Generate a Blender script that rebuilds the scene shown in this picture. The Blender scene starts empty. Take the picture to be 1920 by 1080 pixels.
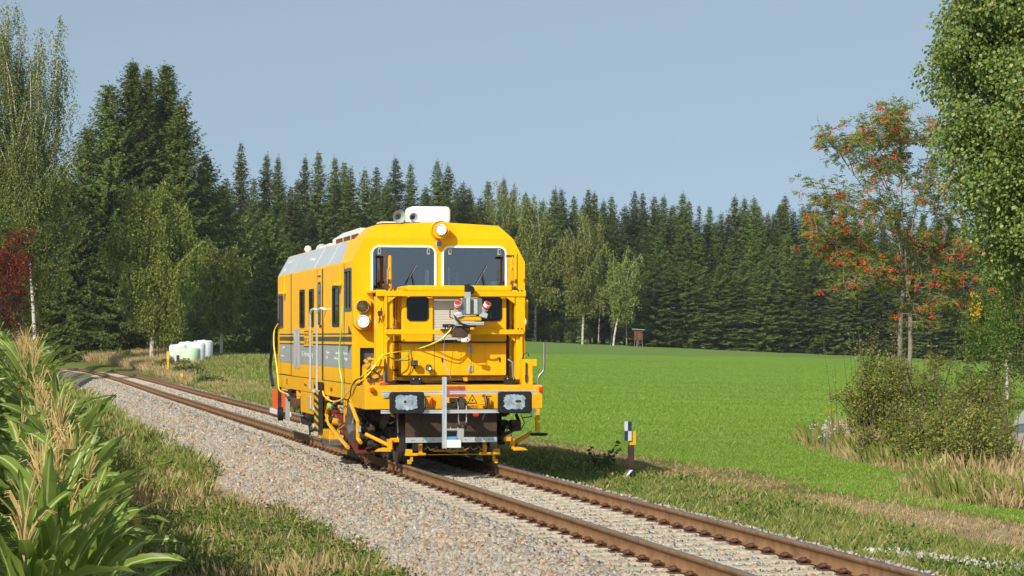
import bpy, math, random
import numpy as np
from mathutils import Vector, Matrix

SC = bpy.context.scene
COL = SC.collection
R = math.radians
F_PX, CX, HY, CAMZ = 4720.0, 960.0, 631.0, 2.083     # lens in photo pixels, optical centre column, horizon row, eye height

# ---------------------------------------------------------------- camera
cam_d = bpy.data.cameras.new('camera')
cam = bpy.data.objects.new('camera', cam_d); COL.objects.link(cam)
cam_d.sensor_width = 36.0
cam_d.lens = 36.0 * F_PX / 1920.0
cam_d.shift_y = (HY - 540.0) / 1920.0
cam_d.clip_start = 0.5; cam_d.clip_end = 6000
cam.location = (0, 0, CAMZ); cam.rotation_euler = (R(90), 0, 0)
SC.camera = cam

# ---------------------------------------------------------------- light
SUN_EL, SUN_AZ = 34.0, 30.0       # azimuth: degrees left of straight behind the camera
sd = Vector((-math.sin(R(SUN_AZ)) * math.cos(R(SUN_EL)), -math.cos(R(SUN_AZ)) * math.cos(R(SUN_EL)), math.sin(R(SUN_EL))))
w = bpy.data.worlds.new('World'); SC.world = w; w.use_nodes = True
nt = w.node_tree; nt.nodes.clear()
sky = nt.nodes.new('ShaderNodeTexSky'); sky.sky_type = 'NISHITA'; sky.sun_disc = False
sky.sun_elevation = R(SUN_EL)
sky.sun_rotation = math.atan2(sd.x, sd.y)
sky.air_density = 1.0; sky.dust_density = 1.2; sky.ozone_density = 1.0; sky.altitude = 500
bg = nt.nodes.new('ShaderNodeBackground'); bg.inputs[1].default_value = 0.164
wo = nt.nodes.new('ShaderNodeOutputWorld')
tc = nt.nodes.new('ShaderNodeTexCoord'); va = nt.nodes.new('ShaderNodeVectorMath'); va.operation = 'ADD'; va.inputs[1].default_value = (0, 0, .40)
vn = nt.nodes.new('ShaderNodeVectorMath'); vn.operation = 'NORMALIZE'      # evens out the horizon haze band
nt.links.new(tc.outputs['Generated'], va.inputs[0]); nt.links.new(va.outputs[0], vn.inputs[0]); nt.links.new(vn.outputs[0], sky.inputs['Vector'])
hsv = nt.nodes.new('ShaderNodeHueSaturation'); hsv.inputs['Saturation'].default_value = .58; nt.links.new(sky.outputs[0], hsv.inputs['Color'])
tint = nt.nodes.new('ShaderNodeMix'); tint.data_type = 'RGBA'; tint.blend_type = 'MULTIPLY'; tint.inputs[0].default_value = 1.0; tint.inputs[7].default_value = (.92, 1.04, 1.0, 1)
nt.links.new(hsv.outputs[0], tint.inputs[6]); nt.links.new(tint.outputs[2], bg.inputs[0]); nt.links.new(bg.outputs[0], wo.inputs[0])
sl = bpy.data.lights.new('sun', 'SUN'); sl.energy = 4.6; sl.angle = R(0.5); sl.color = (1.0, 0.92, 0.77)
so = bpy.data.objects.new('sun', sl); COL.objects.link(so)
so.rotation_euler = sd.to_track_quat('Z', 'Y').to_euler(); so.location = (-20, -40, 60)
SC.view_settings.view_transform = 'Standard'; SC.view_settings.look = 'None'
SC.view_settings.exposure = 0.2; SC.view_settings.gamma = 1.0
SC.cycles.max_bounces = 6; SC.cycles.diffuse_bounces = 3; SC.cycles.glossy_bounces = 3
SC.cycles.transmission_bounces = 4; SC.cycles.transparent_max_bounces = 8
SC.cycles.use_adaptive_sampling = True

# ---------------------------------------------------------------- materials
MATS = {}
def _nt(name):
    m = bpy.data.materials.new(name); m.use_nodes = True
    n = m.node_tree; b = n.nodes['Principled BSDF']
    MATS[name] = m
    return m, n, b
def ramp(n, src, stops, interp='LINEAR'):
    r = n.nodes.new('ShaderNodeValToRGB'); r.color_ramp.interpolation = interp
    e = r.color_ramp.elements
    while len(e) > 1: e.remove(e[0])
    e[0].position = stops[0][0]; e[0].color = (*stops[0][1], 1)
    for p, c in stops[1:]:
        q = e.new(p); q.color = (*c, 1)
    n.links.new(src, r.inputs[0]); return r.outputs[0]
def noise(n, scale, detail=4, rough=.55, vec=None, dist=0.0):
    t = n.nodes.new('ShaderNodeTexNoise'); t.inputs['Scale'].default_value = scale
    t.inputs['Detail'].default_value = detail; t.inputs['Roughness'].default_value = rough
    t.inputs['Distortion'].default_value = dist
    if vec is not None: n.links.new(vec, t.inputs['Vector'])
    return t.outputs['Fac']
def mixc(n, fac, a, b, mode='MIX'):
    x = n.nodes.new('ShaderNodeMix'); x.data_type = 'RGBA'; x.blend_type = mode
    for s, v in ((0, fac), (6, a), (7, b)):
        if isinstance(v, (int, float)): x.inputs[s].default_value = v
        elif isinstance(v, tuple): x.inputs[s].default_value = (*v, 1)
        else: n.links.new(v, x.inputs[s])
    return x.outputs[2]
def mth(n, op, a, b=0.0, clamp=False):
    x = n.nodes.new('ShaderNodeMath'); x.operation = op; x.use_clamp = clamp
    for s, v in ((0, a), (1, b)):
        if isinstance(v, (int, float)): x.inputs[s].default_value = v
        else: n.links.new(v, x.inputs[s])
    return x.outputs[0]
def bump(n, b, h, strength=.4, dist=.02):
    x = n.nodes.new('ShaderNodeBump'); x.inputs['Strength'].default_value = strength
    x.inputs['Distance'].default_value = dist
    n.links.new(h, x.inputs['Height']); n.links.new(x.outputs[0], b.inputs['Normal'])
def objvec(n):
    return n.nodes.new('ShaderNodeTexCoord').outputs['Object']
def geo(n, out='Position'):
    return n.nodes.new('ShaderNodeNewGeometry').outputs[out]
def paint(name, c, rough=.4, metal=0.0, var=.12, scale=2.5, spec=.5, dirt=None, dirt_amt=.35, bmp=0.0):
    """painted / metal surface with mottled tone, and optional dirt colour in patches"""
    m, n, b = _nt(name)
    v = objvec(n)
    nz = noise(n, scale, 5, .6, v)
    lo = tuple(x * (1 - var) for x in c); hi = tuple(min(1, x * (1 + var)) for x in c)
    col = ramp(n, nz, [(.3, lo), (.7, hi)])
    if dirt:
        nd = noise(n, scale * 1.7, 8, .7, v, .4)
        f = ramp(n, nd, [(.5, (0, 0, 0)), (.72, (dirt_amt,) * 3)])
        col = mixc(n, f, col, dirt)
    n.links.new(col, b.inputs['Base Color'])
    b.inputs['Roughness'].default_value = rough; b.inputs['Metallic'].default_value = metal
    b.inputs['Specular IOR Level'].default_value = spec
    if bmp: bump(n, b, noise(n, scale * 12, 4, .6, v), bmp, .01)
    return m
def leafmat(name, stops, rough=.55, trans=.25, spec=.3, objvar=.25):
    """foliage: colour per leaf from a ramp, tone per plant, some light through the leaf"""
    m, n, b = _nt(name)
    rnd = geo(n, 'Random Per Island')
    col = ramp(n, rnd, stops)
    oi = n.nodes.new('ShaderNodeObjectInfo').outputs['Random']
    k = mth(n, 'ADD', mth(n, 'MULTIPLY', oi, objvar), 1 - objvar / 2)
    hs = n.nodes.new('ShaderNodeHueSaturation'); n.links.new(col, hs.inputs['Color']); n.links.new(k, hs.inputs['Value'])
    h2 = mth(n, 'ADD', mth(n, 'MULTIPLY', oi, .02), .487); n.links.new(h2, hs.inputs['Hue'])
    n.links.new(hs.outputs[0], b.inputs['Base Color'])
    b.inputs['Roughness'].default_value = rough; b.inputs['Specular IOR Level'].default_value = spec
    tr = n.nodes.new('ShaderNodeBsdfTranslucent'); n.links.new(hs.outputs[0], tr.inputs[0])
    mx = n.nodes.new('ShaderNodeMixShader'); mx.inputs[0].default_value = trans
    o = n.nodes['Material Output']
    n.links.new(b.outputs[0], mx.inputs[1]); n.links.new(tr.outputs[0], mx.inputs[2]); n.links.new(mx.outputs[0], o.inputs[0])
    return m

YEL = (0.90, 0.455, 0.002)
paint('yellow', YEL, .42, 0, .035, 1.2, .16, (0.55, 0.23, 0.01), .16)
_m = MATS['yellow']; _n = _m.node_tree; _b = _n.nodes['Principled BSDF']
_src = _b.inputs['Base Color'].links[0].from_socket
_mp = _n.nodes.new('ShaderNodeMapping'); _mp.inputs['Scale'].default_value = (7, 7, .5); _n.links.new(objvec(_n), _mp.inputs[0])
_st = ramp(_n, noise(_n, 1.6, 6, .65, _mp.outputs[0]), [(.48, (0, 0, 0)), (.80, (.42, .42, .42))])      # rain streaks down the panels
_sx = _n.nodes.new('ShaderNodeSeparateXYZ'); _n.links.new(objvec(_n), _sx.inputs[0])
_lo = ramp(_n, mth(_n, 'DIVIDE', _sx.outputs[2], 4.2), [(.22, (.38, .38, .38)), (.40, (.06, .06, .06)), (.8, (0, 0, 0))])  # brake dust thrown up from below
_gr = mth(_n, 'MULTIPLY', _lo, noise(_n, 3.0, 7, .7, objvec(_n)))
_c = mixc(_n, _st, _src, (.62, .27, .01)); _c = mixc(_n, _gr, _c, (.20, .12, .06)); _n.links.new(_c, _b.inputs['Base Color'])
paint('yellow_worn', (.80, .38, .006), .42, 0, .12, 6, .4, (0.16, 0.10, 0.05), .7, .1)
paint('grey_band', (.33, .345, .34), .4, 0, .05, 2)
paint('roof_grey', (.44, .475, .51), .35, 0, .06, 2)
paint('window_frame', (.10, .10, .10), .4, .3, .1, 6)
paint('olive_stripe', (.055, .05, .03), .4)
paint('black', (.018, .018, .02), .5, 0, .3, 8, .4, (.10, .085, .07), .4)
paint('rubber', (.012, .012, .013), .62, 0, .3, 12, .3, (.06, .055, .05), .4)
paint('grime', (.045, .035, .028), .7, .1, .5, 9, .3, (.15, .11, .07), .6, .4)
paint('brown_plate', (.060, .036, .022), .5, 0, .25, 3, .4, (.20, .12, .06), .5)
paint('dark_red', (.16, .03, .02), .5, 0, .2, 5)
paint('white', (.80, .80, .79), .35, 0, .04, 2)
paint('white_plastic', (.78, .78, .76), .3, 0, .03, 3)
paint('aluminium', (.68, .70, .73), .38, .55, .08, 20)
paint('chrome', (.62, .63, .64), .22, .9, .05, 8)
paint('steel', (.30, .29, .28), .4, .8, .2, 10)
paint('cream_shutter', (.52, .50, .44), .45, 0, .05, 3)
paint('red', (.62, .03, .015), .4, 0, .1, 4)
paint('sign_red', (.36, .075, .04), .45, 0, .1, 20)
paint('orange', (.90, .12, .015), .45, 0, .08, 4)
paint('amber', (.85, .26, .03), .2, 0, .1, 4)
paint('blue', (.08, .30, .65), .4, 0, .1, 4)
paint('hose_black', (.02, .02, .02), .45)
paint('cable_green', (.30, .55, .12), .4)
paint('cable_yellow', (.85, .66, .06), .4)
paint('white_text', (.74, .75, .74), .5)
paint('black_text', (.02, .018, .012), .5)
paint('seat_cloth', (.04, .05, .07), .8)
paint('skin', (.52, .30, .21), .5)
paint('hivis', (.85, .13, .03), .6)
paint('dark_interior', (.07, .08, .09), .7)
paint('pale_stone', (.45, .42, .36), .9, 0, .25, 20, .1)
paint('concrete', (.50, .44, .345), .85, 0, .28, 9, .2, (.22, .17, .12), .6, .5)
paint('rail_head', (.27, .25, .24), .36, .8, .18, 6)
paint('rust', (.20, .085, .032), .8, 0, .35, 22, .2, (.09, .045, .025), .6, .5)
paint('rust_clip', (.115, .055, .035), .8, 0, .5, 30, .2, (.05, .03, .025), .6, .4)
paint('wood_dark', (.055, .034, .028), .8, 0, .4, 6, .2, (.03, .02, .018), .6, .3)
paint('wood_hut', (.13, .062, .034), .85, 0, .4, 4, .2, (.07, .05, .04), .5, .2)
paint('zinc', (.42, .44, .43), .5, .3, .1, 4)
paint('mark_yellow', (.72, .40, .005), .5, 0, .15, 12, .4, (.2, .13, .03), .5)
paint('mark_white', (.50, .56, .66), .45, 0, .06, 10)
paint('mark_black', (.02, .025, .045), .45, 0, .2, 10)
paint('wrap_white', (.80, .81, .83), .28, 0, .04, 3, .5, (.5, .5, .5), .3, .25)
paint('wrap_green', (.52, .72, .46), .3, 0, .06, 3, .5, (.45, .65, .42), .3, .25)
paint('bark_brown', (.10, .075, .055), .9, 0, .4, 7, .1, (.04, .03, .022), .6, .4)
paint('bark_grey', (.22, .20, .155), .85, 0, .35, 8, .1, (.09, .085, .06), .6, .4)
paint('grease', (.30, .37, .45), .3, 0, .45, 9, .5, (.08, .09, .10), .8, .5)
# white birch bark with dark cross marks
m, n, b = _nt('bark_birch')
mp = n.nodes.new('ShaderNodeMapping'); mp.inputs['Scale'].default_value = (1.2, 1.2, 5)
n.links.new(objvec(n), mp.inputs[0])
nb = noise(n, 1.4, 6, .7, mp.outputs[0])
n.links.new(ramp(n, nb, [(.42, (.52, .50, .45)), (.56, (.42, .39, .35)), (.60, (.05, .045, .04))]), b.inputs['Base Color'])
b.inputs['Roughness'].default_value = .8
# window glass: tinted see-through pane with a mirror coat
def glassmat(name, tint, refl=1.0):
    m, n, b = _nt(name)
    n.nodes.remove(b)
    tr = n.nodes.new('ShaderNodeBsdfTransparent'); tr.inputs[0].default_value = (*tint, 1)
    gl = n.nodes.new('ShaderNodeBsdfGlossy'); gl.inputs['Roughness'].default_value = .02
    fr = n.nodes.new('ShaderNodeFresnel'); fr.inputs[0].default_value = 1.55
    f = mth(n, 'MULTIPLY', fr.outputs[0], refl, True)
    mx = n.nodes.new('ShaderNodeMixShader'); n.links.new(f, mx.inputs[0])
    n.links.new(tr.outputs[0], mx.inputs[1]); n.links.new(gl.outputs[0], mx.inputs[2])
    n.links.new(mx.outputs[0], n.nodes['Material Output'].inputs[0]); return m
glassmat('glass', (.72, .78, .82), 3.0)
glassmat('glass_dark', (.16, .14, .11), .7)
glassmat('lens', (.85, .88, .9), 1.5)
def emit(name, c, s):
    m, n, b = _nt(name)
    b.inputs['Base Color'].default_value = (*c, 1)
    b.inputs['Emission Color'].default_value = (*c, 1); b.inputs['Emission Strength'].default_value = s
emit('led_on', (1, .97, .9), 1.6)

leafmat('needles', [(0, (.036, .060, .013)), (.45, (.070, .105, .020)), (.8, (.115, .150, .030)), (1, (.18, .175, .045))], .6, .2, .15, .75)
leafmat('needles_brown', [(0, (.05, .035, .014)), (1, (.11, .065, .03))], .7, .1, .2, .3)
leafmat('birch_leaf', [(0, (.12, .16, .026)), (.6, (.18, .22, .038)), (.93, (.25, .27, .055)), (.98, (.30, .25, .03)), (1, (.34, .26, .03))], .5, .3, .3, .3)
leafmat('dark_birch_leaf', [(0, (.095, .13, .026)), (.6, (.155, .19, .04)), (.95, (.22, .24, .055)), (1, (.28, .24, .04))], .5, .3, .3, .2)  # darker green leaves of the dense tall birch crown
leafmat('dark_leaf', [(0, (.045, .085, .014)), (.6, (.085, .145, .026)), (.93, (.14, .19, .036)), (1, (.22, .18, .03))], .5, .25, .35, .3)
leafmat('bright_leaf', [(0, (.05, .10, .014)), (.7, (.10, .165, .022)), (1, (.22, .24, .03))], .5, .3, .3, .3)
leafmat('olive_leaf', [(0, (.08, .095, .018)), (.6, (.14, .16, .03)), (.9, (.23, .20, .04)), (1, (.32, .20, .04))], .6, .25, .2, .3)
leafmat('linden_leaf', [(0, (.10, .155, .028)), (.6, (.175, .245, .048)), (.9, (.27, .33, .07)), (.975, (.36, .38, .11)), (1, (.42, .32, .08))], .42, .38, .45, .1)
leafmat('rowan_leaf', [(0, (.15, .22, .045)), (.75, (.25, .33, .075)), (.93, (.36, .34, .08)), (1, (.42, .24, .06))], .5, .45, .3, .1)
leafmat('red_leaf', [(0, (.08, .02, .01)), (.5, (.19, .03, .014)), (.80, (.36, .06, .02)), (1, (.10, .12, .02))], .5, .3, .3, .1)
leafmat('rowan_berry', [(0, (.85, .045, .02)), (.6, (.95, .09, .03)), (1, (.95, .20, .03))], .35, .1, .5, .1)
leafmat('shrub_leaf', [(0, (.15, .20, .04)), (.6, (.27, .32, .065)), (.88, (.38, .37, .09)), (1, (.44, .30, .07))], .5, .45, .3, .3)
leafmat('weed_leaf', [(0, (.08, .14, .02)), (.6, (.14, .22, .035)), (1, (.25, .30, .06))], .5, .35, .3, .2)
leafmat('yellow_leaf', [(0, (.50, .34, .02)), (1, (.75, .50, .03))], .5, .3, .3, .1)
leafmat('maize_leaf', [(0, (.15, .23, .035)), (.5, (.22, .31, .055)), (.85, (.31, .39, .09)), (1, (.42, .40, .14))], .42, .48, .35, .25)
leafmat('maize_rib', [(0, (.30, .42, .12)), (1, (.46, .52, .22))], .4, .2, .5, .2)
leafmat('maize_stalk', [(0, (.22, .27, .03)), (1, (.34, .36, .05))], .45, .1, .4, .3)
leafmat('maize_tassel', [(0, (.48, .34, .13)), (.6, (.66, .50, .22)), (1, (.72, .60, .30))], .7, .25, .2, .25)
leafmat('grass_blade', [(0, (.11, .16, .026)), (.45, (.19, .245, .045)), (.75, (.29, .29, .08)), (1, (.48, .40, .20))], .55, .3, .3, .1)
leafmat('field_blade', [(0, (.15, .27, .03)), (.6, (.22, .36, .05)), (1, (.33, .45, .09))], .5, .35, .3, .1)
leafmat('dry_blade', [(0, (.36, .26, .12)), (.55, (.50, .38, .19)), (.80, (.60, .48, .28)), (.9, (.26, .28, .07)), (1, (.20, .24, .05))], .7, .3, .2, .1)
leafmat('petal', [(0, (.6, .55, .6)), (1, (.8, .75, .75))], .6, .3, .2, .1)

# ---------------------------------------------------------------- mesh helpers
class MB:
    """collects vertices and faces in numpy chunks; build() links ONE object"""
    def __init__(s): s.v = []; s.f = []; s.n = 0; s.mi = []; s.cur = 0
    def add(s, V, Fc, mi=None):
        V = np.asarray(V, float).reshape(-1, 3)
        for f in Fc: s.f.append([int(i) + s.n for i in f]); s.mi.append(s.cur if mi is None else mi)
        s.v.append(V); s.n += len(V)
    def box(s, c, d, rot=None, mi=None):
        x, y, z = [a / 2 for a in d]
        V = np.array([(-x, -y, -z), (x, -y, -z), (x, y, -z), (-x, y, -z), (-x, -y, z), (x, -y, z), (x, y, z), (-x, y, z)])
        if rot is not None:
            if isinstance(rot, (int, float)): rot = Matrix.Rotation(rot, 3, 'Z')
            V = V @ np.array(rot).T
        s.add(V + np.array(c), [(0, 3, 2, 1), (4, 5, 6, 7), (0, 1, 5, 4), (1, 2, 6, 5), (2, 3, 7, 6), (3, 0, 4, 7)], mi)
        return s
    def bb(s, x0, x1, y0, y1, z0, z1, mi=None):
        return s.box(((x0 + x1) / 2, (y0 + y1) / 2, (z0 + z1) / 2), (abs(x1 - x0), abs(y1 - y0), abs(z1 - z0)), None, mi)
    def tube(s, P, r, n=8, cap=True, mi=None):
        P = [Vector(p) for p in P]; rs = r if isinstance(r, (list, tuple, np.ndarray)) else [r] * len(P)
        V = []; up = Vector((0, 0, 1)); prev = None
        for i, p in enumerate(P):
            t = (P[min(i + 1, len(P) - 1)] - P[max(i - 1, 0)])
            if t.length < 1e-9: t = Vector((0, 0, 1))
            t.normalize()
            if prev is None:
                a = up if abs(t.dot(up)) < .9 else Vector((1, 0, 0))
                u = t.cross(a).normalized()
            else:
                u = prev - t * prev.dot(t)
                u = u.normalized() if u.length > 1e-6 else t.orthogonal().normalized()
            prev = u; v = t.cross(u)
            for k in range(n):
                a = 2 * math.pi * k / n
                V.append(p + (u * math.cos(a) + v * math.sin(a)) * rs[i])
        Fc = []
        for i in range(len(P) - 1):
            for k in range(n):
                a, b2 = i * n + k, i * n + (k + 1) % n
                Fc.append((a, b2, b2 + n, a + n))
        if cap: Fc.append(tuple(range(n))[::-1]); Fc.append(tuple((len(P) - 1) * n + k for k in range(n)))
        s.add([tuple(q) for q in V], Fc, mi); return s
    def cyl(s, a, b2, r, n=20, mi=None): return s.tube([a, b2], r, n, True, mi)
    def prism(s, pts, axis, a, b2, mi=None):
        """polygon pts in the plane across axis ('x','y','z'), extruded a..b2"""
        N = len(pts)
        def P(p, t):
            return {'x': (t, p[0], p[1]), 'y': (p[0], t, p[1]), 'z': (p[0], p[1], t)}[axis]
        V = [P(p, a) for p in pts] + [P(p, b2) for p in pts]
        Fc = [tuple(range(N))[::-1], tuple(range(N, 2 * N))] + [(i, (i + 1) % N, (i + 1) % N + N, i + N) for i in range(N)]
        s.add(V, Fc, mi); return s
    def sphere(s, c, r, nu=14, nv=8, sc=(1, 1, 1), mi=None):
        V = []; Fc = []
        for j in range(nv + 1):
            ph = math.pi * j / nv
            for i in range(nu):
                th = 2 * math.pi * i / nu
                V.append((c[0] + r * sc[0] * math.sin(ph) * math.cos(th), c[1] + r * sc[1] * math.sin(ph) * math.sin(th), c[2] + r * sc[2] * math.cos(ph)))
        for j in range(nv):
            for i in range(nu):
                a, b2 = j * nu + i, j * nu + (i + 1) % nu
                Fc.append((a, a + nu, b2 + nu, b2))
        s.add(V, Fc, mi); return s
    def lathe(s, prof, c, d, n=24, mi=None):
        """profile [(t along direction d, radius)] round the axis through c"""
        d = Vector(d).normalized(); u = d.orthogonal().normalized(); v = d.cross(u); c = Vector(c)
        V = []; Fc = []
        for t, r in prof:
            for k in range(n):
                a = 2 * math.pi * k / n
                V.append(tuple(c + d * t + (u * math.cos(a) + v * math.sin(a)) * r))
        for i in range(len(prof) - 1):
            for k in range(n):
                a, b2 = i * n + k, i * n + (k + 1) % n
                Fc.append((a, b2, b2 + n, a + n))
        s.add(V, Fc, mi); return s
    def build(s, name, mats, parent=None, smooth=False, bevel=0.0, loc=None, rot=None):
        me = bpy.data.meshes.new(name)
        V = np.concatenate(s.v) if s.v else np.zeros((0, 3))
        me.from_pydata(V.tolist(), [], s.f)
        if isinstance(mats, str): mats = [mats]
        for m_ in mats: me.materials.append(MATS[m_])
        if len(mats) > 1: me.polygons.foreach_set('material_index', s.mi)
        if smooth: me.polygons.foreach_set('use_smooth', [True] * len(me.polygons))
        me.update()
        o = bpy.data.objects.new(name, me); COL.objects.link(o)
        if parent: o.parent = parent
        if loc is not None: o.location = loc
        if rot is not None: o.rotation_euler = rot
        if smooth and len(me.polygons) < 20000:
            try: me.set_sharp_from_angle(angle=R(38))
            except Exception: pass
        if bevel:
            bv = o.modifiers.new('bevel', 'BEVEL'); bv.width = bevel; bv.segments = 2; bv.limit_method = 'ANGLE'; bv.angle_limit = R(40)
        return o
def npmesh(name, V, loops, counts, mats, mi=None, parent=None, smooth=False):
    """fast mesh from flat numpy arrays (vertices, loop vertex indices, corners per face)"""
    me = bpy.data.meshes.new(name)
    V = np.ascontiguousarray(V, np.float32); loops = np.ascontiguousarray(loops, np.int32); counts = np.ascontiguousarray(counts, np.int32)
    me.vertices.add(len(V)); me.vertices.foreach_set('co', V.ravel())
    me.loops.add(len(loops)); me.loops.foreach_set('vertex_index', loops)
    me.polygons.add(len(counts))
    me.polygons.foreach_set('loop_start', np.concatenate([[0], np.cumsum(counts)[:-1]]).astype(np.int32))
    me.polygons.foreach_set('loop_total', counts)
    if isinstance(mats, str): mats = [mats]
    for m_ in mats: me.materials.append(MATS[m_])
    if mi is not None: me.polygons.foreach_set('material_index', np.ascontiguousarray(mi, np.int32))
    if smooth: me.polygons.foreach_set('use_smooth', np.ones(len(counts), bool))
    me.update(calc_edges=True)
    o = bpy.data.objects.new(name, me); COL.objects.link(o)
    if parent: o.parent = parent
    return o
def tag(o, label=None, cat=None, group=None, kind=None):
    if label: o['label'] = label
    if cat: o['category'] = cat
    if group: o['group'] = group
    if kind: o['kind'] = kind
    return o
def thing(name, label, cat, loc=(0, 0, 0), rz=0.0, group=None):
    o = bpy.data.objects.new(name, None); COL.objects.link(o); o.empty_display_size = .2
    o.location = loc; o.rotation_euler = (0, 0, rz)
    return tag(o, label, cat, group)
def dup(root, loc, rz=None, scale=None, label=None, group=None, rot=None):
    r = root.copy(); COL.objects.link(r); r.location = loc
    if rz is not None: r.rotation_euler = (0, 0, rz)
    if rot is not None: r.rotation_euler = rot
    if scale is not None: r.scale = scale if isinstance(scale, (tuple, list)) else (scale,) * 3
    if label: r['label'] = label
    if group: r['group'] = group
    for ch in root.children:
        c = ch.copy(); COL.objects.link(c); c.parent = r
        for g in ch.children:
            d = g.copy(); COL.objects.link(d); d.parent = c
    return r
def smooth01(t): t = np.clip(t, 0, 1); return t * t * (3 - 2 * t)
def wx(px, D): return (px - CX) / F_PX * D            # sideways metres of a photo column at distance D
def wz(py, D): return CAMZ - (py - HY) / F_PX * D     # height of a photo row at distance D
ORD = ['first', 'second', 'third', 'fourth', 'fifth', 'sixth', 'seventh', 'eighth', 'ninth', 'tenth', 'eleventh', 'twelfth', 'thirteenth', 'fourteenth', 'fifteenth', 'sixteenth', 'seventeenth', 'eighteenth', 'nineteenth', 'twentieth']

# ================================================================ THE LAND
TY = np.array([-5, 5, 22, 41, 58.7, 72.5, 95, 120, 143, 159, 172, 185, 200, 225, 260, 330])
TX = np.array([8.35, 6.32, 2.87, -.99, -4.68, -7.60, -12.36, -17.52, -22.45, -25.95, -29.1, -32.6, -37.2, -46, -60, -92])
def _spl():
    yy = np.linspace(-5, 330, 1341); xx = np.interp(yy, TY, TX)
    k = np.hanning(61); k /= k.sum()
    pad = np.concatenate([xx[0] + (np.arange(-30, 0)) * (xx[1] - xx[0]), xx, xx[-1] + np.arange(1, 31) * (xx[-1] - xx[-2])])
    return yy, np.convolve(pad, k, 'valid')
_SY, _SX = _spl()
def xc(y): return np.interp(y, _SY, _SX)
def sl_(y): return (xc(np.asarray(y) + .5) - xc(np.asarray(y) - .5))
def zt(y): return -0.30 * (np.maximum(np.asarray(y, float) - 150, 0) / 50) ** 2 * (np.asarray(y) < 260) - 1.45 * (np.asarray(y) >= 260)
def off(x, y): return (x - xc(y)) / np.sqrt(1 + sl_(y) ** 2)
def vnoise(x, y, s, seed=0):
    """cheap smooth value noise"""
    x = np.asarray(x, float) / s; y = np.asarray(y, float) / s
    xi = np.floor(x).astype(np.int64); yi = np.floor(y).astype(np.int64); fx = smooth01(x - xi); fy = smooth01(y - yi)
    def h(a, b2):
        k = (a * 374761393 + b2 * 668265263 + seed * 1274126177) & 0xffffffff
        k = ((k ^ (k >> 13)) * 1274126177) & 0xffffffff
        return ((k ^ (k >> 16)) & 0xffff) / 65535.0
    return (h(xi, yi) * (1 - fx) + h(xi + 1, yi) * fx) * (1 - fy) + (h(xi, yi + 1) * (1 - fx) + h(xi + 1, yi + 1) * fx) * fy
def ground_z(x, y):
    x = np.asarray(x, float); y = np.asarray(y, float)
    d = off(x, y); z0 = zt(y) * np.exp(-np.maximum(np.abs(d) - 3, 0) / 6)
    left = -.9 + .45 * smooth01((-d - 4.5) / 4) + z0
    yy = np.maximum(y, 5); px = CX + F_PX * x / yy
    py = np.where(px < 985, 640, 640 + (px - 985) * .0425)
    zf = CAMZ - (np.clip(py, 640, 682) - HY) * .0715
    b = smooth01((y - 85) / 245)
    a = smooth01((y - 108) / 55) * smooth01((d - 2.2) / 8) * (1 - smooth01((d - 14) / 22))
    zr = -.45 + z0 + (zf + .45) * b
    zr = zr + np.maximum(.60 + .45 - np.maximum(zf + .45, 0) * b, 0) * a
    t = smooth01((d + 1.5) / 2.6)
    z = left * (1 - t) + zr * t
    z = z + (vnoise(x, y, 2.3, 3) - .5) * .12 * (np.abs(d) > 3) + (vnoise(x, y, .7, 5) - .5) * .04 * (np.abs(d) > 2.4)
    z = z + (vnoise(x, y, 14, 9) - .5) * .25 * smooth01((y - 40) / 60) * (np.abs(d) > 5)
    return z
def gz(x, y): return float(ground_z(np.array([x]), np.array([y]))[0])

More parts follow.
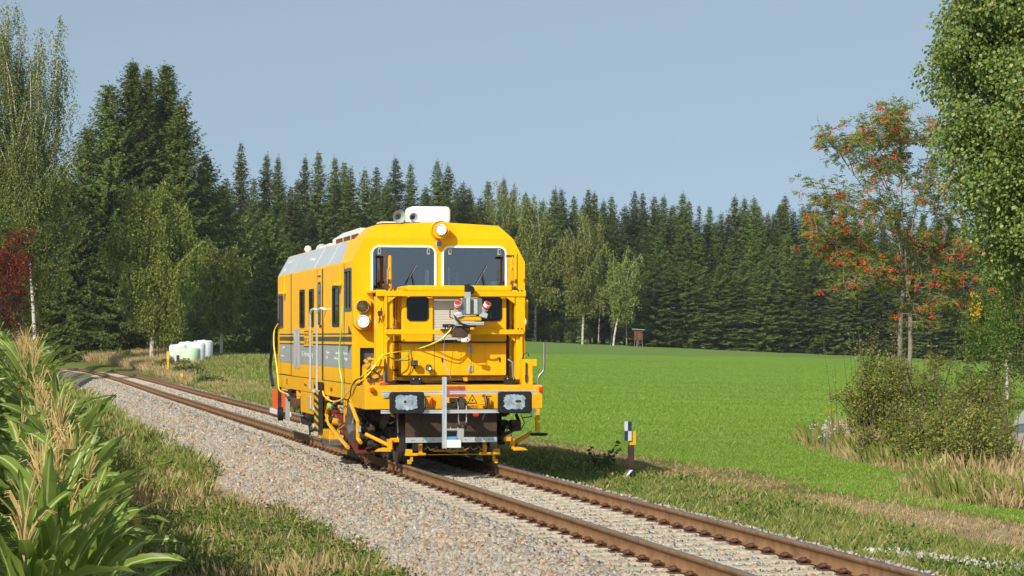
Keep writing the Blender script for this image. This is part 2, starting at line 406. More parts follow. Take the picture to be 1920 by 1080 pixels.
def road_left(y): return np.interp(y, [30, 40, 44, 50, 64, 75, 120], [7.9, 8.6, 8.95, 9.9, 12.5, 14.8, 25])
def zone_masks(x, y):
    """real ground cover: straw (mown dead grass strip, scrub edge), dirt (bare earth), field (young crop), far crop"""
    d = off(x, y)
    n1 = vnoise(x, y, 1.6, 21); n2 = vnoise(x, y, .45, 22); n3 = vnoise(x, y, 5, 23)
    dr = d - .77
    pxx = CX + F_PX * x / np.maximum(y, 5)
    straw = np.exp(-((dr - 3.9 - 1.2 * (n3 - .5)) / 1.35) ** 2) * (y < 92) * smooth01((dr - 1.8) / 1) * (.25 + .65 * n1)
    px = CX + F_PX * x / np.maximum(y, 5)
    isl = smooth01((x - (5.8 + 1.3 * n3)) / 1.6) * smooth01((y - 33) / 4) * (1 - smooth01((y - 64) / 6)) * (1 - smooth01((x - 10.8) / .8))
    straw = np.maximum(straw, isl * .9)
    dirt = np.exp(-((dr - 4.5) / .75) ** 2) * (1 - smooth01((y - 36.5) / 3)) * smooth01(n1 * 1.4)
    vl = (d < -2.6)
    dirt = np.where(vl, smooth01((n3 * .35 + n1 * .45 + n2 * .2 - .50) * 8), dirt)
    straw = np.where(vl, smooth01((n3 * .5 + n1 * .5 - .42) * 3) * .8, straw)
    sbx = np.where(y > 125, smooth01((372 - pxx) / 40), 1)
    bank = (d > 2) & (y > 70) & (d < 26) & (px < 620)
    sb = smooth01((n3 * .55 + n1 * .45 - .30) * 3.2) * np.where(y > 70, 1 - smooth01((d - np.interp(y, [70, 130, 150, 175], [2.9, 3.6, 5.2, 10])) / 2), 0)
    straw = np.where(bank, np.maximum(straw * (y < 90), sb * sbx), straw)
    rl = road_left(y); onroad = (x > rl - .2) & (y > 38) & (y < 120)
    straw = np.where(onroad, 0, straw)
    field = smooth01((dr - (4.9 + 1.2 * (n3 - .5))) / 1.5) * (1 - isl)
    bl = 220 + (x - 2) * 1.42
    farc = smooth01((y - bl) / 1.5)
    farc = np.where((px < 620) & (y > 190), 1, farc)
    field = np.where(bank, smooth01((d - np.interp(y, [70, 130, 150, 175], [3.3, 4.2, 6.4, 11])) / 1.5), field)
    return straw, dirt, field, farc

def axis(parts):
    out = []
    for a, b2, s in parts: out.append(np.arange(a, b2, s))
    return np.concatenate(out)
gx = np.concatenate([-np.geomspace(3000, 70, 26), axis([(-66, -34, 1.2), (-34, 16, .35), (16, 60, 1.2)]), np.geomspace(62, 3000, 26)])
gy = np.concatenate([[-400, -150, -60, -25, -10], axis([(0, 90, .4), (90, 190, .7), (190, 380, 2.2)]), np.geomspace(382, 5200, 30)])
GX, GY = np.meshgrid(gx, gy)
GZ = ground_z(GX, GY)
far = GY > 380
GZ = np.where(far, GZ + np.minimum((GY - 380) * .03, 14), GZ)
nx, ny = len(gx), len(gy)
idx = np.arange(nx * ny).reshape(ny, nx)
lp = np.stack([idx[:-1, :-1], idx[:-1, 1:], idx[1:, 1:], idx[1:, :-1]], -1).reshape(-1)

# ground material
m, n, b = _nt('ground')
def att(nm):
    a = n.nodes.new('ShaderNodeAttribute'); a.attribute_name = nm; return a.outputs['Fac']
P = geo(n)
na = noise(n, 9, 6, .7, P); nb2 = noise(n, 1.1, 5, .6, P); nc = noise(n, .12, 3, .5, P); nd = noise(n, 38, 4, .7, P)
grass = mixc(n, nb2, (.09, .14, .025), (.19, .21, .05))
grass = mixc(n, ramp(n, nd, [(.4, (0, 0, 0)), (.7, (.7, .7, .7))]), grass, (.16, .17, .045))
fld = ramp(n, nc, [(.3, (.145, .265, .026)), (.7, (.18, .31, .034))])
fld = mixc(n, ramp(n, na, [(.35, (0, 0, 0)), (.7, (.75, .75, .75))]), fld, (.23, .37, .05))
fld = mixc(n, ramp(n, nd, [(.56, (0, 0, 0)), (.68, (.75, .75, .75))]), fld, (.10, .19, .018))
fcr = mixc(n, nc, (.15, .245, .055), (.19, .29, .07))
fcr = mixc(n, ramp(n, na, [(.4, (0, 0, 0)), (.65, (.5, .5, .5))]), fcr, (.11, .15, .035))
fld = mixc(n, att('farc'), fld, fcr)
strw = mixc(n, na, (.32, .22, .11), (.48, .35, .19))
strw = mixc(n, ramp(n, nd, [(.5, (0, 0, 0)), (.7, (.8, .8, .8))]), strw, (.12, .12, .03))
drt = mixc(n, na, (.40, .30, .19), (.58, .46, .32))
c0 = mixc(n, att('field'), grass, fld)
c0 = mixc(n, att('straw'), c0, strw)
c0 = mixc(n, att('dirt'), c0, drt)
n.links.new(c0, b.inputs['Base Color']); b.inputs['Roughness'].default_value = .95; b.inputs['Specular IOR Level'].default_value = .1
bump(n, b, mth(n, 'ADD', na, nd), .9, .06)
g = npmesh('ground', np.stack([GX, GY, GZ], -1).reshape(-1, 3), lp, np.full(len(lp) // 4, 4), 'ground', smooth=True)
tag(g, kind='structure')
for nm, arr in zip(('straw', 'dirt', 'field', 'farc'), zone_masks(GX, GY)):
    a = g.data.attributes.new(nm, 'FLOAT', 'POINT'); a.data.foreach_set('value', np.ascontiguousarray(arr.ravel(), np.float32))

# gravel road at the right
m, n, b = _nt('road_gravel')
P = geo(n); na = noise(n, 14, 6, .7, P); nb2 = noise(n, 1.5, 3, .5, P)
n.links.new(mixc(n, na, (.27, .25, .22), (.46, .43, .39)), b.inputs['Base Color']); b.inputs['Roughness'].default_value = .95
bump(n, b, na, .6, .03)
ry = np.arange(38, 120, 1.0); rc = road_left(ry) + 1.9
V = []; 
for y_, c_ in zip(ry, rc):
    for k, o_ in enumerate((-1.9, -1.5, -.75, 0, .75, 1.5, 1.9)):
        X_ = c_ + o_
        V.append((X_, y_, gz(X_, y_) + (.075 if 0 < k < 6 else -.05)))
V = np.array(V); k7 = np.arange(len(ry) - 1)[:, None] * 7 + np.arange(6)[None]
lp = np.stack([k7, k7 + 1, k7 + 8, k7 + 7], -1).reshape(-1)
tag(npmesh('gravel_road', V, lp, np.full(len(lp) // 4, 4), 'road_gravel', smooth=True), kind='structure')

# ================================================================ THE TRACK
rng = np.random.default_rng(7)
TS = np.concatenate([np.arange(2, 120, .5), np.arange(120, 262, 1.0)])
def frame(y):
    s = sl_(y); L = np.sqrt(1 + s * s)
    return xc(y), zt(y), (1 / L, -s / L), (s / L, 1 / L)     # centre x, z, right vector, forward vector
def sweep(prof, ys, closed=False):
    V = []; X, Z, rt, fw = frame(ys)
    for (o_, z_) in prof:
        V.append(np.stack([X + o_ * rt[0], ys + o_ * rt[1], Z + z_], -1))
    V = np.stack(V, 1); N = len(prof); M = len(ys)
    a = np.arange(M - 1)[:, None] * N + np.arange(N if closed else N - 1)[None]
    nxt = (np.arange(N if closed else N - 1) + 1) % N
    b2 = np.arange(M - 1)[:, None] * N + nxt[None]
    lp = np.stack([a, b2, b2 + N, a + N], -1).reshape(-1)
    return V.reshape(-1, 3), lp
# ballast bed
def bal_z(d):
    return np.interp(d, [-3.1, -2.75, -1.72, -1.45, -.9, 0, .9, 1.45, 1.75, 2.25, 2.5], [-1.15, -.93, -.27, -.215, -.215, -.225, -.215, -.215, -.24, -.52, -.7])
prof = [(d, float(bal_z(d))) for d in np.concatenate([[-3.1], np.linspace(-2.75, -1.45, 8), np.linspace(-1.2, 1.2, 7), np.linspace(1.45, 2.5, 5)])]
m, n, b = _nt('ballast')
P = geo(n)
vo = n.nodes.new('ShaderNodeTexVoronoi'); vo.inputs['Scale'].default_value = 19; n.links.new(P, vo.inputs['Vector'])
sep = n.nodes.new('ShaderNodeSeparateColor'); n.links.new(vo.outputs['Color'], sep.inputs[0])
BST = [(0, (.23, .22, .21)), (.3, (.31, .28, .245)), (.55, (.36, .30, .235)), (.75, (.30, .29, .28)), (.9, (.34, .245, .17)), (1, (.48, .46, .42))]
colb = ramp(n, sep.outputs[0], BST)
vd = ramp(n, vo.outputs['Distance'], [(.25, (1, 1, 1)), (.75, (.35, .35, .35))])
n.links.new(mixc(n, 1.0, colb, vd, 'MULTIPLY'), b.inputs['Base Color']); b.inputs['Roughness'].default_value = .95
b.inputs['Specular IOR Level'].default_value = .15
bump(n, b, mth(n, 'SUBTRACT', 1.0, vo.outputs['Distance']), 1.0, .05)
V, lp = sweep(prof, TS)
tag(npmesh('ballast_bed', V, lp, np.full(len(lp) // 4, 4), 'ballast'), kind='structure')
# loose stones
m, n, b = _nt('stones')
rnd = geo(n, 'Random Per Island')
cs = ramp(n, rnd, [(0, (.25, .25, .25)), (.22, (.36, .35, .34)), (.42, (.45, .40, .33)), (.6, (.50, .385, .27)), (.74, (.33, .28, .225)), (.86, (.42, .265, .155)), (.93, (.24, .15, .10)), (1, (.62, .60, .55))])
nz = noise(n, 30, 4, .6, geo(n))
n.links.new(mixc(n, 1.0, cs, ramp(n, nz, [(.3, (.75, .75, .75)), (.7, (1, 1, 1))]), 'MULTIPLY'), b.inputs['Base Color'])
b.inputs['Roughness'].default_value = .9; b.inputs['Specular IOR Level'].default_value = .2
def stone_templates(k):
    out = []
    base = np.array([(-1, -1, -1), (1, -1, -1), (1, 1, -1), (-1, 1, -1), (-1, -1, 1), (1, -1, 1), (1, 1, 1), (-1, 1, 1)]) * .5
    tri = [(0, 3, 2), (0, 2, 1), (4, 5, 6), (4, 6, 7), (0, 1, 5), (0, 5, 4), (1, 2, 6), (1, 6, 5), (2, 3, 7), (2, 7, 6), (3, 0, 4), (3, 4, 7)]
    for i in range(k):
        v = base + rng.normal(0, .16, (8, 3)); v[4:] *= rng.uniform(.5, .95); v *= rng.uniform(.75, 1.25, 3)
        out.append((v, np.array(tri)))
    return out
def rotmats(n_, tilt=None):
    """random rotations; with tilt: about z plus a tilt up to that angle"""
    a = rng.uniform(0, 2 * np.pi, n_)
    if tilt is None: q = rng.normal(size=(n_, 4))
    else:
        t = rng.uniform(0, tilt, n_) / 2; ph = rng.uniform(0, 2 * np.pi, n_)
        q1 = np.stack([np.cos(t), np.sin(t) * np.cos(ph), np.sin(t) * np.sin(ph), 0 * t], -1)
        q2 = np.stack([np.cos(a / 2), 0 * a, 0 * a, np.sin(a / 2)], -1)
        w1, x1, y1, z1 = q1.T; w2, x2, y2, z2 = q2.T
        q = np.stack([w1*w2-x1*x2-y1*y2-z1*z2, w1*x2+x1*w2+y1*z2-z1*y2, w1*y2-x1*z2+y1*w2+z1*x2, w1*z2+x1*y2-y1*x2+z1*w2], -1)
    q /= np.linalg.norm(q, axis=1, keepdims=True); w_, x_, y_, z_ = q.T
    return np.stack([1-2*(y_*y_+z_*z_), 2*(x_*y_-w_*z_), 2*(x_*z_+w_*y_), 2*(x_*y_+w_*z_), 1-2*(x_*x_+z_*z_), 2*(y_*z_-w_*x_), 2*(x_*z_-w_*y_), 2*(y_*z_+w_*x_), 1-2*(x_*x_+y_*y_)], -1).reshape(-1, 3, 3)
def scatter(temps, pos, Rm, sc):
    """merge copies of (verts, faces[k corners]) templates; returns V, loops, counts"""
    Vs, Ls, Cs = [], [], []; n0 = 0
    pick = rng.integers(0, len(temps), len(pos)); sc = np.asarray(sc); sc = sc[:, None] * np.ones(3) if sc.ndim == 1 else sc
    for k, (tv, tf) in enumerate(temps):
        I = np.nonzero(pick == k)[0]
        if not len(I): continue
        v = np.einsum('nij,nvj->nvi', Rm[I], tv[None] * sc[I][:, None, :]) + pos[I][:, None, :]
        f = tf[None] + (np.arange(len(I)) * len(tv))[:, None, None] + n0
        Vs.append(v.reshape(-1, 3)); Ls.append(f.reshape(-1)); Cs.append(np.full(len(I) * len(tf), tf.shape[1]))
        n0 += len(I) * len(tv)
    return np.concatenate(Vs), np.concatenate(Ls), np.concatenate(Cs)
def track_points(y, d):
    X, Z, rt, fw = frame(y)
    return X + d * rt[0], y + d * rt[1], Z
def along(n_, y0, y1, p=1.0):
    """distances with density falling off away from the camera"""
    u = rng.uniform(0, 1, n_); a, b2 = y0 ** (1 - p), y1 ** (1 - p)
    return (a + u * (b2 - a)) ** (1 / (1 - p))
N = 62000
ys = along(N, 19, 135, 1.55); ds = rng.uniform(-2.95, -1.3, N)
N2 = 16000
ys2 = along(N2, 20, 120, 1.5); ds2 = np.where(rng.uniform(size=N2) < .72, rng.uniform(-.68, .68, N2), rng.uniform(.85, 2.1, N2))
N3 = 3500; ys3 = along(N3, 20, 120, 1.5); ds3 = rng.uniform(-1.32, -.85, N3)
ys = np.concatenate([ys, ys2, ys3]); ds = np.concatenate([ds, ds2, ds3])
X_, Y_, Z_ = track_points(ys, ds)
size = rng.uniform(.028, .062, len(ys)) * np.clip(ys / 40, 1, 1.9) ** .6
size[N:] *= .72
pos = np.stack([X_, Y_, Z_ + bal_z(ds) + size * .12], -1)
V, lp, cn = scatter(stone_templates(14), pos, rotmats(len(pos)), size)
tag(npmesh('ballast_stones', V, lp, cn, 'stones'), 'grey and tan crushed stones of the track ballast', 'ballast', kind='stuff')

# rails
def rail_prof(c):
    h = [(-.036, -.004), (-.030, 0), (.030, 0), (.036, -.004), (.036, -.034), (.009, -.052), (.008, -.14), (.070, -.158), (.073, -.172), (-.073, -.172), (-.070, -.158), (-.008, -.14), (-.009, -.052), (-.036, -.034)]
    return [(c + a, z) for a, z in h]
m, n, b = _nt('rail_steel')
P = geo(n); sx = n.nodes.new('ShaderNodeSeparateXYZ'); n.links.new(geo(n, 'Normal'), sx.inputs[0])
up = ramp(n, sx.outputs[2], [(.90, (0, 0, 0)), (.97, (1, 1, 1))])
nz = noise(n, 5, 6, .65, P)
rst = ramp(n, nz, [(.3, (.13, .066, .028)), (.5, (.215, .112, .048)), (.72, (.28, .155, .075))])
cc = mixc(n, up, rst, ramp(n, noise(n, 3, 4, .6, P), [(.3, (.155, .14, .13)), (.7, (.25, .23, .215))]))
n.links.new(cc, b.inputs['Base Color'])
n.links.new(mth(n, 'MULTIPLY', up, .5), b.inputs['Metallic'])
n.links.new(mth(n, 'SUBTRACT', .85, mth(n, 'MULTIPLY', up, .42)), b.inputs['Roughness'])
bump(n, b, noise(n, 60, 4, .6, P), .25, .005)
RS = np.concatenate([np.arange(2, 60, .5), np.arange(60, 262, 1.0)])
for c_, lab in ((-.75, 'left rusty rail with worn grey head, on the corn side'), (.75, 'right rusty rail with worn grey head, on the meadow side')):
    V, lp = sweep(rail_prof(c_), RS, True)
    o = npmesh('rail', V, lp, np.full(len(lp) // 4, 4), 'rail_steel'); tag(o, lab, 'rail', 'rails of the single track line')

# sleepers with fastenings
def sleeper_mesh(mb, mi=0):
    # body: tapered ends, slightly lower waist, narrow ribs pressed along the top
    zs = [(-1.28, .185), (-1.22, .205), (-.45, .205), (-.25, .19), (.25, .19), (.45, .205), (1.22, .205), (1.28, .185)]
    V = []; 
    for x_, h_ in zs: V += [(x_, -.14, -.385), (x_, -.105, -.385 + h_), (x_, .105, -.385 + h_), (x_, .14, -.385)]
    Fc = [(0, 1, 2, 3), (28, 31, 30, 29)]
    for i in range(7):
        a = i * 4
        for k in range(3): Fc.append((a + k, a + k + 4, a + k + 5, a + k + 1))
    mb.add(V, Fc, mi)
def clip_mesh(mb, sgn, mi=0):
    """rusted screw, spring and guide plate standing beside the rail foot"""
    mb.box((sgn * .125, 0, -.172), (.10, .15, .018), None, mi)
    mb.tube([(sgn * .07, -.045, -.150), (sgn * .12, -.060, -.125), (sgn * .165, -.035, -.135), (sgn * .165, .035, -.135), (sgn * .12, .060, -.125), (sgn * .07, .045, -.150)], .015, 6, True, mi)
    mb.cyl((sgn * .125, 0, -.165), (sgn * .125, 0, -.105), .018, 6, mi)
    mb.cyl((sgn * .125, 0, -.128), (sgn * .125, 0, -.108), .032, 6, mi)
SL_MAIN = 'pale concrete sleeper with four rusty fastenings in front of the yellow machine'
sroot = thing('sleeper', SL_MAIN, 'sleeper', group='concrete sleepers under the rails')
mb = MB(); sleeper_mesh(mb); mb.build('slab', 'concrete', sroot, bevel=0)
for rc_ in (-.75, .75):
    for sg in (-1, 1):
        mb = MB(); clip_mesh(mb, sg); o = mb.build('fastening', 'rust_clip', sroot); o.location = (rc_, 0, 0)
mb = MB(); sleeper_mesh(mb)
mb.cur = 1
for rc_ in (-.75, .75):
    for sg in (-1, 1):
        V0 = mb.n; mm = MB(); clip_mesh(mm, sg, 1)
        Vv = np.concatenate(mm.v) + np.array((rc_, 0, 0)); mb.add(Vv, mm.f, 1)
far_sl = mb.build('sleeper', ['concrete', 'rust_clip'])
tag(far_sl, 'small far pale concrete sleeper in the track behind the yellow machine', 'sleeper', 'concrete sleepers under the rails')
y_ = 19.0; first = True; firstf = True
random.seed(5)
while y_ < 176:
    X, Z, rt, fw = frame(np.array([y_])); rz = math.atan2(-float(sl_(y_)), 1) + random.uniform(-.006, .006)
    loc = (float(X[0]), y_, float(Z[0]) - random.uniform(0, .006))
    if y_ < 88:
        lab = SL_MAIN if y_ < 42 else 'pale concrete sleeper with rusty fastenings in the track beside or behind the yellow machine'
        if first: sroot.location = loc; sroot.rotation_euler = (0, 0, rz); first = False
        else: dup(sroot, loc, rz, label=lab)
    else:
        if firstf: far_sl.location = loc; far_sl.rotation_euler = (0, 0, rz); firstf = False
        else: dup(far_sl, loc, rz)
    y_ += .6 * math.cos(math.atan(.21))
# the long flat brown stone lying on the shoulder
mb = MB(); mb.add([(-.11, -.05, 0), (.12, -.06, 0), (.10, .05, 0), (-.10, .06, 0), (-.09, -.03, .05), (.11, -.05, .06), (.08, .04, .07), (-.08, .04, .05)], [(0, 3, 2, 1), (4, 5, 6, 7), (0, 1, 5, 4), (1, 2, 6, 5), (2, 3, 7, 6), (3, 0, 4, 7)])
o = mb.build('loose_stone', 'wood_dark', None, loc=(wx(688, 40.5), 40.5, -.62), rot=(.3, -.5, .3))
tag(o, 'long flat dark brown stone lying on the grey ballast slope', 'stone')
mb = MB(); mb.box((0, 0, 0), (.26, .12, .015)); o = mb.build('litter_scrap', 'mark_white', None, loc=(wx(647, 45), 45, -.19), rot=(.05, .12, .2))
tag(o, 'small pale blue scrap lying on the ballast beside the left rail', 'litter')

# ================================================================ THE YELLOW TRACK MEASURING MACHINE
# machine space: u right across the track, s backwards from the buffer faces, z up from the rail heads
TX0, TY0 = -0.751, 39.8
TRZ = math.atan(.203)
mach = thing('track_measuring_machine', 'bright yellow railway measuring machine with two front windows standing on the track', 'rail vehicle', (TX0, TY0, 0), TRZ)
def part(mb, name, mats, parent=None, **k): return mb.build(name, mats, parent or mach, **k)
def rrect(x0, x1, z0, z1, r, n=5):
    out = []
    for cx_, cz_, a0 in ((x1 - r, z1 - r, 0), (x0 + r, z1 - r, 90), (x0 + r, z0 + r, 180), (x1 - r, z0 + r, 270)):
        for i in range(n + 1):
            a = R(a0 + 90 * i / n); out.append((cx_ + r * math.cos(a), cz_ + r * math.sin(a)))
    return out
S0, S1 = 2.35, 13.8
HW = 1.465
SEC = [(-HW, 1.05), (-HW, 3.335), (-1.275, 3.72), (-1.05, 3.945), (0, 4.0), (1.02, 3.945), (1.265, 3.72), (HW, 3.335), (HW, 1.05)]
def shell(sec, s0, s1, lean):
    lean *= .55
    """octagonal body prism; the front face leans back above the window line"""
    mb = MB(); N = len(sec)
    V = [(u, s0 + max(0, z - 3.72) * lean, z) for u, z in sec] + [(u, s1, z) for u, z in sec]
    top = [i for i in range(N) if sec[i][1] >= 3.72]
    low = [i for i in range(N) if sec[i][1] <= 3.72]
    Fc = [tuple(top), tuple([i for i in range(N) if i <= top[0]] + [i for i in range(N) if i >= top[-1]])]
    Fc += [tuple(range(N, 2 * N))[::-1]]
    Fc = [f for f in Fc]
    for i in range(N):
        j = (i + 1) % N; Fc.append((i, i + N, j + N, j))
    mb.add(V, Fc); return mb
def boolean_cut(o, cutters):
    for c in cutters:
        md = o.modifiers.new('cut', 'BOOLEAN'); md.object = c; md.operation = 'DIFFERENCE'; md.solver = 'EXACT'
    dg = bpy.context.evaluated_depsgraph_get(); dg.update()
    me = bpy.data.meshes.new_from_object(o.evaluated_get(dg))
    o.modifiers.clear(); old = o.data; o.data = me; me.name = old.name
    bpy.data.meshes.remove(old)
    for c in cutters:
        d = c.data; bpy.data.objects.remove(c); bpy.data.meshes.remove(d)
def fixn(o):
    import bmesh
    bm = bmesh.new(); bm.from_mesh(o.data); bmesh.ops.recalc_face_normals(bm, faces=bm.faces); bm.to_mesh(o.data); bm.free()
def cutter(mb):
    o = mb.build('cut_tool', 'yellow'); o.parent = mach; fixn(o); return o
SPL = 3.72
SEC2 = [(-HW, 1.05), (-HW, 3.335), (-1.225, 3.765), (-.6, 3.83), (0, 3.85), (.6, 3.83), (1.225, 3.765), (HW, 3.335), (HW, 1.05)]
body = part(shell(SEC, S0, SPL, .38), 'body', 'yellow'); fixn(body)
body2 = part(MB().prism(SEC2, 'y', SPL, S1), 'body', 'yellow'); fixn(body2)
WINF = [(-1.125, -.075, 2.66, 3.575), (.07, 1.13, 2.66, 3.575)]
# left side windows: (s0, s1, z0, z1)
WINS = [(2.42, 3.26, 2.53, 3.21), (3.98, 4.84, 2.275, 2.955), (7.58, 8.24, 2.28, 2.955), (9.02, 9.78, 2.275, 2.97), (12.76, 13.62, 2.28, 2.95)]
def inset(sec): return [(u * .955, (z if z > 1.1 else 1.25) - (.06 if z > 1.3 else 0)) for u, z in sec]
cuts = [cutter(shell(inset(SEC), S0 + .07, SPL + .2, .38))]
for a, b2, c_, d_ in WINF: cuts.append(cutter(MB().prism(rrect(a, b2, c_, d_, .12), 'y', S0 - .3, S0 + .4)))
def wcut(ws):
    for a, b2, c_, d_ in ws:
        yield cutter(MB().prism(rrect(a, b2, c_, d_, .05), 'x', -HW - .2, -HW + .3))
        yield cutter(MB().prism(rrect(a, b2, c_, d_, .05), 'x', HW - .3, HW + .2))
cuts += list(wcut(WINS[:1])); cuts.append(cutter(MB().bb(-1.335, -1.07, S0 - .2, S0 + .55, 1.16, 1.895)))
bpy.context.view_layer.update(); boolean_cut(body, cuts)
cuts = [cutter(MB().prism(inset(SEC2), 'y', SPL - .2, S1 - .07))] + list(wcut(WINS[1:]))
bpy.context.view_layer.update(); boolean_cut(body2, cuts)
for body in (body2, body):
    bv = body.modifiers.new('bevel', 'BEVEL'); bv.width = .012; bv.segments = 2; bv.limit_method = 'ANGLE'; bv.angle_limit = R(25)
part(MB().bb(-1.38, -1.0, S0 + .56, S0 + .60, 1.1, 1.95), 'recess_back', 'black')
# skirt below the body side, deeper towards the front
for sg in (-1, 1):
    part(MB().bb(sg * 1.455, sg * 1.475, 2.3, 13.75, 1.03, 1.30), 'side_skirt', 'yellow', bevel=.006)
    part(MB().bb(sg * 1.468, sg * 1.479, 2.4, 13.7, 1.292, 1.302), 'skirt_seam', 'black')

# --- front windows
for (a, b2, c_, d_) in WINF:
    mb = MB(); o_, i_ = rrect(a - .028, b2 + .028, c_ - .035, d_ + .030, .15, 6), rrect(a + .006, b2 - .006, c_ + .018, d_ - .006, .10, 6)
    N = len(o_); V = [(u, S0 - .022, z) for u, z in o_] + [(u, S0 - .022, z) for u, z in i_] + [(u, S0 + .01, z) for u, z in o_] + [(u, S0 + .03, z) for u, z in i_]
    Fc = []
    for i in range(N):
        j = (i + 1) % N
        Fc += [(i, j, j + N, i + N), (i, i + 2 * N, j + 2 * N, j), (i + N, j + N, j + 3 * N, i + 3 * N)]
    mb.add(V, Fc); wf = part(mb, 'front_window', 'white_plastic')
    part(MB().prism(rrect(a + .01, b2 - .01, c_ + .01, d_ - .01, .10, 6), 'y', S0 + .02, S0 + .028), 'pane', 'glass', wf)
    for u_ in (a + .09, b2 - .13):
        part(MB().bb(u_, u_ + .045, S0 - .012, S0 + .019, d_ - .12, d_ - .02), 'clip', 'zinc', wf)
        part(MB().bb(u_ + .012, u_ + .033, S0 - .016, S0 - .0125, d_ - .10, d_ - .035), 'clip', 'black', wf)
    # wiper
    m_ = (a + b2) / 2 + .25
    part(MB().tube([(m_ - .02, S0 - .04, c_ + .05), (m_ - .12, S0 - .03, c_ + .48)], .010, 6).tube([(m_ - .22, S0 - .03, c_ + .30), (m_ - .04, S0 - .03, c_ + .60)], .008, 6), 'wiper', 'hose_black', wf)
# --- side windows
def side_window(s0, s1, z0, z1, frame='aluminium', dark='glass_dark', split=None, sg=-1):
    X = sg * HW
    mb = MB(); o_, i_ = rrect(s0 - .02, s1 + .02, z0 - .02, z1 + .02, .06, 4), rrect(s0 + .022, s1 - .022, z0 + .03, z1 - .03, .03, 4)
    N = len(o_); xo = X + sg * .014; xi = X - sg * .02
    V = [(xo, a, z) for a, z in o_] + [(xo, a, z) for a, z in i_] + [(X - sg * .005, a, z) for a, z in o_] + [(xi, a, z) for a, z in i_]
    Fc = []
    for i in range(N):
        j = (i + 1) % N; Fc += [(i, j, j + N, i + N), (i, i + 2 * N, j + 2 * N, j), (i + N, j + N, j + 3 * N, i + 3 * N)]
    mb.add(V, Fc); wf = part(mb, 'side_window', frame)
    part(MB().bb(X - sg * .012, X - sg * .018, s0 + .02, s1 - .02, z0 + .02, z1 - .02), 'pane', dark, wf)
    if split: part(MB().bb(X - sg * .006, X + sg * .010, split - .03, split + .03, z0 + .03, z1 - .03), 'bar', frame, wf)
    return wf
for k, (a, b2, c_, d_) in enumerate(WINS):
    for sg in (-1, 1):
        side_window(a, b2, c_, d_, 'window_frame' if k in (0, 4) else 'black', 'glass_dark', a + .42 if k in (0, 4) else None, sg)

# --- door with its window, drip rail and handrails
for sg in (-1, 1):
    X = sg * (HW + .001)
    d = part(MB().bb(X, X + sg * .014, 6.24, 6.94, 1.29, 3.30), 'door', 'yellow', bevel=.004)
    part(MB().bb(X, X + sg * .017, 6.215, 6.24, 1.29, 3.31), 'door_seal', 'black', d)
    part(MB().bb(X, X + sg * .017, 6.94, 6.965, 1.29, 3.31), 'door_seal', 'black', d)
    part(MB().prism(rrect(6.42, 6.86, 2.30, 3.08, .10, 4), 'x', X + sg * .004, X + sg * .018), 'door_window', 'black', d)
    part(MB().prism(rrect(6.46, 6.82, 2.34, 3.04, .08, 4), 'x', X + sg * .016, X + sg * .020), 'pane', 'glass_dark', d)
    part(MB().bb(X + sg * .012, X + sg * .018, 6.44, 6.84, 3.17, 3.20), 'vent', 'black', d)
    part(MB().cyl((X + sg * .01, 6.34, 2.27), (X + sg * .05, 6.34, 2.27), .03, 10), 'door_handle', 'black', d)
    for s_ in (5.98, 6.98):
        part(MB().tube([(X, s_ - .20, 2.56), (X + sg * .08, s_ - .17, 2.59), (X + sg * .13, s_ - .08, 2.57), (X + sg * .14, s_, 2.50), (X + sg * .14, s_, 1.12), (X + sg * .05, s_, 1.08)], .022, 8), 'handrail', 'aluminium', smooth=True)
part(MB().bb(-HW - .012, -HW - .002, 11.27, 11.29, 1.3, 3.34), 'panel_seam', 'black')
part(MB().bb(-HW - .006, -HW - .001, 3.33, 3.342, 1.3, 3.33), 'panel_seam', 'black')
part(MB().bb(-HW - .006, -HW - .001, 11.29, 13.3, 1.30, 1.312), 'panel_seam', 'black')
# small yellow rain pipes / lamps by the gutter
for s_, z_ in ((3.72, 3.0), (12.35, 3.0)):
    part(MB().bb(-HW - .03, -HW, s_, s_ + .05, z_, 3.34).box((-HW - .07, s_ + .04, z_ - .02), (.14, .22, .05)), 'side_lamp', 'yellow', bevel=.008)

# --- painted side bands (thin films standing 2-4 mm off the wall)
def band(name, mat_, pts, th=.003, sg=-1, base=.0015):
    return part(MB().prism(pts, 'x', sg * (HW + base), sg * (HW + base + th)), name, mat_)
for sg in (-1, 1):
    for a, b2 in ((2.40, 6.2), (6.98, 11.255), (11.30, 13.42)):
        band('grey_band', 'grey_band', [(a, 1.553), (b2, 1.553), (b2, 1.925), (a, 1.925)], sg=sg)
        band('stripe', 'olive_stripe', [(a, 1.998), (b2, 1.998), (b2, 2.082), (a, 2.082)], sg=sg)
        band('stripe', 'black', [(a, 2.118), (b2, 2.118), (b2, 2.138), (a, 2.138)], sg=sg)
        band('stripe', 'black', [(a, 1.930), (b2, 1.930), (b2, 1.950), (a, 1.950)], sg=sg, base=.003)
    X = sg * (HW + .016)
    part(MB().bb(X, X + sg * .003, 6.25, 6.93, 1.553, 1.925), 'grey_band', 'grey_band')
    part(MB().bb(X, X + sg * .003, 6.25, 6.93, 1.998, 2.082), 'stripe', 'olive_stripe')
    part(MB().bb(X, X + sg * .003, 6.25, 6.93, 2.118, 2.138).bb(X, X + sg * .003, 6.25, 6.93, 1.930, 1.950), 'stripe', 'black')
    band('arrow_head', 'olive_stripe', [(2.40, 1.998), (2.40, 2.082), (2.372, 2.04)], sg=sg, base=.006)
    band('arrow_head', 'olive_stripe', [(2.42, 2.138), (2.80, 2.138), (2.80, 2.27)], sg=sg)
    band('arrow_head', 'olive_stripe', [(2.42, 1.930), (2.80, 1.930), (2.80, 1.80)], sg=sg, base=.005)
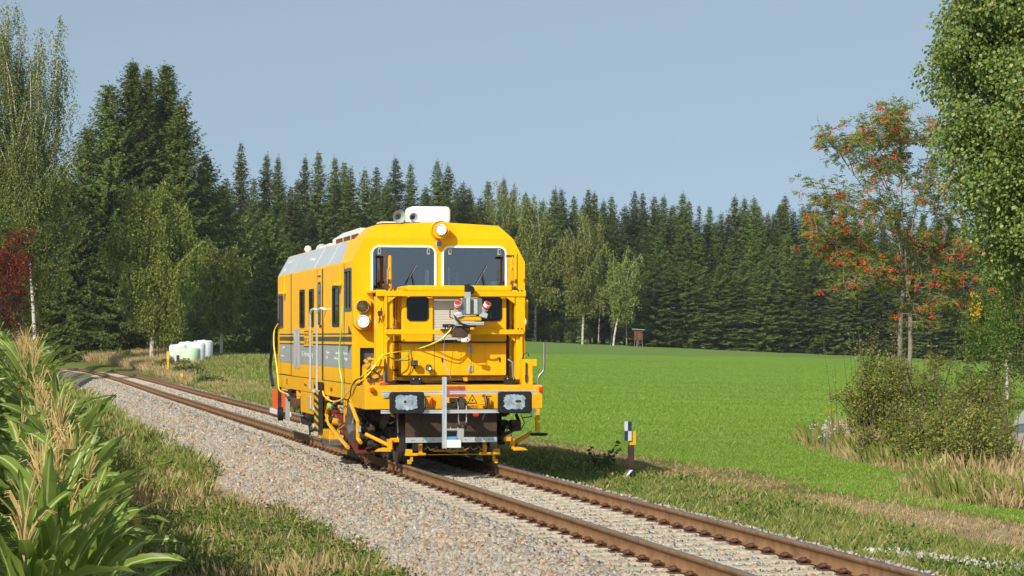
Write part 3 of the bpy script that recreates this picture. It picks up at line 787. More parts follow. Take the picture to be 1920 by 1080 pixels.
# lettering
def text(body_, loc, rot, size, mat_, name='lettering', parent=None, sx=1.0, align='LEFT'):
    cu = bpy.data.curves.new(name, 'FONT'); cu.body = body_; cu.size = size; cu.extrude = .0012; cu.align_x = align
    cu.resolution_u = 3
    o = bpy.data.objects.new(name, cu); COL.objects.link(o)
    dg = bpy.context.evaluated_depsgraph_get(); dg.update()
    me = bpy.data.meshes.new_from_object(o.evaluated_get(dg)); bpy.data.objects.remove(o)
    me.name = name; me.materials.clear(); me.materials.append(MATS[mat_])
    o = bpy.data.objects.new(name, me); COL.objects.link(o); o.parent = parent or mach
    o.location = loc; o.rotation_euler = rot; o.scale = (sx, 1, 1); return o
RL = (R(90), 0, R(-90))      # reads along the left side
XL = -HW - .0065
pl = part(MB().bb(-HW - .005, -HW - .0085, 7.70, 9.05, 1.885, 2.19), 'number_plate', 'yellow')
part(MB().bb(-HW - .0085, -HW - .011, 7.70, 9.05, 2.172, 2.190).bb(-HW - .0085, -HW - .011, 7.70, 9.05, 1.885, 1.903), 'plate_edge', 'black', pl)
text('EM-SAT', (-HW - .010, 8.98, 2.09), RL, .085, 'black_text', sx=3.0)
text('07-32', (-HW - .010, 8.98, 1.935), RL, .17, 'black_text', sx=2.35)
text('ST-Vermessung', (XL, 9.45, 1.70), RL, .14, 'white_text', sx=2.0)
text('Planung', (XL, 5.75, 1.775), RL, .075, 'white_text', sx=2.1); text('Bau', (XL, 5.75, 1.69), RL, .075, 'white_text', sx=2.1)
text('Trassen', (XL, 4.62, 1.775), RL, .08, 'white_text', sx=2.6); text('Gleisnetz', (XL, 4.62, 1.68), RL, .08, 'white_text', sx=2.1)
text('Kataster', (XL, 3.40, 1.775), RL, .075, 'white_text', sx=2.0); text('Analyse', (XL, 3.30, 1.68), RL, .08, 'white_text', sx=1.7)
text('GmbH', (XL, 13.0, 1.83), RL, .08, 'white_text', sx=2.6); text('www.', (XL, 13.2, 1.66), RL, .08, 'white_text', sx=4)
# emblem: tall blue-grey panel with an orange lozenge
em = part(MB().bb(-HW - .005, -HW - .0085, 9.84, 10.82, 1.46, 2.235), 'emblem', 'roof_grey')
part(MB().prism([(10.42, 1.62), (10.25, 1.82), (10.16, 2.03), (10.30, 1.86)], 'x', -HW - .0085, -HW - .011), 'emblem_mark', 'orange', em)
part(MB().prism([(10.75, 1.50), (10.50, 1.95), (10.65, 2.2), (10.8, 1.9)], 'x', -HW - .0085, -HW - .0105), 'emblem_mark', 'aluminium', em)
part(MB().prism([(9.90, 1.55), (10.08, 1.90), (10.05, 2.2), (9.88, 2.0)], 'x', -HW - .0085, -HW - .0105), 'emblem_mark', 'aluminium', em)
part(MB().prism([(10.45, 1.48), (10.30, 1.75), (10.2, 1.60), (10.3, 1.5)], 'x', -HW - .0085, -HW - .0105), 'emblem_mark', 'grey_band', em)
part(MB().prism([(10.35, 2.2), (10.2, 2.1), (10.12, 2.2)], 'x', -HW - .0085, -HW - .0105), 'emblem_mark', 'grey_band', em)
for s_, z_, w_ in ((11.9, 1.17, .14), (6.1, 1.17, .10), (3.0, 1.16, .12)):
    part(MB().bb(-1.476, -1.479, s_, s_ + w_, z_ - .06, z_ + .06), 'decal', 'wood_hut' if s_ > 10 else 'zinc')
text('Notaus', (-1.479, 9.0, 1.14), RL, .07, 'black_text', sx=2)
text('53|21', (-1.479, 5.1, 1.12), RL, .09, 'black_text', sx=1.6)

# --- grey roof flank panels and the white lettering on them
def on_slope(s, t, lift=.0):
    """point on the left roof flank, t from gutter 0 to crease 1"""
    u = -HW + (HW - 1.225) * t; z = 3.335 + .43 * t; L = math.hypot(.43, .24)
    return (u - .43 / L * lift, s, z + .24 / L * lift)
for (a, b2, at) in ((3.73, 11.26, .75), (11.30, 13.8, 0)):
    mb = MB(); V = []
    for l_ in (.003, -.002): V += [on_slope(a, .05, l_), on_slope(b2, .05, l_), on_slope(b2, .97, l_), on_slope(a + at, .97, l_)]
    mb.add(V, [(0, 1, 2, 3), (0, 4, 5, 1), (1, 5, 6, 2), (2, 6, 7, 3), (3, 7, 4, 0)]); part(mb, 'roof_flank', 'roof_grey')
for txt, s_, t_, sx_ in (('V-Messung', 9.3, .45, 1.9), ('GmbH', 13.2, .60, 2.2), ('Netz', 13.4, .22, 2.6)):
    p = on_slope(s_, t_, .0045); o = text(txt, p, (0, 0, 0), .12, 'white_text')
    ang = math.atan2(.43, .24)
    o.matrix_parent_inverse = Matrix(); o.rotation_euler = (Matrix.Rotation(R(-90), 3, 'Z') @ Matrix.Rotation(ang, 3, 'X')).to_euler(); o.scale = (sx_, 1, 1)
for s_ in (7.6, 5.5):
    mb = MB(); mb.tube([on_slope(s_, .05, .004), on_slope(s_, 1, .004)], .008, 4); part(mb, 'roof_seam', 'zinc')

# --- on the roof
ac = part(MB().prism(rrect(-.421, .284, 3.99, 4.285, .075, 5), 'y', 2.85, 3.35), 'roof_unit', 'white', bevel=.03, smooth=True)
part(MB().bb(-.96, -.30, 2.52, 3.0, 3.985, 4.005), 'horn_plate', 'white_plastic')
for u_, z_, r_, l_ in ((-.672, 4.082, .112, .42), (-.426, 4.075, .074, .34)):
    h = part(MB().lathe([(0, r_), (.012, r_ * .97), (.05, r_ * .66), (.12, r_ * .42), (.28, r_ * .26), (l_, r_ * .24), (l_, 0)], (u_, 2.38, z_), (0, 1, 0), 24), 'horn', 'white_plastic', smooth=True)
    part(MB().lathe([(.004, r_ * .93), (.05, r_ * .60), (.12, r_ * .36), (.2, r_ * .2), (.2, 0)], (u_, 2.38, z_), (0, 1, 0), 24), 'throat', 'zinc', h, smooth=True)
    part(MB().bb(u_ - .015, u_ + .015, 2.46, 2.56, 4.0, z_ - r_ * .4), 'bracket', 'zinc', h)
def headlamp(u, s, z, r=.105, lit=True, housing=True, hr=None, depth=.3, parent=None):
    hr = hr or r * 1.42
    h = part(MB().lathe([(.02, 0), (.02, hr * .9), (0, hr), (depth, hr), (depth, 0)], (u, s + .02, z), (0, 1, 0), 28) if housing else MB().lathe([(.06, 0), (.06, r * .96), (depth, r * .96), (depth, 0)], (u, s, z), (0, 1, 0), 24), 'headlight', 'yellow', parent, smooth=True)
    part(MB().lathe([(.03, r), (-.012, r * .98), (-.03, r * .90), (-.012, r * .80), (.02, r * .76)], (u, s, z), (0, 1, 0), 32), 'bezel', 'chrome', h, smooth=True)
    if lit:
        part(MB().lathe([(.012, r * .78), (.012, r * .70), (.012, 0)], (u, s, z), (0, 1, 0), 32), 'reflector', 'black', h)
        N = 24; pts = []
        for k in range(2 * N):
            a = math.pi * k / N; rr = r * (.69 if k % 2 else .62); pts.append((u + rr * math.cos(a), z + rr * math.sin(a)))
        part(MB().prism(pts, 'y', s + .002, s + .009), 'light_disc', 'led_on', h)
    else:
        part(MB().lathe([(.0, r * .78), (.05, r * .5), (.07, r * .2), (.05, 0)], (u, s + .012, z), (0, 1, 0), 28), 'reflector', 'aluminium', h, smooth=True)
        part(MB().sphere((u, s + .05, z), r * .24, 12, 8), 'bulb', 'white_plastic', h, smooth=True)
        part(MB().lathe([(-.008, 0), (-.004, r * .5), (.006, r * .8)], (u, s, z), (0, 1, 0), 28), 'lens', 'lens', h, smooth=True)
    return h
headlamp(-.012, 2.12, 3.862, .098, True, True, .146, .32)
part(MB().box((-.02, 2.27, 3.632), (.098, .07, .10)), 'work_light', 'zinc', bevel=.01)
part(MB().box((-.02, 2.232, 3.632), (.075, .006, .078)), 'work_light_lens', 'lens')
part(MB().cyl((-.02, 2.3, 3.68), (-.02, 2.3, 3.73), .02, 8), 'bracket', 'red')
for sg in (-1, 1):
    u_ = sg * 1.325
    cap = [(u_ + .148 * math.cos(a), 2.34 + .148 * math.sin(a) - .002) for a in np.linspace(math.pi, 2 * math.pi, 12)] + [(u_ + .148, 2.70), (u_ - .148, 2.70)]
    part(MB().prism(cap, 'y', 2.12, 2.36), 'lamp_housing', 'yellow', bevel=.01)
    headlamp(u_, 2.08, 2.577, .112, False, False); headlamp(u_, 2.08, 2.336, .112, True, False)
    for z_ in (2.35, 2.40, 2.45, 2.5, 2.55): part(MB().bb(u_ - .151, u_ - .149, 2.16, 2.19, z_, z_ + .03), 'lamp_slot', 'dark_red')
# white angular roof unit on the left roof edge, domes
mb = MB().prism([(4.15, 3.78), (4.2, 3.96), (4.6, 3.99), (6.9, 3.985), (8.3, 3.92), (8.25, 3.78)], 'x', -1.02, -.35)
ru = part(mb, 'roof_fan_unit', 'white', bevel=.01)
for k in range(3):
    s_ = 4.75 + k * 1.05; part(MB().bb(-1.026, -1.021, s_, s_ + .92, 3.80, 3.90), 'grille', 'wood_hut', ru)
part(MB().prism([(8.3, 3.79), (8.5, 3.86), (9.3, 3.84), (9.4, 3.79)], 'x', -1.06, -.5), 'roof_hatch', 'white_plastic')
part(MB().sphere((-1.02, 9.9, 3.79), .12, 18, 10, (1, 2.2, .9)), 'dome', 'roof_grey', smooth=True)
part(MB().sphere((-1.02, 12.2, 3.87), .075, 16, 10).cyl((-1.02, 12.2, 3.76), (-1.02, 12.2, 3.81), .03, 8), 'antenna_ball', 'white', smooth=True)

# --- inside the cab, seen through the panes
part(MB().bb(-1.35, 1.35, 2.45, 2.62, 1.3, 2.62), 'control_desk', 'dark_interior')
part(MB().bb(-1.3, 1.3, 5.2, 5.26, 1.3, 3.6), 'cab_rear_wall', 'dark_interior')
part(MB().bb(.93, 1.12, 2.6, 2.8, 2.6, 3.02), 'cab_cabinet', 'white_plastic')
part(MB().bb(-.22, -.16, 2.46, 2.50, 2.62, 3.2).bb(.17, .20, 2.46, 2.50, 2.62, 3.25), 'cab_post', 'white_plastic')
part(MB().cyl((.72, 2.6, 2.62), (.72, 2.6, 2.86), .012, 6).box((.72, 2.6, 2.90), (.06, .05, .10)).box((.78, 2.6, 2.72), (.14, .04, .1)), 'cab_microphone', 'black')
part(MB().bb(.15, .65, 3.22, 3.36, 2.30, 3.0), 'seat', 'seat_cloth', bevel=.05)
part(MB().bb(.15, .65, 2.85, 3.3, 2.26, 2.37), 'seat', 'seat_cloth', bevel=.04)

# --- gantry and front deck
GS = 1.15
part(MB().bb(-1.235, 1.235, GS, GS + .09, 2.735, 2.822), 'gantry_beam', 'yellow', bevel=.008)
part(MB().prism(rrect(-.72, 1.02, 2.822, 2.915, .04, 3), 'y', 1.24, 2.33), 'deck_cover', 'yellow', bevel=.02)
part(MB().bb(-1.235, -.80, GS + .02, 2.33, 2.80, 2.84).bb(1.02, 1.235, GS + .02, 2.33, 2.80, 2.84), 'side_deck', 'yellow', bevel=.006)
part(MB().bb(-.20, .30, 1.318, 1.322, 2.862, 2.868), 'deck_seam', 'black')
part(MB().prism(rrect(-1.10, 1.19, 2.118, 2.196, .02, 3), 'y', GS - .08, GS), 'gantry_beam', 'yellow', bevel=.008)
mb = MB(); mb.bb(-1.225, -1.10, GS + .1, GS + .35, 1.36, 2.735); part(mb, 'gantry_post', 'yellow', bevel=.008)
mb = MB(); mb.bb(-1.10, -1.06, GS, GS + .1, 1.36, 2.735); part(mb, 'gantry_post', 'yellow', bevel=.005)
mb = MB(); mb.bb(-1.06, -.96, GS + .06, GS + .09, 1.36, 2.735); part(mb, 'gantry_post', 'yellow', bevel=.003)
mb = MB(); mb.bb(1.07, 1.225, GS + .02, GS + .2, 1.38, 2.735); part(mb, 'gantry_post', 'yellow', bevel=.008)
mb = MB(); mb.bb(1.13, 1.17, GS - .03, GS + .02, 1.50, 2.10); part(mb, 'post_rib', 'yellow', bevel=.004)
for u_ in (-1.06, 1.05):
    sgn = 1 if u_ < 0 else -1
    part(MB().prism([(u_, 2.735), (u_ + sgn * .16, 2.735), (u_, 2.62)], 'y', GS + .02, GS + .06), 'gusset', 'yellow')
    part(MB().prism([(u_, 2.118), (u_ + sgn * .12, 2.118), (u_, 2.00)], 'y', GS + .0, GS + .05), 'gusset', 'yellow')
for u_ in (-1.07, -1.0, -.94, 1.10, 1.16):
    for z_ in (2.826, 2.20):
        part(MB().cyl((u_, GS + .0, z_), (u_, GS + .0, z_ + .022), .013, 6), 'bolt', 'rust_clip')
# hydraulic cylinders and amber beacon in the left bay
part(MB().bb(-.955, -.72, 1.95, 1.98, 1.42, 2.74), 'bay_back', 'yellow_worn')
for u_ in (-.905, -.80):
    part(MB().tube([(u_ - .03, 1.6, 2.72), (u_ - .03, 1.6, 2.30), (u_ - .012, 1.6, 2.27), (u_ + .012, 1.6, 2.27), (u_ + .03, 1.6, 2.30), (u_ + .03, 1.6, 2.72)], .008, 6), 'hose_loop', 'dark_red')
for u_ in (-.90, -.83, -.78):
    part(MB().cyl((u_, 1.7, 1.45), (u_, 1.7, 2.1), .024, 10), 'hydraulic_ram', 'yellow_worn', smooth=True)
for z_ in (1.52, 1.80, 1.98): part(MB().bb(-.95, -.74, 1.64, 1.76, z_, z_ + .025), 'clamp', 'brown_plate')
bc = part(MB().cyl((-.845, 1.55, 2.19), (-.845, 1.55, 2.24), .055, 16), 'beacon', 'yellow', smooth=True)
part(MB().lathe([(0, .045), (.07, .04), (.10, .02), (.105, 0)], (-.845, 1.55, 2.24), (0, 0, 1), 16), 'beacon_dome', 'amber', bc, smooth=True)
# cabinet behind the gantry
cab = MB()
cab.prism(rrect(-.72, -.20, 1.995, 2.74, .03, 2), 'y', 1.70, 2.32); part(cab, 'cabinet', 'yellow', bevel=.015)
part(MB().prism(rrect(.425, 1.02, 1.995, 2.74, .03, 2), 'y', 1.70, 2.32), 'cabinet', 'yellow', bevel=.015)
part(MB().bb(-.72, 1.02, 1.72, 2.32, 2.74, 2.82), 'cabinet_top', 'yellow')
sh = MB().bb(-.197, .422, 1.745, 1.80, 2.0, 2.74); so_ = part(sh, 'roller_shutter', 'cream_shutter')
sl_m = MB()
for k in range(17):
    z_ = 2.02 + k * .042; sl_m.prism([(1.744, z_), (1.741, z_ + .004), (1.740, z_ + .02), (1.741, z_ + .036), (1.744, z_ + .040)], 'x', -.19, .416)
part(sl_m, 'shutter_slats', 'cream_shutter', so_)
part(MB().bb(-.197, .422, 1.70, 1.78, 1.985, 2.01), 'shutter_sill', 'black')
for (a, b2) in ((-.625, -.29), (.53, .93)):
    wf = part(MB().prism(rrect(a - .014, b2 + .014, 2.335, 2.735, .07, 5), 'y', 1.685, 1.70), 'cabinet_window', 'black')
    part(MB().prism(rrect(a + .006, b2 - .006, 2.352, 2.72, .06, 5), 'y', 1.680, 1.6845), 'pane', 'glass_dark', wf)
part(MB().prism(rrect(-.72, 1.02, 1.445, 1.985, .02, 2), 'y', 1.72, 2.32), 'lower_cabinet', 'yellow', bevel=.012)
part(MB().bb(-.72, 1.02, 1.60, 2.30, 1.985, 1.995), 'cabinet_seam', 'black')
for u_ in (-.18, .43): part(MB().bb(u_, u_ + .006, 1.7165, 1.7195, 1.46, 1.97), 'door_seam', 'brown_plate')
for z_ in (1.86, 1.55):
    part(MB().bb(.385, .465, 1.700, 1.719, z_ - .045, z_ + .055), 'hinge', 'zinc', bevel=.004)
    part(MB().bb(.42, .43, 1.694, 1.7, z_ - .045, z_ + .055), 'hinge_pin', 'black')
for u_ in (-.06, .90): part(MB().bb(u_, u_ + .018, 1.700, 1.719, 1.67, 1.73), 'latch', 'black')
wl = part(MB().box((-.53, 1.60, 1.65), (.115, .07, .095)), 'work_light', 'black', bevel=.012)
part(MB().box((-.53, 1.561, 1.655), (.098, .006, .078)), 'lens', 'lens', wl); part(MB().box((-.53, 1.566, 1.655), (.09, .004, .07)), 'reflector', 'chrome', wl)
part(MB().tube([(-.53, 1.64, 1.61), (-.50, 1.70, 1.56)], .014, 6), 'bracket', 'black', wl)
wl = part(MB().lathe([(0, .052), (.02, .056), (.07, .04), (.08, 0)], (-.285, 1.60, 1.575), (0, 1, 0), 18), 'work_light', 'black', smooth=True)
part(MB().lathe([(.004, .044), (.02, .03), (.03, 0)], (-.285, 1.60, 1.575), (0, 1, 0), 18), 'reflector', 'chrome', wl, smooth=True)
for o in list(mach.children):
    nm = o.name.split('.')[0]
    if nm in ('cabinet', 'cabinet_top', 'roller_shutter', 'shutter_sill', 'cabinet_window', 'lower_cabinet', 'cabinet_seam', 'door_seam', 'hinge', 'hinge_pin', 'latch') or (nm == 'work_light' and o.name != 'work_light'):
        o.location = (-.07, -.34, 0)
part(MB().bb(-.78, .94, 1.95, 2.34, 1.40, 2.83), 'cabinet_back', 'yellow')
# right bay: dark column, hose
part(MB().bb(1.02, 1.10, 1.9, 2.3, 1.40, 2.74), 'bay_back', 'brown_plate')
part(MB().tube([(1.05, 1.55, 2.72), (1.05, 1.5, 2.0), (1.04, 1.5, 1.60)], .018, 8), 'pipe', 'yellow_worn')
part(MB().tube([(1.0, 1.45, 1.70), (1.06, 1.40, 1.66), (1.065, 1.38, 1.45), (1.05, 1.3, 1.25), (1.0, 1.2, 1.18)], .038, 8), 'suction_hose', 'hose_black', smooth=True)
# platform edge and rubber blocks
part(MB().bb(-.74, 1.02, 1.55, 2.3, 1.36, 1.44), 'platform', 'yellow_worn', bevel=.006)
part(MB().bb(-1.45, 1.42, 1.2, 2.3, 1.27, 1.31).bb(-1.2, 1.2, 2.0, 2.3, 1.1, 1.36), 'platform_under', 'black')
for u_ in (-.62, .93):
    part(MB().box((u_, 1.02, 1.335), (.155, .2, .165)), 'rubber_block', 'rubber', bevel=.01)
    for k in (-.05, .05): part(MB().cyl((u_ + k, .91, 1.40), (u_ + k, .925, 1.40), .010, 8), 'bolt', 'aluminium')
part(MB().cyl((-.56, 1.1, 1.345), (-.30, 1.1, 1.345), .022, 10).tube([(-.30, 1.1, 1.345), (-.1, 1.15, 1.345), (.1, 1.2, 1.32), (.3, 1.2, 1.31)], .016, 8), 'hose', 'wood_dark')
part(MB().bb(.20, .24, 1.05, 1.2, 1.36, 1.42), 'bracket', 'yellow_worn')

# --- headstock
hs = part(MB().bb(-1.492, 1.405, .66, 2.3, .918, 1.275), 'headstock', 'yellow', bevel=.01)
part(MB().bb(-1.492, 1.405, .70, 1.2, 1.275, 1.300), 'headstock_top', 'yellow', bevel=.004)
part(MB().bb(-.20, .13, .652, .659, 1.118, 1.286), 'red_plate', 'sign_red')
text('Achtung Messbetrieb', (-.035, .650, 1.225), (R(90), 0, 0), .028, 'orange', align='CENTER', sx=1.05)
text('nicht rangieren', (-.035, .650, 1.14), (R(90), 0, 0), .028, 'orange', align='CENTER')
ls = part(MB().prism([(.165, 1.008), (.33, 1.008), (.2475, 1.153)], 'y', .653, .659), 'warning_sign', 'black')
part(MB().prism([(.186, 1.020), (.309, 1.020), (.2475, 1.129)], 'y', .649, .6525), 'sign_face', 'mark_yellow', ls)
pts = []
for k in range(16):
    a = math.pi * k / 8; rr = .020 if k % 2 else .011; pts.append((.2475 + rr * math.cos(a), 1.058 + rr * math.sin(a)))
part(MB().prism(pts, 'y', .645, .6485), 'laser_symbol', 'black', ls)
part(MB().bb(.148, .340, .653, .659, .934, .998), 'sign_label', 'orange', ls)
part(MB().bb(.153, .335, .650, .6525, .939, .993), 'sign_label', 'mark_yellow', ls)
text('Laserstrahl', (.244, .648, .955), (R(90), 0, 0), .036, 'black_text', align='CENTER')
for u_ in (-1.385, 1.37): part(MB().box((u_, .62, 1.235), (.062, .08, .07)), 'end_marker', 'red', bevel=.006)
part(MB().bb(-1.2, -1.12, .64, .66, 1.10, 1.17).cyl((-1.15, .655, 1.145), (-1.15, .63, 1.145), .04, 12), 'socket', 'zinc')
for u_ in (-1.14, 1.16):
    v = part(MB().cyl((u_, .95, 1.25), (u_, .95, 1.52), .02, 10), 'jack_rod', 'steel')
    part(MB().lathe([(0, .05), (.01, .075), (.035, .075), (.045, .03)], (u_, .95, 1.30), (0, 0, 1), 16), 'hand_wheel', 'red', v, smooth=True)
# buffers
for u_ in (-.918, .818):
    bf = part(MB().prism(rrect(u_ - .275, u_ + .275, .868, 1.212, .045, 4), 'y', 0, .055), 'buffer', 'rubber', bevel=.012)
    part(MB().cyl((u_, .05, 1.04), (u_, .66, 1.04), .13, 18), 'buffer_shank', 'grime', bf, smooth=True)
    pts = []
    rr_ = random.Random(3 if u_ < 0 else 8)
    for k in range(44):
        a = 2 * math.pi * k / 44
        q = (abs(math.cos(a)) ** 5 + abs(math.sin(a)) ** 5) ** (-1 / 5)
        pts.append((u_ - .01 + .175 * q * math.cos(a) * rr_.uniform(.9, 1.06), 1.045 + .118 * q * math.sin(a) * rr_.uniform(.88, 1.06)))
    part(MB().prism(pts, 'y', -.004, .001), 'grease_patch', 'grease', bf)
    ce = u_ + (-.03 if u_ < 0 else .05); w_ = .045 if u_ < 0 else .10
    part(MB().prism([(ce + w_ * math.cos(a) * rr_.uniform(.85, 1.1), 1.055 + .048 * math.sin(a) * rr_.uniform(.85, 1.1)) for a in np.linspace(0, 2 * math.pi, 20, endpoint=False)], 'y', -.007, -.004), 'wear_mark', 'zinc', bf)
    part(MB().prism([(ce + w_ * .5 * math.cos(a), 1.055 + .024 * math.sin(a)) for a in np.linspace(0, 2 * math.pi, 14, endpoint=False)], 'y', -.009, -.007), 'wear_mark', 'grime', bf)
# coupling, hoses on the headstock
ck = part(MB().bb(-.13, .11, .58, .66, 1.03, 1.10).bb(-.06, .05, .28, .66, .96, 1.08).prism(rrect(-.045, .04, .93, 1.12, .03, 3), 'y', .18, .34), 'coupling_hook', 'grime', bevel=.01)
for u_ in (-.06, .07):
    part(MB().tube([(u_, .33, 1.08), (u_, .22, .98), (u_, .20, .75), (u_ * .4, .20, .60)], .014, 8), 'coupling_link', 'steel', ck, smooth=True)
part(MB().box((.005, .22, .67), (.15, .06, .10)).cyl((.005, .2, .60), (.005, .2, .68), .05, 10).cyl((-.05, .22, .68), (.06, .22, .68), .055, 10), 'coupling_shackle', 'grime', ck, smooth=True)
part(MB().prism([(-.19, .93), (.13, .93), (.13, 1.02), (-.19, 1.02)], 'y', .60, .655), 'hook_pocket', 'black')
for u_, c_ in ((-.42, 'red'), (.50, 'orange')):
    part(MB().cyl((u_, .60, 1.10), (u_, .62, .97), .022, 8), 'brake_handle', c_, smooth=True)
for u_ in (-.56, .44):
    part(MB().tube([(u_, .66, 1.13), (u_, .54, 1.12), (u_ + .01, .50, 1.02), (u_ + .0, .50, .88), (u_ - .05, .52, .74)], .024, 8), 'brake_hose', 'hose_black', smooth=True)
    part(MB().box((u_ + .07, .63, 1.02), (.07, .08, .12)).cyl((u_ - .07, .6, 1.0), (u_ + .1, .6, 1.0), .016, 6), 'brake_cock', 'yellow_worn', bevel=.006)
    part(MB().tube([(u_ - .07, .62, 1.16), (u_ - .05, .58, 1.19), (u_ + .05, .58, 1.19), (u_ + .07, .62, 1.16)], .008, 6), 'handle', 'red')
# aluminium survey frame
fr = MB()
def alubar(x0, x1, z0, z1, s0, s1):
    h = z1 - z0; v_ = x1 - x0
    if v_ > h: fr.bb(x0, x1, s0 + .012, s1, z0, z1).bb(x0, x1, s0, s0 + .012, z0, z0 + h * .33).bb(x0, x1, s0, s0 + .012, z1 - h * .33, z1)
    else: fr.bb(x0, x1, s0 + .012, s1, z0, z1).bb(x0, x0 + v_ * .33, s0, s0 + .012, z0, z1).bb(x1 - v_ * .33, x1, s0, s0 + .012, z0, z1)
alubar(-1.313, 1.194, 1.170, 1.222, .12, .17); alubar(-1.313, 1.194, .868, .922, .12, .17); alubar(-.342, -.276, .315, 1.445, .055, .115)
alubar(-.276, .0, .600, .625, .06, .12)
sf = part(fr, 'survey_frame', 'aluminium')
part(MB().bb(-.27, -.05, .03, .10, .325, .45), 'sensor_box', 'white_plastic', sf, bevel=.004)
part(MB().bb(-.26, -.12, .035, .095, .452, .50), 'sensor_cap', 'blue', sf)
part(MB().bb(-.10, .0, .06, .14, .46, .60), 'sensor_block', 'zinc', sf)
part(MB().tube([(-.20, .07, .5), (-.28, .08, .56), (-.2, .1, .62)], .008, 6), 'sensor_cable', 'hose_black', sf)
for u_ in (.66, .98, -.2, -.08): part(MB().cyl((u_, .14, 1.222 if u_ > .3 else .625), (u_, .14, 1.245 if u_ > .3 else .645), .008, 6), 'bolt', 'zinc', sf)
part(MB().cyl((.24, .35, .84), (.24, .28, .84), .045, 12), 'tail_lamp', 'red', smooth=True)

# --- plate, strip and gear below the headstock
part(MB().bb(-.80, .70, .92, .94, .456, .90), 'front_plate', 'brown_plate')
ap = part(MB().bb(-.80, .70, .88, .905, .374, .456), 'bolt_strip', 'aluminium')
for u_ in (-.70, -.66, -.52, -.35, -.1, .05, .18, .34, .48, .56, .62): part(MB().cyl((u_, .879, .415), (u_, .874, .415), .008, 8), 'bolt_hole', 'black', ap)
part(MB().bb(-.33, -.05, .945, .95, .85, .88), 'stay', 'yellow_worn')
def wheel(u, s, r, sg, w_=.13, parent=None):
    wr = part(MB().lathe([(-w_ / 2, r * .5), (-w_ / 2, r - .005), (w_ / 2 - .035, r + .004), (w_ / 2 - .03, r + .028), (w_ / 2, r + .026), (w_ / 2, r * .5)], (u, s, r), (-sg, 0, 0), 40), 'wheel', 'steel', parent, smooth=True)
    part(MB().lathe([(-w_ / 2 + .02, 0), (-w_ / 2 - .02, r * .25), (-w_ / 2 + .03, r * .52), (w_ / 2 - .03, r * .52), (w_ / 2 - .03, 0)], (u, s, r), (-sg, 0, 0), 28), 'hub', 'grime', wr, smooth=True)
for s_ in (1.85, 10.2):
    for sg in (-1, 1): wheel(sg * .755, s_, .38, sg)
    part(MB().cyl((-.7, s_, .38), (.7, s_, .38), .08, 14), 'axle', 'grime', smooth=True)
for s_ in (3.3, 4.4, 6.9, 7.6):
    for sg in (-1, 1): wheel(sg * .755, s_, .17, sg, .09)
    part(MB().cyl((-.7, s_, .17), (.7, s_, .17), .035, 10), 'axle', 'grime')
for sg in (-1, 1):
    part(MB().bb(sg * .845, sg * .96, 1.5, 2.2, .30, .62).bb(sg * .83, sg * .93, 1.2, 2.5, .45, .52), 'axle_box', 'grime', bevel=.02)
    part(MB().bb(sg * .845, sg * .96, 9.85, 10.55, .30, .62), 'axle_box', 'grime', bevel=.02)
    g_ = MB(); g_.bb(sg * .665, sg * .775, 1.02, 1.10, .20, .26); g_.bb(sg * .45, sg * .78, 1.00, 1.12, .155, .20) ; g_.bb(sg * .655, sg * .70, 1.03, 1.09, .06, .16); g_.bb(sg * .68, sg * .745, 1.03, 1.09, .02, .09)
    part(g_, 'rail_guard', 'yellow_worn', bevel=.006)
    part(MB().bb(sg * .50, sg * .56, 1.05, 1.12, .2, .40), 'guard_arm', 'yellow_worn')
part(MB().bb(-.5, .5, 1.14, 1.17, .160, .172), 'guard_bar', 'yellow_worn')
part(MB().bb(-.3, .25, 1.2, 1.35, .21, .24), 'guard_bar', 'yellow_worn')
part(MB().cyl((-.05, 1.05, .29), (.18, 1.05, .28), .022, 10), 'sensor_tube', 'steel', smooth=True)
part(MB().bb(-.62, .62, 1.3, 2.4, .22, .36), 'underframe', 'black')
part(MB().bb(-.95, .95, 2.4, 9.5, .40, .98), 'underframe', 'black')
part(MB().bb(-.6, .6, 1.0, 2.4, .50, .90), 'underframe', 'black')
part(MB().bb(-.55, .55, 3.0, 9.0, .20, .40), 'underframe', 'grime')
for k in range(9):
    u_ = -.55 + k * .14; part(MB().tube([(u_, 1.12, .30), (u_ + .06, 1.16, .24), (u_ + .13, 1.12, .27)], .010, 5), 'small_pipe', 'yellow_worn' if k % 2 else 'steel')
# ploughs and arms at the front corners
for sg in (-1, 1):
    part(MB().prism([(sg * 1.25, .225), (sg * 1.20, .265), (sg * 1.10, .285), (sg * 1.03, .275), (sg * 1.0, .235), (sg * 1.01, .222)], 'y', 1.05, 1.30), 'plough_shoe', 'yellow', bevel=.008)
    part(MB().tube([(sg * 1.38, 1.4, .50), (sg * 1.02, 1.25, .32)], .032, 10), 'plough_ram', 'yellow', smooth=True)
    part(MB().bb(sg * .98, sg * 1.04, 1.1, 1.35, .25, .42).bb(sg * .86, sg * 1.0, 1.15, 1.3, .37, .44), 'plough_bracket', 'yellow_worn', bevel=.008)
    part(MB().bb(sg * 1.02, sg * 1.12, 1.3, 1.45, .30, .34), 'plough_hinge', 'grime')
part(MB().prism([(-1.16, .72), (-1.02, .92), (-.98, .88), (-1.02, .76), (-1.12, .58)], 'y', 1.15, 1.18), 'deflector', 'brown_plate')
part(MB().prism([(-1.0, .85), (-.94, .80), (-.94, .77), (-1.01, .80)], 'y', 1.12, 1.15), 'deflector_tip', 'yellow')
part(MB().tube([(-.87, 1.3, .85), (-.86, 1.25, .55), (-.88, 1.2, .40)], .03, 10), 'sand_pipe', 'steel', smooth=True)
part(MB().tube([(-1.28, .95, .90), (-1.22, .9, .78), (-1.05, .9, .68), (-.95, .9, .74)], .008, 5), 'small_pipe', 'hose_black')
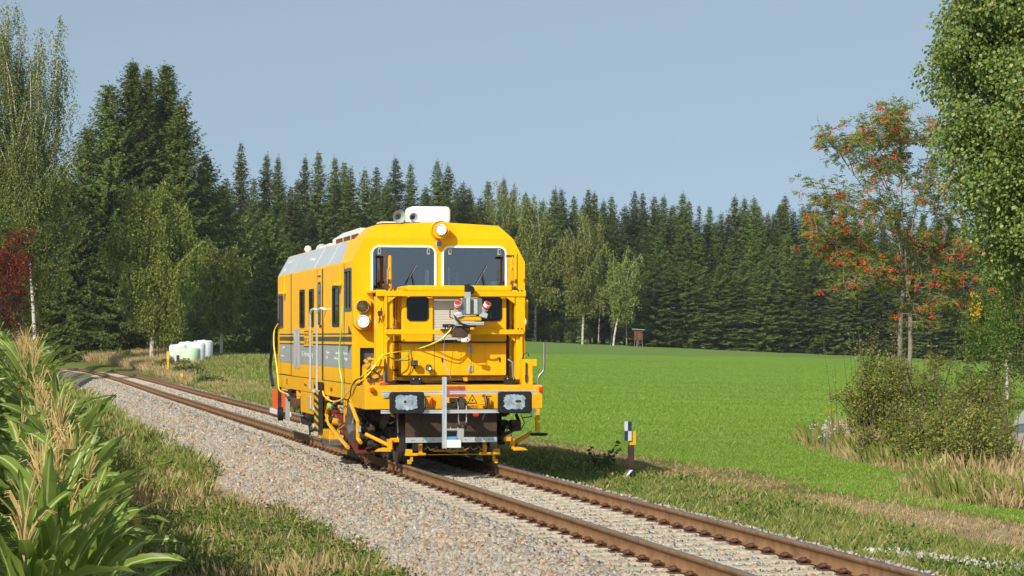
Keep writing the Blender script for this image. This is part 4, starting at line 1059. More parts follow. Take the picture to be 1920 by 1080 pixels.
# right-hand undergear silhouette
ug = MB(); rr_ = random.Random(11)
for k in range(24):
    ug.box((rr_.uniform(.78, 1.12), rr_.uniform(1.2, 2.2), rr_.uniform(.55, .92)), (rr_.uniform(.05, .16), rr_.uniform(.06, .3), rr_.uniform(.05, .18)), Matrix.Rotation(rr_.uniform(-.4, .4), 3, 'Y'))
part(ug, 'brake_gear', 'grime', bevel=.006)
part(MB().tube([(1.12, 1.4, .80), (1.16, 1.3, .66), (1.04, 1.2, .56), (.78, 1.15, .42)], .028, 8), 'brake_arm', 'brown_plate')
part(MB().tube([(.98, 1.3, .62), (.90, 1.2, .50), (.99, 1.15, .46), (1.03, 1.2, .62)], .008, 6).tube([(1.18, 1.3, .80), (1.24, 1.3, .66), (1.18, 1.3, .56)], .008, 6).tube([(1.0, 1.0, .84), (1.3, 1.0, .84), (1.3, 1.0, .78), (1.15, 1.0, .76)], .010, 6), 'loose_cable', 'hose_black')
# right step pedal, left bumper box, handrail, jack boxes
sp = part(MB().bb(1.285, 1.352, .62, .68, .54, .915), 'step_bar', 'yellow', bevel=.005)
part(MB().lathe([(-.02, 0), (-.02, .13), (.0, .145), (.02, .14), (.03, .05), (.03, 0)], (1.345, .66, .50), (0, 0, 1), 20), 'foot_pad', 'rubber', sp, smooth=True)
for sg in (-1, 1):
    part(MB().tube([(sg * 1.47, .85, 1.99), (sg * 1.47, .85, 1.57), (sg * 1.45, .85, 1.51), (sg * 1.39, .85, 1.45), (sg * 1.37, .85, 1.39), (sg * 1.37, .85, 1.29)], .018, 10) if sg > 0 else MB().cyl((-1.30, 1.0, 1.30), (-1.30, 1.0, 1.40), .016, 8), 'handrail', 'steel', smooth=True)
jr = part(MB().bb(1.10, 1.27, .80, 1.0, 1.30, 1.715).bb(1.24, 1.34, .80, 1.0, 1.60, 1.715), 'jack_box', 'yellow', bevel=.006)
part(MB().cyl((1.16, .78, 1.34), (1.16, .78, 1.66), .014, 8).bb(1.14, 1.18, .77, .79, 1.36, 1.46), 'jack_valve', 'grime', jr)
part(MB().tube([(1.10, .9, 1.68), (1.14, .85, 1.80), (1.2, .85, 1.83), (1.22, .85, 1.76)], .008, 6), 'loose_cable', 'hose_black', jr)
jl = part(MB().bb(-1.45, -1.14, 1.0, 1.3, 1.30, 1.60).bb(-1.30, -1.14, .95, 1.3, 1.60, 1.72), 'jack_box', 'yellow', bevel=.008)
part(MB().bb(-1.40, -1.22, .985, .999, 1.36, 1.56), 'jack_plate', 'yellow_worn', jl, bevel=.004)
rr_ = random.Random(4); vv = MB()
for k in range(16): vv.box((rr_.uniform(-1.45, -1.30), rr_.uniform(.97, 1.2), rr_.uniform(1.56, 1.74)), (rr_.uniform(.02, .06), .06, rr_.uniform(.02, .05)), Matrix.Rotation(rr_.uniform(-1, 1), 3, 'Y'))
part(vv, 'valve_block', 'yellow_worn', jl); 
vv = MB()
for k in range(10): vv.cyl((rr_.uniform(-1.42, -1.16), .98, rr_.uniform(1.32, 1.6)), (rr_.uniform(-1.42, -1.16), .95, rr_.uniform(1.32, 1.6)), .012, 6)
part(vv, 'valve_screws', 'brown_plate', jl)
part(MB().tube([(-1.10, .96, 1.30), (-1.105, .93, 1.45), (-1.11, .93, 1.62), (-1.13, .95, 1.72)], .014, 8), 'jack_hose', 'hose_black')
part(MB().bb(-1.21, -1.14, 1.1, 1.16, 2.42, 2.50).cyl((-1.20, 1.12, 2.3), (-1.16, 1.1, 2.55), .012, 6).cyl((-1.15, 1.1, 2.3), (-1.22, 1.12, 2.48), .010, 6), 'clamp', 'wood_hut')
# upright hydraulic posts in front of the windows
for u_, sg in ((-.90, -1), (.985 + .17, 1)):
    up_ = part(MB().cyl((u_, 1.9, 2.82), (u_, 1.9, 3.42), .032 if sg < 0 else .022, 12), 'lift_post', 'yellow_worn', smooth=True)
    part(MB().bb(u_ - .10, u_ + .03, 1.88, 1.92, 3.40, 3.44).cyl((u_ - sg * -.085, 1.9, 2.84), (u_ - sg * -.085, 1.9, 3.46), .010, 8), 'lift_rod', 'wood_hut', up_)
    part(MB().tube([(u_ - .05, 1.86, 2.95), (u_ - .05, 1.86, 3.18), (u_ - .02, 1.86, 3.22), (u_ + .02, 1.86, 3.24)], .007, 6), 'lift_pipe', 'yellow_worn', up_)
    kk = MB(); rr_ = random.Random(9 if sg < 0 else 5)
    for k in range(9): kk.box((u_ + rr_.uniform(-.11, .06) * 1.0, 1.88, rr_.uniform(2.86, 3.02)), (rr_.uniform(.02, .06), .05, rr_.uniform(.02, .07)), Matrix.Rotation(rr_.uniform(-.6, .6), 3, 'Y'))
    part(kk, 'lift_valve', 'wood_hut', up_)
part(MB().bb(-1.12, -.95, 1.8, 2.0, 2.845, 2.875).bb(1.18, 1.24, 1.8, 1.9, 2.845, 2.87), 'lift_foot', 'black')

# --- measuring camera head on the gantry
ih = part(MB().prism(rrect(.17, .52, 2.345, 2.62, .03, 3), 'y', .78, 1.0), 'laser_scanner', 'steel', bevel=.01)
part(MB().bb(.26, .32, .765, .78, 2.36, 2.62).bb(.38, .44, .765, .78, 2.36, 2.60), 'scanner_rib', 'aluminium', ih, bevel=.004)
part(MB().bb(.325, .375, .76, .78, 2.38, 2.58), 'scanner_slot', 'olive_stripe', ih)
for sg, cx_ in ((-1, .135), (1, .545)):
    ctr = Vector((cx_, .86, 2.40)); d_ = Vector((sg * .38 if sg > 0 else -.16, -.80, .85)).normalized()
    cyl_ = part(MB().lathe([(-.06, .03), (-.05, .055), (.09, .058), (.10, .054)], ctr, d_, 24), 'sensor_head', 'aluminium', ih, smooth=True)
    part(MB().lathe([(.10, .058), (.115, .060), (.13, .060), (.135, .056)], ctr, d_, 24), 'sensor_ring', 'red', ih, smooth=True)
    part(MB().lathe([(.130, .056), (.19, .060), (.195, .054)], ctr, d_, 24), 'sensor_cover', 'white_plastic', ih, smooth=True)
    part(MB().lathe([(.193, .050), (.199, .046), (.199, 0)], ctr, d_, 24), 'sensor_cap', 'red', ih, smooth=True)
    part(MB().lathe([(.1995, .014), (.203, 0)], ctr, d_, 12), 'sensor_lens', 'black', ih)
    part(MB().box((cx_, .84, 2.345), (.13, .12, .08), Matrix.Rotation(sg * .3, 3, 'Y')), 'sensor_mount', 'aluminium', ih, bevel=.01)
    x_ = cx_ + sg * .10
    part(MB().tube([(x_ - sg * .03, .86, 2.44), (x_ + sg * .03, .86, 2.44), (x_ + sg * .03, .86, 2.31), (x_ - sg * .02, .86, 2.29)], .010, 8), 'grip', 'hose_black', ih)
part(MB().bb(.13, .52, .82, 1.05, 2.25, 2.33), 'scanner_base', 'yellow', ih, bevel=.02)
part(MB().bb(.08, .56, .84, 1.05, 2.185, 2.235).bb(.08, .56, .83, .84, 2.205, 2.215), 'scanner_rail', 'aluminium', ih, bevel=.004)
part(MB().tube([(.07, .82, 2.36), (.09, .76, 2.27), (.18, .74, 2.20), (.28, .76, 2.165), (.42, .8, 2.165)], .018, 8), 'scanner_cable', 'hose_black', ih, smooth=True)
part(MB().bb(.28, .37, .98, 1.1, 2.60, 2.72), 'scanner_arm', 'zinc', ih, bevel=.005)
ih.location = (-.085, 0, .085)
part(MB().lathe([(-.02, 0), (-.02, .06), (0, .07), (.08, .07), (.08, 0)], (.29, 1.03, 2.84), (0, 1, 0), 18).box((.24, 1.06, 2.86), (.08, .08, .14)), 'round_camera', 'rubber', None, smooth=True)
part(MB().lathe([(-.022, 0), (-.024, .03)], (.29, 1.03, 2.84), (0, 1, 0), 16), 'camera_lens', 'lens')
mt = part(MB().prism([(-.02, 2.07), (.19, 2.07), (.27, 2.18), (.25, 2.26), (.0, 2.26), (-.03, 2.20)], 'y', .90, 1.06), 'swivel_mount', 'brown_plate', bevel=.015)
part(MB().tube([(.0, .90, 2.10), (.06, .88, 2.06), (.16, .88, 2.06), (.22, .9, 2.10)], .007, 6), 'strap', 'hose_black', mt)
part(MB().bb(-.20, .05, .98, 1.10, 2.185, 2.205).bb(-.17, -.10, .98, 1.06, 2.23, 2.285).bb(-.04, .03, .98, 1.06, 2.23, 2.285), 'clamp', 'black')
part(MB().cyl((-.135, 1.0, 2.20), (-.135, 1.0, 2.24), .012, 6).cyl((-.01, 1.0, 2.20), (-.01, 1.0, 2.24), .012, 6).bb(-.09, -.05, .99, 1.05, 2.21, 2.29), 'clamp_screw', 'wood_hut')
part(MB().cyl((.12, .9, 2.02), (.20, .86, 2.02), .034, 12).lathe([(0, .018), (.001, .04), (.03, .04), (.03, .018)], (.19, .88, 2.03), (.3, -1, 0), 16), 'pan_joint', 'white_plastic', smooth=True)
part(MB().bb(-.12, .12, 1.3, 1.6, 1.99, 2.03), 'pan_arm', 'black')

# --- cables hung across the front and side
def cable(pts, c_, r_=.010):
    P_ = [Vector(p) for p in pts]; out = []
    for i in range(len(P_) - 1):
        a, b2 = P_[i], P_[i + 1]; p0 = P_[max(i - 1, 0)]; p3 = P_[min(i + 2, len(P_) - 1)]
        for k in range(6):
            t = k / 6; out.append(.5 * ((2 * a) + (-p0 + b2) * t + (2 * p0 - 5 * a + 4 * b2 - p3) * t * t + (-p0 + 3 * a - 3 * b2 + p3) * t ** 3))
    out.append(P_[-1]); part(MB().tube(out, r_, 6), 'cable', c_, smooth=True)
cable([(-.05, .95, 2.19), (-.22, .95, 2.03), (-.40, 1.2, 1.93), (-.62, 1.4, 1.86), (-.92, 1.1, 1.83), (-1.14, 1.0, 1.79), (-1.24, .9, 1.70), (-1.38, .9, 1.56), (-1.50, 1.3, 1.40), (-1.56, 2.0, 1.24)], 'cable_yellow', .010)
cable([(-.05, .96, 2.20), (-.20, 1.0, 2.05), (-.36, 1.3, 1.95), (-.60, 1.4, 1.88), (-.75, 1.2, 1.75), (-.92, 1.1, 1.70), (-1.10, 1.0, 1.78), (-1.18, .95, 1.76)], 'cable_green', .009)
cable([(-.04, .95, 2.18), (-.2, 1.0, 2.03), (-.40, 1.4, 1.88), (-.58, 1.4, 1.74), (-.80, 1.2, 1.69), (-1.05, 1.0, 1.75)], 'hose_black', .006)
cable([(-1.28, .95, 1.62), (-1.44, 1.0, 1.42), (-1.52, 1.6, 1.30), (-1.56, 2.2, 1.16), (-1.56, 3.0, 1.02), (-1.56, 4.2, .96), (-1.54, 5.4, 1.02), (-1.52, 5.8, 1.10)], 'cable_yellow', .014)
cable([(-1.27, .95, 1.60), (-1.42, 1.0, 1.44), (-1.53, 1.4, 1.38), (-1.55, 1.8, 1.26), (-1.55, 2.0, 1.10), (-1.54, 2.4, .98)], 'hose_black', .010)
cable([(-1.50, 3.28, 2.60), (-1.52, 3.30, 2.2), (-1.53, 3.5, 1.85), (-1.55, 3.3, 1.55), (-1.52, 3.2, 1.3), (-1.53, 3.2, 1.0)], 'cable_green', .013)
cable([(-1.51, 13.3, 2.36), (-1.56, 13.6, 2.2), (-1.58, 13.5, 1.9), (-1.57, 13.1, 1.5), (-1.56, 12.9, 1.2), (-1.56, 12.6, .98), (-1.5, 11.6, .92)], 'cable_yellow', .015)
cable([(-1.50, 13.2, 2.42), (-1.54, 13.9, 2.2), (-1.56, 14.1, 1.8), (-1.57, 14.3, 1.4), (-1.55, 14.0, 1.05)], 'hose_black', .035)
cable([(-.20, .10, 1.42), (-.17, .9, 1.70), (-.15, 1.0, 2.0), (-.12, 1.0, 2.18)], 'blue', .004)
cable([(.02, .93, 2.04), (-.02, 1.0, 1.75), (-.05, 1.0, 1.45), (-.1, .8, 1.30)], 'brown_plate', .004)

# --- left side undergear
hz = MB().bb(-1.56, -1.50, 5.95, 6.05, .36, 1.26); hp = part(hz, 'hazard_post', 'black')
mb = MB(); mb.bb(-1.57, -1.50, 6.05, 6.12, .36, 1.26); mb.bb(-1.52, -1.46, 6.1, 7.15, .36, 1.25); part(mb, 'hazard_board', 'black', hp)
st = MB()
for k in range(7):
    z_ = .40 + k * .125
    st.prism([(6.06, z_), (6.62, z_ + .06), (6.62, z_ + .12), (6.06, z_ + .06)], 'x', -1.571, -1.575)
part(MB().bb(-1.57, -1.52, 6.06, 6.62, .36, 1.26), 'hazard_board', 'black', hp)
part(st, 'hazard_stripes', 'mark_yellow', hp)
for z_ in (1.07, .75, .44): part(MB().lathe([(0, 0), (0, .05), (.03, .05), (.03, 0)], (-1.55, 6.85, z_), (-1, 0, 0), 12).bb(-1.56, -1.52, 6.6, 7.15, z_ - .02, z_ + .02), 'step_bracket', 'aluminium', hp, smooth=True)
part(MB().bb(-1.50, -1.30, 5.1, 6.75, .26, .42), 'step_box', 'yellow_worn', bevel=.01)
part(MB().bb(-1.52, -1.28, 4.95, 5.9, .16, .26), 'step_tread', 'steel', bevel=.01)
part(MB().bb(-1.47, -1.1, 7.4, 9.65, .62, 1.02), 'tool_box', 'yellow', bevel=.012)
part(MB().bb(-1.50, -1.475, 7.9, 8.15, .72, .96), 'tool_box_handle', 'aluminium', bevel=.006)
part(MB().bb(-1.45, -1.2, 10.6, 11.6, .66, .85), 'valve_chest', 'wood_hut', bevel=.01)
part(MB().bb(-1.0, -.85, 7.0, 12.5, .35, .62), 'frame_beam', 'black')
rr_ = random.Random(21)
def clutter(n_, s0, s1, z0, z1, mats_, u0=-1.42, u1=-1.15):
    for m_ in mats_:
        mb = MB()
        for k in range(n_):
            if n_ <= 16 and k: part(mb, 'undergear', m_, bevel=.004); mb = MB()
            c_ = (rr_.uniform(u0, u1), rr_.uniform(s0, s1), rr_.uniform(z0, z1))
            q = rr_.random()
            if q < .4: mb.box(c_, (rr_.uniform(.04, .14), rr_.uniform(.1, .5), rr_.uniform(.04, .16)), Matrix.Rotation(rr_.uniform(-.5, .5), 3, 'X'))
            elif q < .7: mb.tube([c_, (c_[0] - .03, c_[1] + rr_.uniform(-.5, .5), c_[2] + rr_.uniform(-.22, .22)), (c_[0], c_[1] + rr_.uniform(-.7, .7), c_[2] + rr_.uniform(-.25, .25))], rr_.uniform(.010, .024), 6)
            else: mb.cyl(c_, (c_[0] - .1, c_[1], c_[2] + rr_.uniform(-.05, .05)), rr_.uniform(.03, .07), 12)
        part(mb, 'undergear', m_, bevel=.004)
clutter(12, 2.5, 5.9, .55, 1.0, ['grime', 'black', 'steel', 'yellow_worn'])
clutter(4, 2.5, 5.7, .6, 1.0, ['yellow', 'zinc', 'cable_green'])
clutter(2, 3.0, 5.6, .65, 1.0, ['red', 'orange', 'blue', 'white_plastic'])
clutter(8, 9.8, 12.4, .70, 1.0, ['grime', 'yellow_worn', 'zinc', 'black'])
clutter(10, 5.2, 12.0, .18, .55, ['grime', 'black'], -1.15, -.9)
clutter(16, 1.2, 2.9, .30, .90, ['grime', 'black'], -1.30, -.85)
clutter(12, 2.6, 5.2, .25, .6, ['grime', 'black'], -1.25, -.9)
part(MB().lathe([(0, 0), (0, .16), (.25, .2), (.5, .16), (.5, 0)], (-1.15, 10.9, .35), (0, 0, 1), 18), 'sand_box', 'black', smooth=True)
mb = MB(); mb.add([(-1.47, 5.4, .82), (-1.47, 5.0, .86), (-1.30, 2.7, .14), (-1.30, 3.1, .10), (-1.1, 5.4, .82), (-1.1, 5.0, .86), (-1.0, 2.7, .14), (-1.0, 3.1, .10)], [(0, 1, 2, 3), (4, 7, 6, 5), (0, 4, 5, 1), (1, 5, 6, 2), (2, 6, 7, 3), (3, 7, 4, 0)])
part(mb, 'ballast_plough', 'dark_red')
mb = MB(); mb.tube([(-1.49, 5.2, .88), (-1.49, 5.5, .70), (-1.48, 5.2, .52), (-1.45, 3.6, .28), (-1.42, 3.2, .20)], .035, 6); part(mb, 'plough_arm', 'yellow_worn', smooth=False)
part(MB().tube([(-1.50, 2.35, 1.02), (-1.49, 1.75, .78), (-1.48, 1.55, .70), (-1.47, 1.60, .42), (-1.45, 1.45, .36)], .034, 6), 'side_arm', 'yellow', smooth=False)
part(MB().box((-1.46, 1.6, .58), (.05, .16, .10)), 'arm_plate', 'zinc')
part(MB().cyl((-1.40, 2.9, .60), (-1.40, 2.5, .95), .12, 14).cyl((-1.38, 2.6, .42), (-1.38, 2.9, .60), .12, 14), 'air_tank', 'steel', smooth=True)
part(MB().bb(-1.45, -1.36, 3.2, 3.55, .62, 1.0), 'arm_frame', 'yellow', bevel=.006)
part(MB().bb(-1.45, -1.38, 2.85, 2.95, .6, 1.0), 'arm_frame', 'yellow', bevel=.006)
part(MB().tube([(-1.05, 2.2, .30), (-1.2, 2.4, .22), (-1.15, 3.0, .18), (-1.05, 3.2, .30)], .02, 8), 'brake_rod', 'grime')
part(MB().sphere((-1.49, 5.35, .98), .045, 12, 8), 'knob', 'yellow', smooth=True)
# rear orange panel and white beam behind the body
part(MB().bb(-1.40, -1.36, 13.2, 15.5, .54, .95), 'tail_board', 'orange')
part(MB().bb(-1.44, -1.28, 12.9, 15.7, .42, .52), 'tail_beam', 'white', bevel=.01)
part(MB().bb(-1.46, -1.40, 13.7, 13.86, .46, 1.5), 'tail_post', 'black')
part(MB().lathe([(0, 0), (0, .14), (.1, .14), (.1, 0)], (-1.46, 12.9, .48), (-1, 0, 0), 16), 'tail_roller', 'rubber', smooth=True)
part(MB().bb(-1.2, 1.2, 13.8, 15.6, .6, .95), 'rear_headstock', 'yellow_worn', bevel=.01)
part(MB().bb(-1.46, -1.38, 12.3, 12.45, .35, 1.0), 'rear_stay', 'zinc')

# --- driver behind the right-hand window (seated, orange vest, looking ahead)
def skin_figure(name, joints, edges, mat_, parent=None, sub=2, **k):
    me = bpy.data.meshes.new(name); me.from_pydata([j[0] for j in joints], edges, [])
    o = bpy.data.objects.new(name, me); COL.objects.link(o)
    sk = o.modifiers.new('skin', 'SKIN'); sk.use_smooth_shade = True
    for i, j in enumerate(joints):
        me.skin_vertices[0].data[i].radius = (j[1], j[2]) if len(j) > 2 else (j[1], j[1])
    me.skin_vertices[0].data[0].use_root = True
    ss = o.modifiers.new('sub', 'SUBSURF'); ss.levels = sub; ss.render_levels = sub
    dg = bpy.context.evaluated_depsgraph_get(); dg.update()
    m2 = bpy.data.meshes.new_from_object(o.evaluated_get(dg)); bpy.data.objects.remove(o)
    m2.name = name; m2.materials.clear(); m2.materials.append(MATS[mat_])
    o = bpy.data.objects.new(name, m2); COL.objects.link(o); o.parent = parent; return o
dr = thing('person', 'seated driver in orange vest behind the right-hand front window', 'person', rz=TRZ)
dr.location = Matrix.Translation((TX0, TY0, 0)) @ Matrix.Rotation(TRZ, 4, 'Z') @ Vector((.40, 3.02, 2.36))
J = [((0, 0, .10), .15, .11), ((0, 0, .28), .14, .10), ((0, .01, .46), .16, .11), ((0, 0, .56), .07, .06), ((0, -.01, .64), .058, .062), ((0, -.02, .74), .085, .10), ((0, -.01, .82), .07, .085),
     ((-.18, 0, .50), .06), ((-.23, -.08, .28), .048), ((-.16, -.32, .24), .036), ((-.15, -.40, .25), .028),
     ((.18, 0, .50), .06), ((.23, -.08, .28), .048), ((.16, -.32, .24), .036), ((.15, -.40, .25), .028),
     ((-.10, -.12, .07), .085), ((-.12, -.45, .08), .07), ((-.12, -.48, -.30), .05), ((-.12, -.60, -.38), .04),
     ((.10, -.12, .07), .085), ((.12, -.45, .08), .07), ((.12, -.48, -.30), .05), ((.12, -.60, -.38), .04)]
E_ = [(0, 1), (1, 2), (2, 3), (3, 4), (4, 5), (5, 6), (2, 7), (7, 8), (8, 9), (9, 10), (2, 11), (11, 12), (12, 13), (13, 14), (0, 15), (15, 16), (16, 17), (17, 18), (0, 19), (19, 20), (20, 21), (21, 22)]
skin_figure('body', J, E_, 'skin', dr)
skin_figure('vest', [((0, 0, .12), .17, .13), ((0, 0, .28), .16, .12), ((0, .01, .46), .185, .13), ((0, 0, .54), .09, .08)], [(0, 1), (1, 2), (2, 3)], 'hivis', dr)
skin_figure('hair', [((0, .02, .80), .085, .095), ((0, .015, .845), .07, .085)], [(0, 1)], 'wood_dark', dr, 1)
MB().sphere((-.03, -.115, .755), .010, 8, 6).sphere((.03, -.115, .755), .010, 8, 6).build('eyes', 'black', dr, smooth=True)
MB().prism([(-.012, .715), (.012, .715), (0, .755)], 'y', -.135, -.10).build('nose', 'skin', dr)
for sg in (-1, 1):
    for k in range(5):
        b0 = Vector((sg * .15 + (k - 2) * .016, -.42, .25)); MB().tube([b0, b0 + Vector((0, -.04, .01)), b0 + Vector((0, -.06, -.02))], .008, 6).build('finger', 'skin', dr, smooth=True)

# ================================================================ PLANTS
rng = np.random.default_rng(11)
def unit(v): return v / np.maximum(np.linalg.norm(v, axis=-1, keepdims=True), 1e-9)
def leaf_quads(P, D, size, width, droop=0.0, normal=None):
    """kite-shaped leaves: base P, pointing D, length size, width"""
    n_ = len(P); D = unit(D)
    nr = unit(rng.normal(size=(n_, 3))) if normal is None else unit(normal + rng.normal(size=(n_, 3)) * .35)
    S = unit(np.cross(D, nr)); size = np.broadcast_to(size, (n_,))[:, None]; width = np.broadcast_to(width, (n_,))[:, None]
    t = P + D * size; t[:, 2] -= (size[:, 0] * droop)
    mdl = P + D * size * .45
    V = np.stack([P, mdl + S * width * .5, t, mdl - S * width * .5], 1).reshape(-1, 3)
    return V
def quads_obj(name, V, mat_, parent=None, mi=None, k=4):
    n_ = len(V) // k
    return npmesh(name, V, np.arange(len(V)), np.full(n_, k), mat_, mi, parent)
def ribbon_tubes(paths, mb, n=5, mi=None):
    for P_, r_ in paths: mb.tube(P_, r_, n, True, mi)

# ---- spruce
def spruce(seed, h, rad, dens=1.0, bare=.04, twig=.34):
    r = np.random.default_rng(seed)
    Ps, Ds, Sz = [], [], []
    z = h * bare; 
    while z < h * .985:
        t = z / h; L = rad * 1.05 * (1 - t) ** .79 * (1.0 if t > .12 else .82) + .10
        nb_ = int(max(4, (7.5 + 3.5 * (1 - t)) * dens)); a0 = r.uniform(0, 6.28)
        for k in range(nb_):
            a = a0 + 6.283 * k / nb_ + r.normal(0, .18); Lb = L * r.uniform(.45, 1.15)
            if r.uniform() < .08: Lb *= 1.3
            rise = .40 * t ** 2 - .26 * (1 - t) + r.normal(0, .13)
            ns = max(2, int(Lb / (.20 / dens)))
            s = (np.arange(ns) + r.uniform(.2, .9, ns)) / ns
            x = s * Lb
            zz = z + rise * x + .16 * x * s * s * (1 if t < .8 else 2) + r.normal(0, .03, ns)
            c, sn = math.cos(a), math.sin(a)
            base = np.stack([c * x, sn * x, zz], -1)
            for sd_ in (-1, 1, 0):
                if sd_ == 0:
                    d = np.stack([c * np.ones(ns) * .25 + r.normal(0, .15, ns), sn * np.ones(ns) * .25 + r.normal(0, .15, ns), -np.ones(ns)], -1)
                    sz = twig * r.uniform(.6, 1.15, ns) * (1 - t) ** .32
                else:
                    d = np.stack([c * .75 - sn * sd_ * .8 + r.normal(0, .15, ns), sn * .75 + c * sd_ * .8 + r.normal(0, .15, ns), -.22 + r.normal(0, .12, ns)], -1)
                    sz = np.minimum(twig * 1.1, (1.15 - s) * Lb * .55 + .12) * r.uniform(.7, 1.2, ns)
                Ps.append(base); Ds.append(d); Sz.append(sz)
        z += (.17 + .30 * (1 - t)) * r.uniform(.6, 1.4) / dens ** .5 * (h / 24) ** .3
    # leader
    n_ = 8; Ps.append(np.stack([np.zeros(n_), np.zeros(n_), np.linspace(h * .95, h, n_)], -1)); a = r.uniform(0, 6.28, n_)
    Ds.append(np.stack([np.cos(a) * .7, np.sin(a) * .7, .6 * np.ones(n_)], -1)); Sz.append(np.full(n_, .28))
    P_ = np.concatenate(Ps); D_ = np.concatenate(Ds); S_ = np.concatenate(Sz)
    out = unit(P_ * np.array([1, 1, 0]) + 1e-6)
    return leaf_quads(P_ + r.normal(0, .05, P_.shape), D_, S_, S_ * .46, .10, out * .75 + np.array([0, 0, .65]))
def trunk_mb(h, r0, r1=.02, lean=(0, 0), n=7, k=6):
    P_ = [(lean[0] * (i / k) ** 1.5, lean[1] * (i / k) ** 1.5, h * i / k) for i in range(k + 1)]
    return MB().tube(P_, [r0 + (r1 - r0) * i / k for i in range(k + 1)], n)
SPR = []
for i, (h, rad, dens, bare) in enumerate([(26, 4.6, 1, .08), (25, 3.8, 1, .10), (27, 5.2, .95, .06), (24, 4.2, 1.0, .12), (20, 4.6, 1.1, .02), (16, 4.0, 1.1, .02)]):
    SPR.append((h, spruce(100 + i, h, rad, dens, bare)))
spr_src = []
def mesh_tree(name, V, leafm, barkm, tmb):
    r = thing(name, 'x', 'tree'); quads_obj('crown', V, leafm, r); tmb.build('trunk', barkm, r, smooth=True); return r
USED = {}
def place_tree(kind, key, loc, rz, sc, label, group=None, cat='tree'):
    root, = [SRC[kind][key]]
    if (kind, key) not in USED:
        USED[(kind, key)] = 1; r = root; r.location = loc; r.rotation_euler = (0, 0, rz); r.scale = sc if isinstance(sc, tuple) else (sc,) * 3
    else: r = dup(root, loc, rz, sc)
    r['label'] = label; r['category'] = cat
    if group: r['group'] = group
    elif 'group' in r: del r['group']
    return r
SRC = {'spruce': [mesh_tree('spruce', V, 'needles', 'bark_brown', trunk_mb(h * .97, .26)) for h, V in SPR]}
SPH = [h for h, V in SPR]
SRC['brown'] = [mesh_tree('spruce', spruce(140, 24, 2.6, .8, .2), 'needles_brown', 'bark_brown', trunk_mb(23, .24))]

rt_ = random.Random(77)
# skyline of the forest edge: photo column and row of each tip, with its distance
SKY = [(405, 352, 300), (425, 330, 305), (452, 263, 310), (476, 330, 300), (500, 285, 315), (521, 290, 305), (545, 345, 300), (572, 290, 315), (597, 281, 305), (628, 290, 310), (645, 300, 318),
       (657, 309, 300), (684, 314, 312), (706, 309, 320), (722, 345, 300), (742, 291, 308), (770, 302, 316), (798, 345, 305), (820, 297, 312), (840, 305, 322), (868, 338, 318), (880, 348, 330), (900, 368, 325), (915, 336, 330), (945, 330, 334), (962, 352, 336),
       (985, 360, 342), (1018, 372, 340), (1040, 350, 338), (1053, 350, 344), (1076, 364, 342), (1103, 351, 336), (1115, 357, 346), (1132, 372, 342), (1147, 364, 340), (1172, 382, 338), (1190, 354, 340), (1205, 358, 344), (1227, 364, 336), (1244, 364, 345), (1262, 380, 340), (1280, 358, 338), (1292, 372, 346),
       (1330, 384, 344), (1352, 396, 338), (1378, 364, 340), (1396, 367, 345), (1414, 366, 338), (1440, 395, 344), (1472, 363, 338), (1462, 380, 348), (1488, 392, 342), (1506, 384, 346), (1517, 377, 338), (1532, 384, 344), (1556, 396, 340), (1580, 392, 345), (1604, 402, 338), (1630, 396, 344), (1655, 404, 340), (1682, 398, 346),
       (1706, 404, 338), (1730, 396, 344), (1756, 402, 340), (1782, 400, 345), (1808, 404, 338), (1836, 398, 342), (1866, 402, 338), (1895, 400, 345), (1925, 402, 340)]
segs = [(-1, 515, 'between bales and machine'), (515, 660, 'above the machine rear'), (660, 850, 'above the white roof unit'), (850, 1000, 'above the cab right side'),
        (1000, 1160, 'over the two pale birches'), (1160, 1300, 'over the wooden hunting stand'), (1300, 1500, 'left of the berry tree'), (1500, 1720, 'behind the berry tree'), (1720, 2000, 'behind the linden foliage')]
for a_, b_, where in segs:
    items = sorted([q for q in SKY if a_ <= q[0] < b_])
    for k, (px, py, D) in enumerate(items):
        x = wx(px, D); zg = gz(x, D); H = wz(py, D) - zg
        key = rt_.randrange(4) if py > 300 or True else 0
        size_w = 'tall' if py < 345 else 'dark green'
        o = place_tree('spruce', key, (x, D, zg - .1), rt_.uniform(0, 6.28), (rt_.uniform(.82, 1.1),) * 2 + (H / SPH[key],),
                       '%s skyline spruce, %s from the left %s' % (size_w, ORD[k], where), 'spruces on the forest skyline')
for k, (px, py, D) in enumerate([(1311, 382, 341), (1258, 388, 346)]):
    x = wx(px, D); zg = gz(x, D); H = wz(py, D) - zg
    place_tree('brown', 0, (x, D, zg - .1), k * 2.0, (1, 1, H / 24), ['dying spruce with a rust-brown top, right of the hunting stand on the skyline', 'brownish spruce top just above the hunting stand on the skyline'][k], 'dying spruces on the skyline')
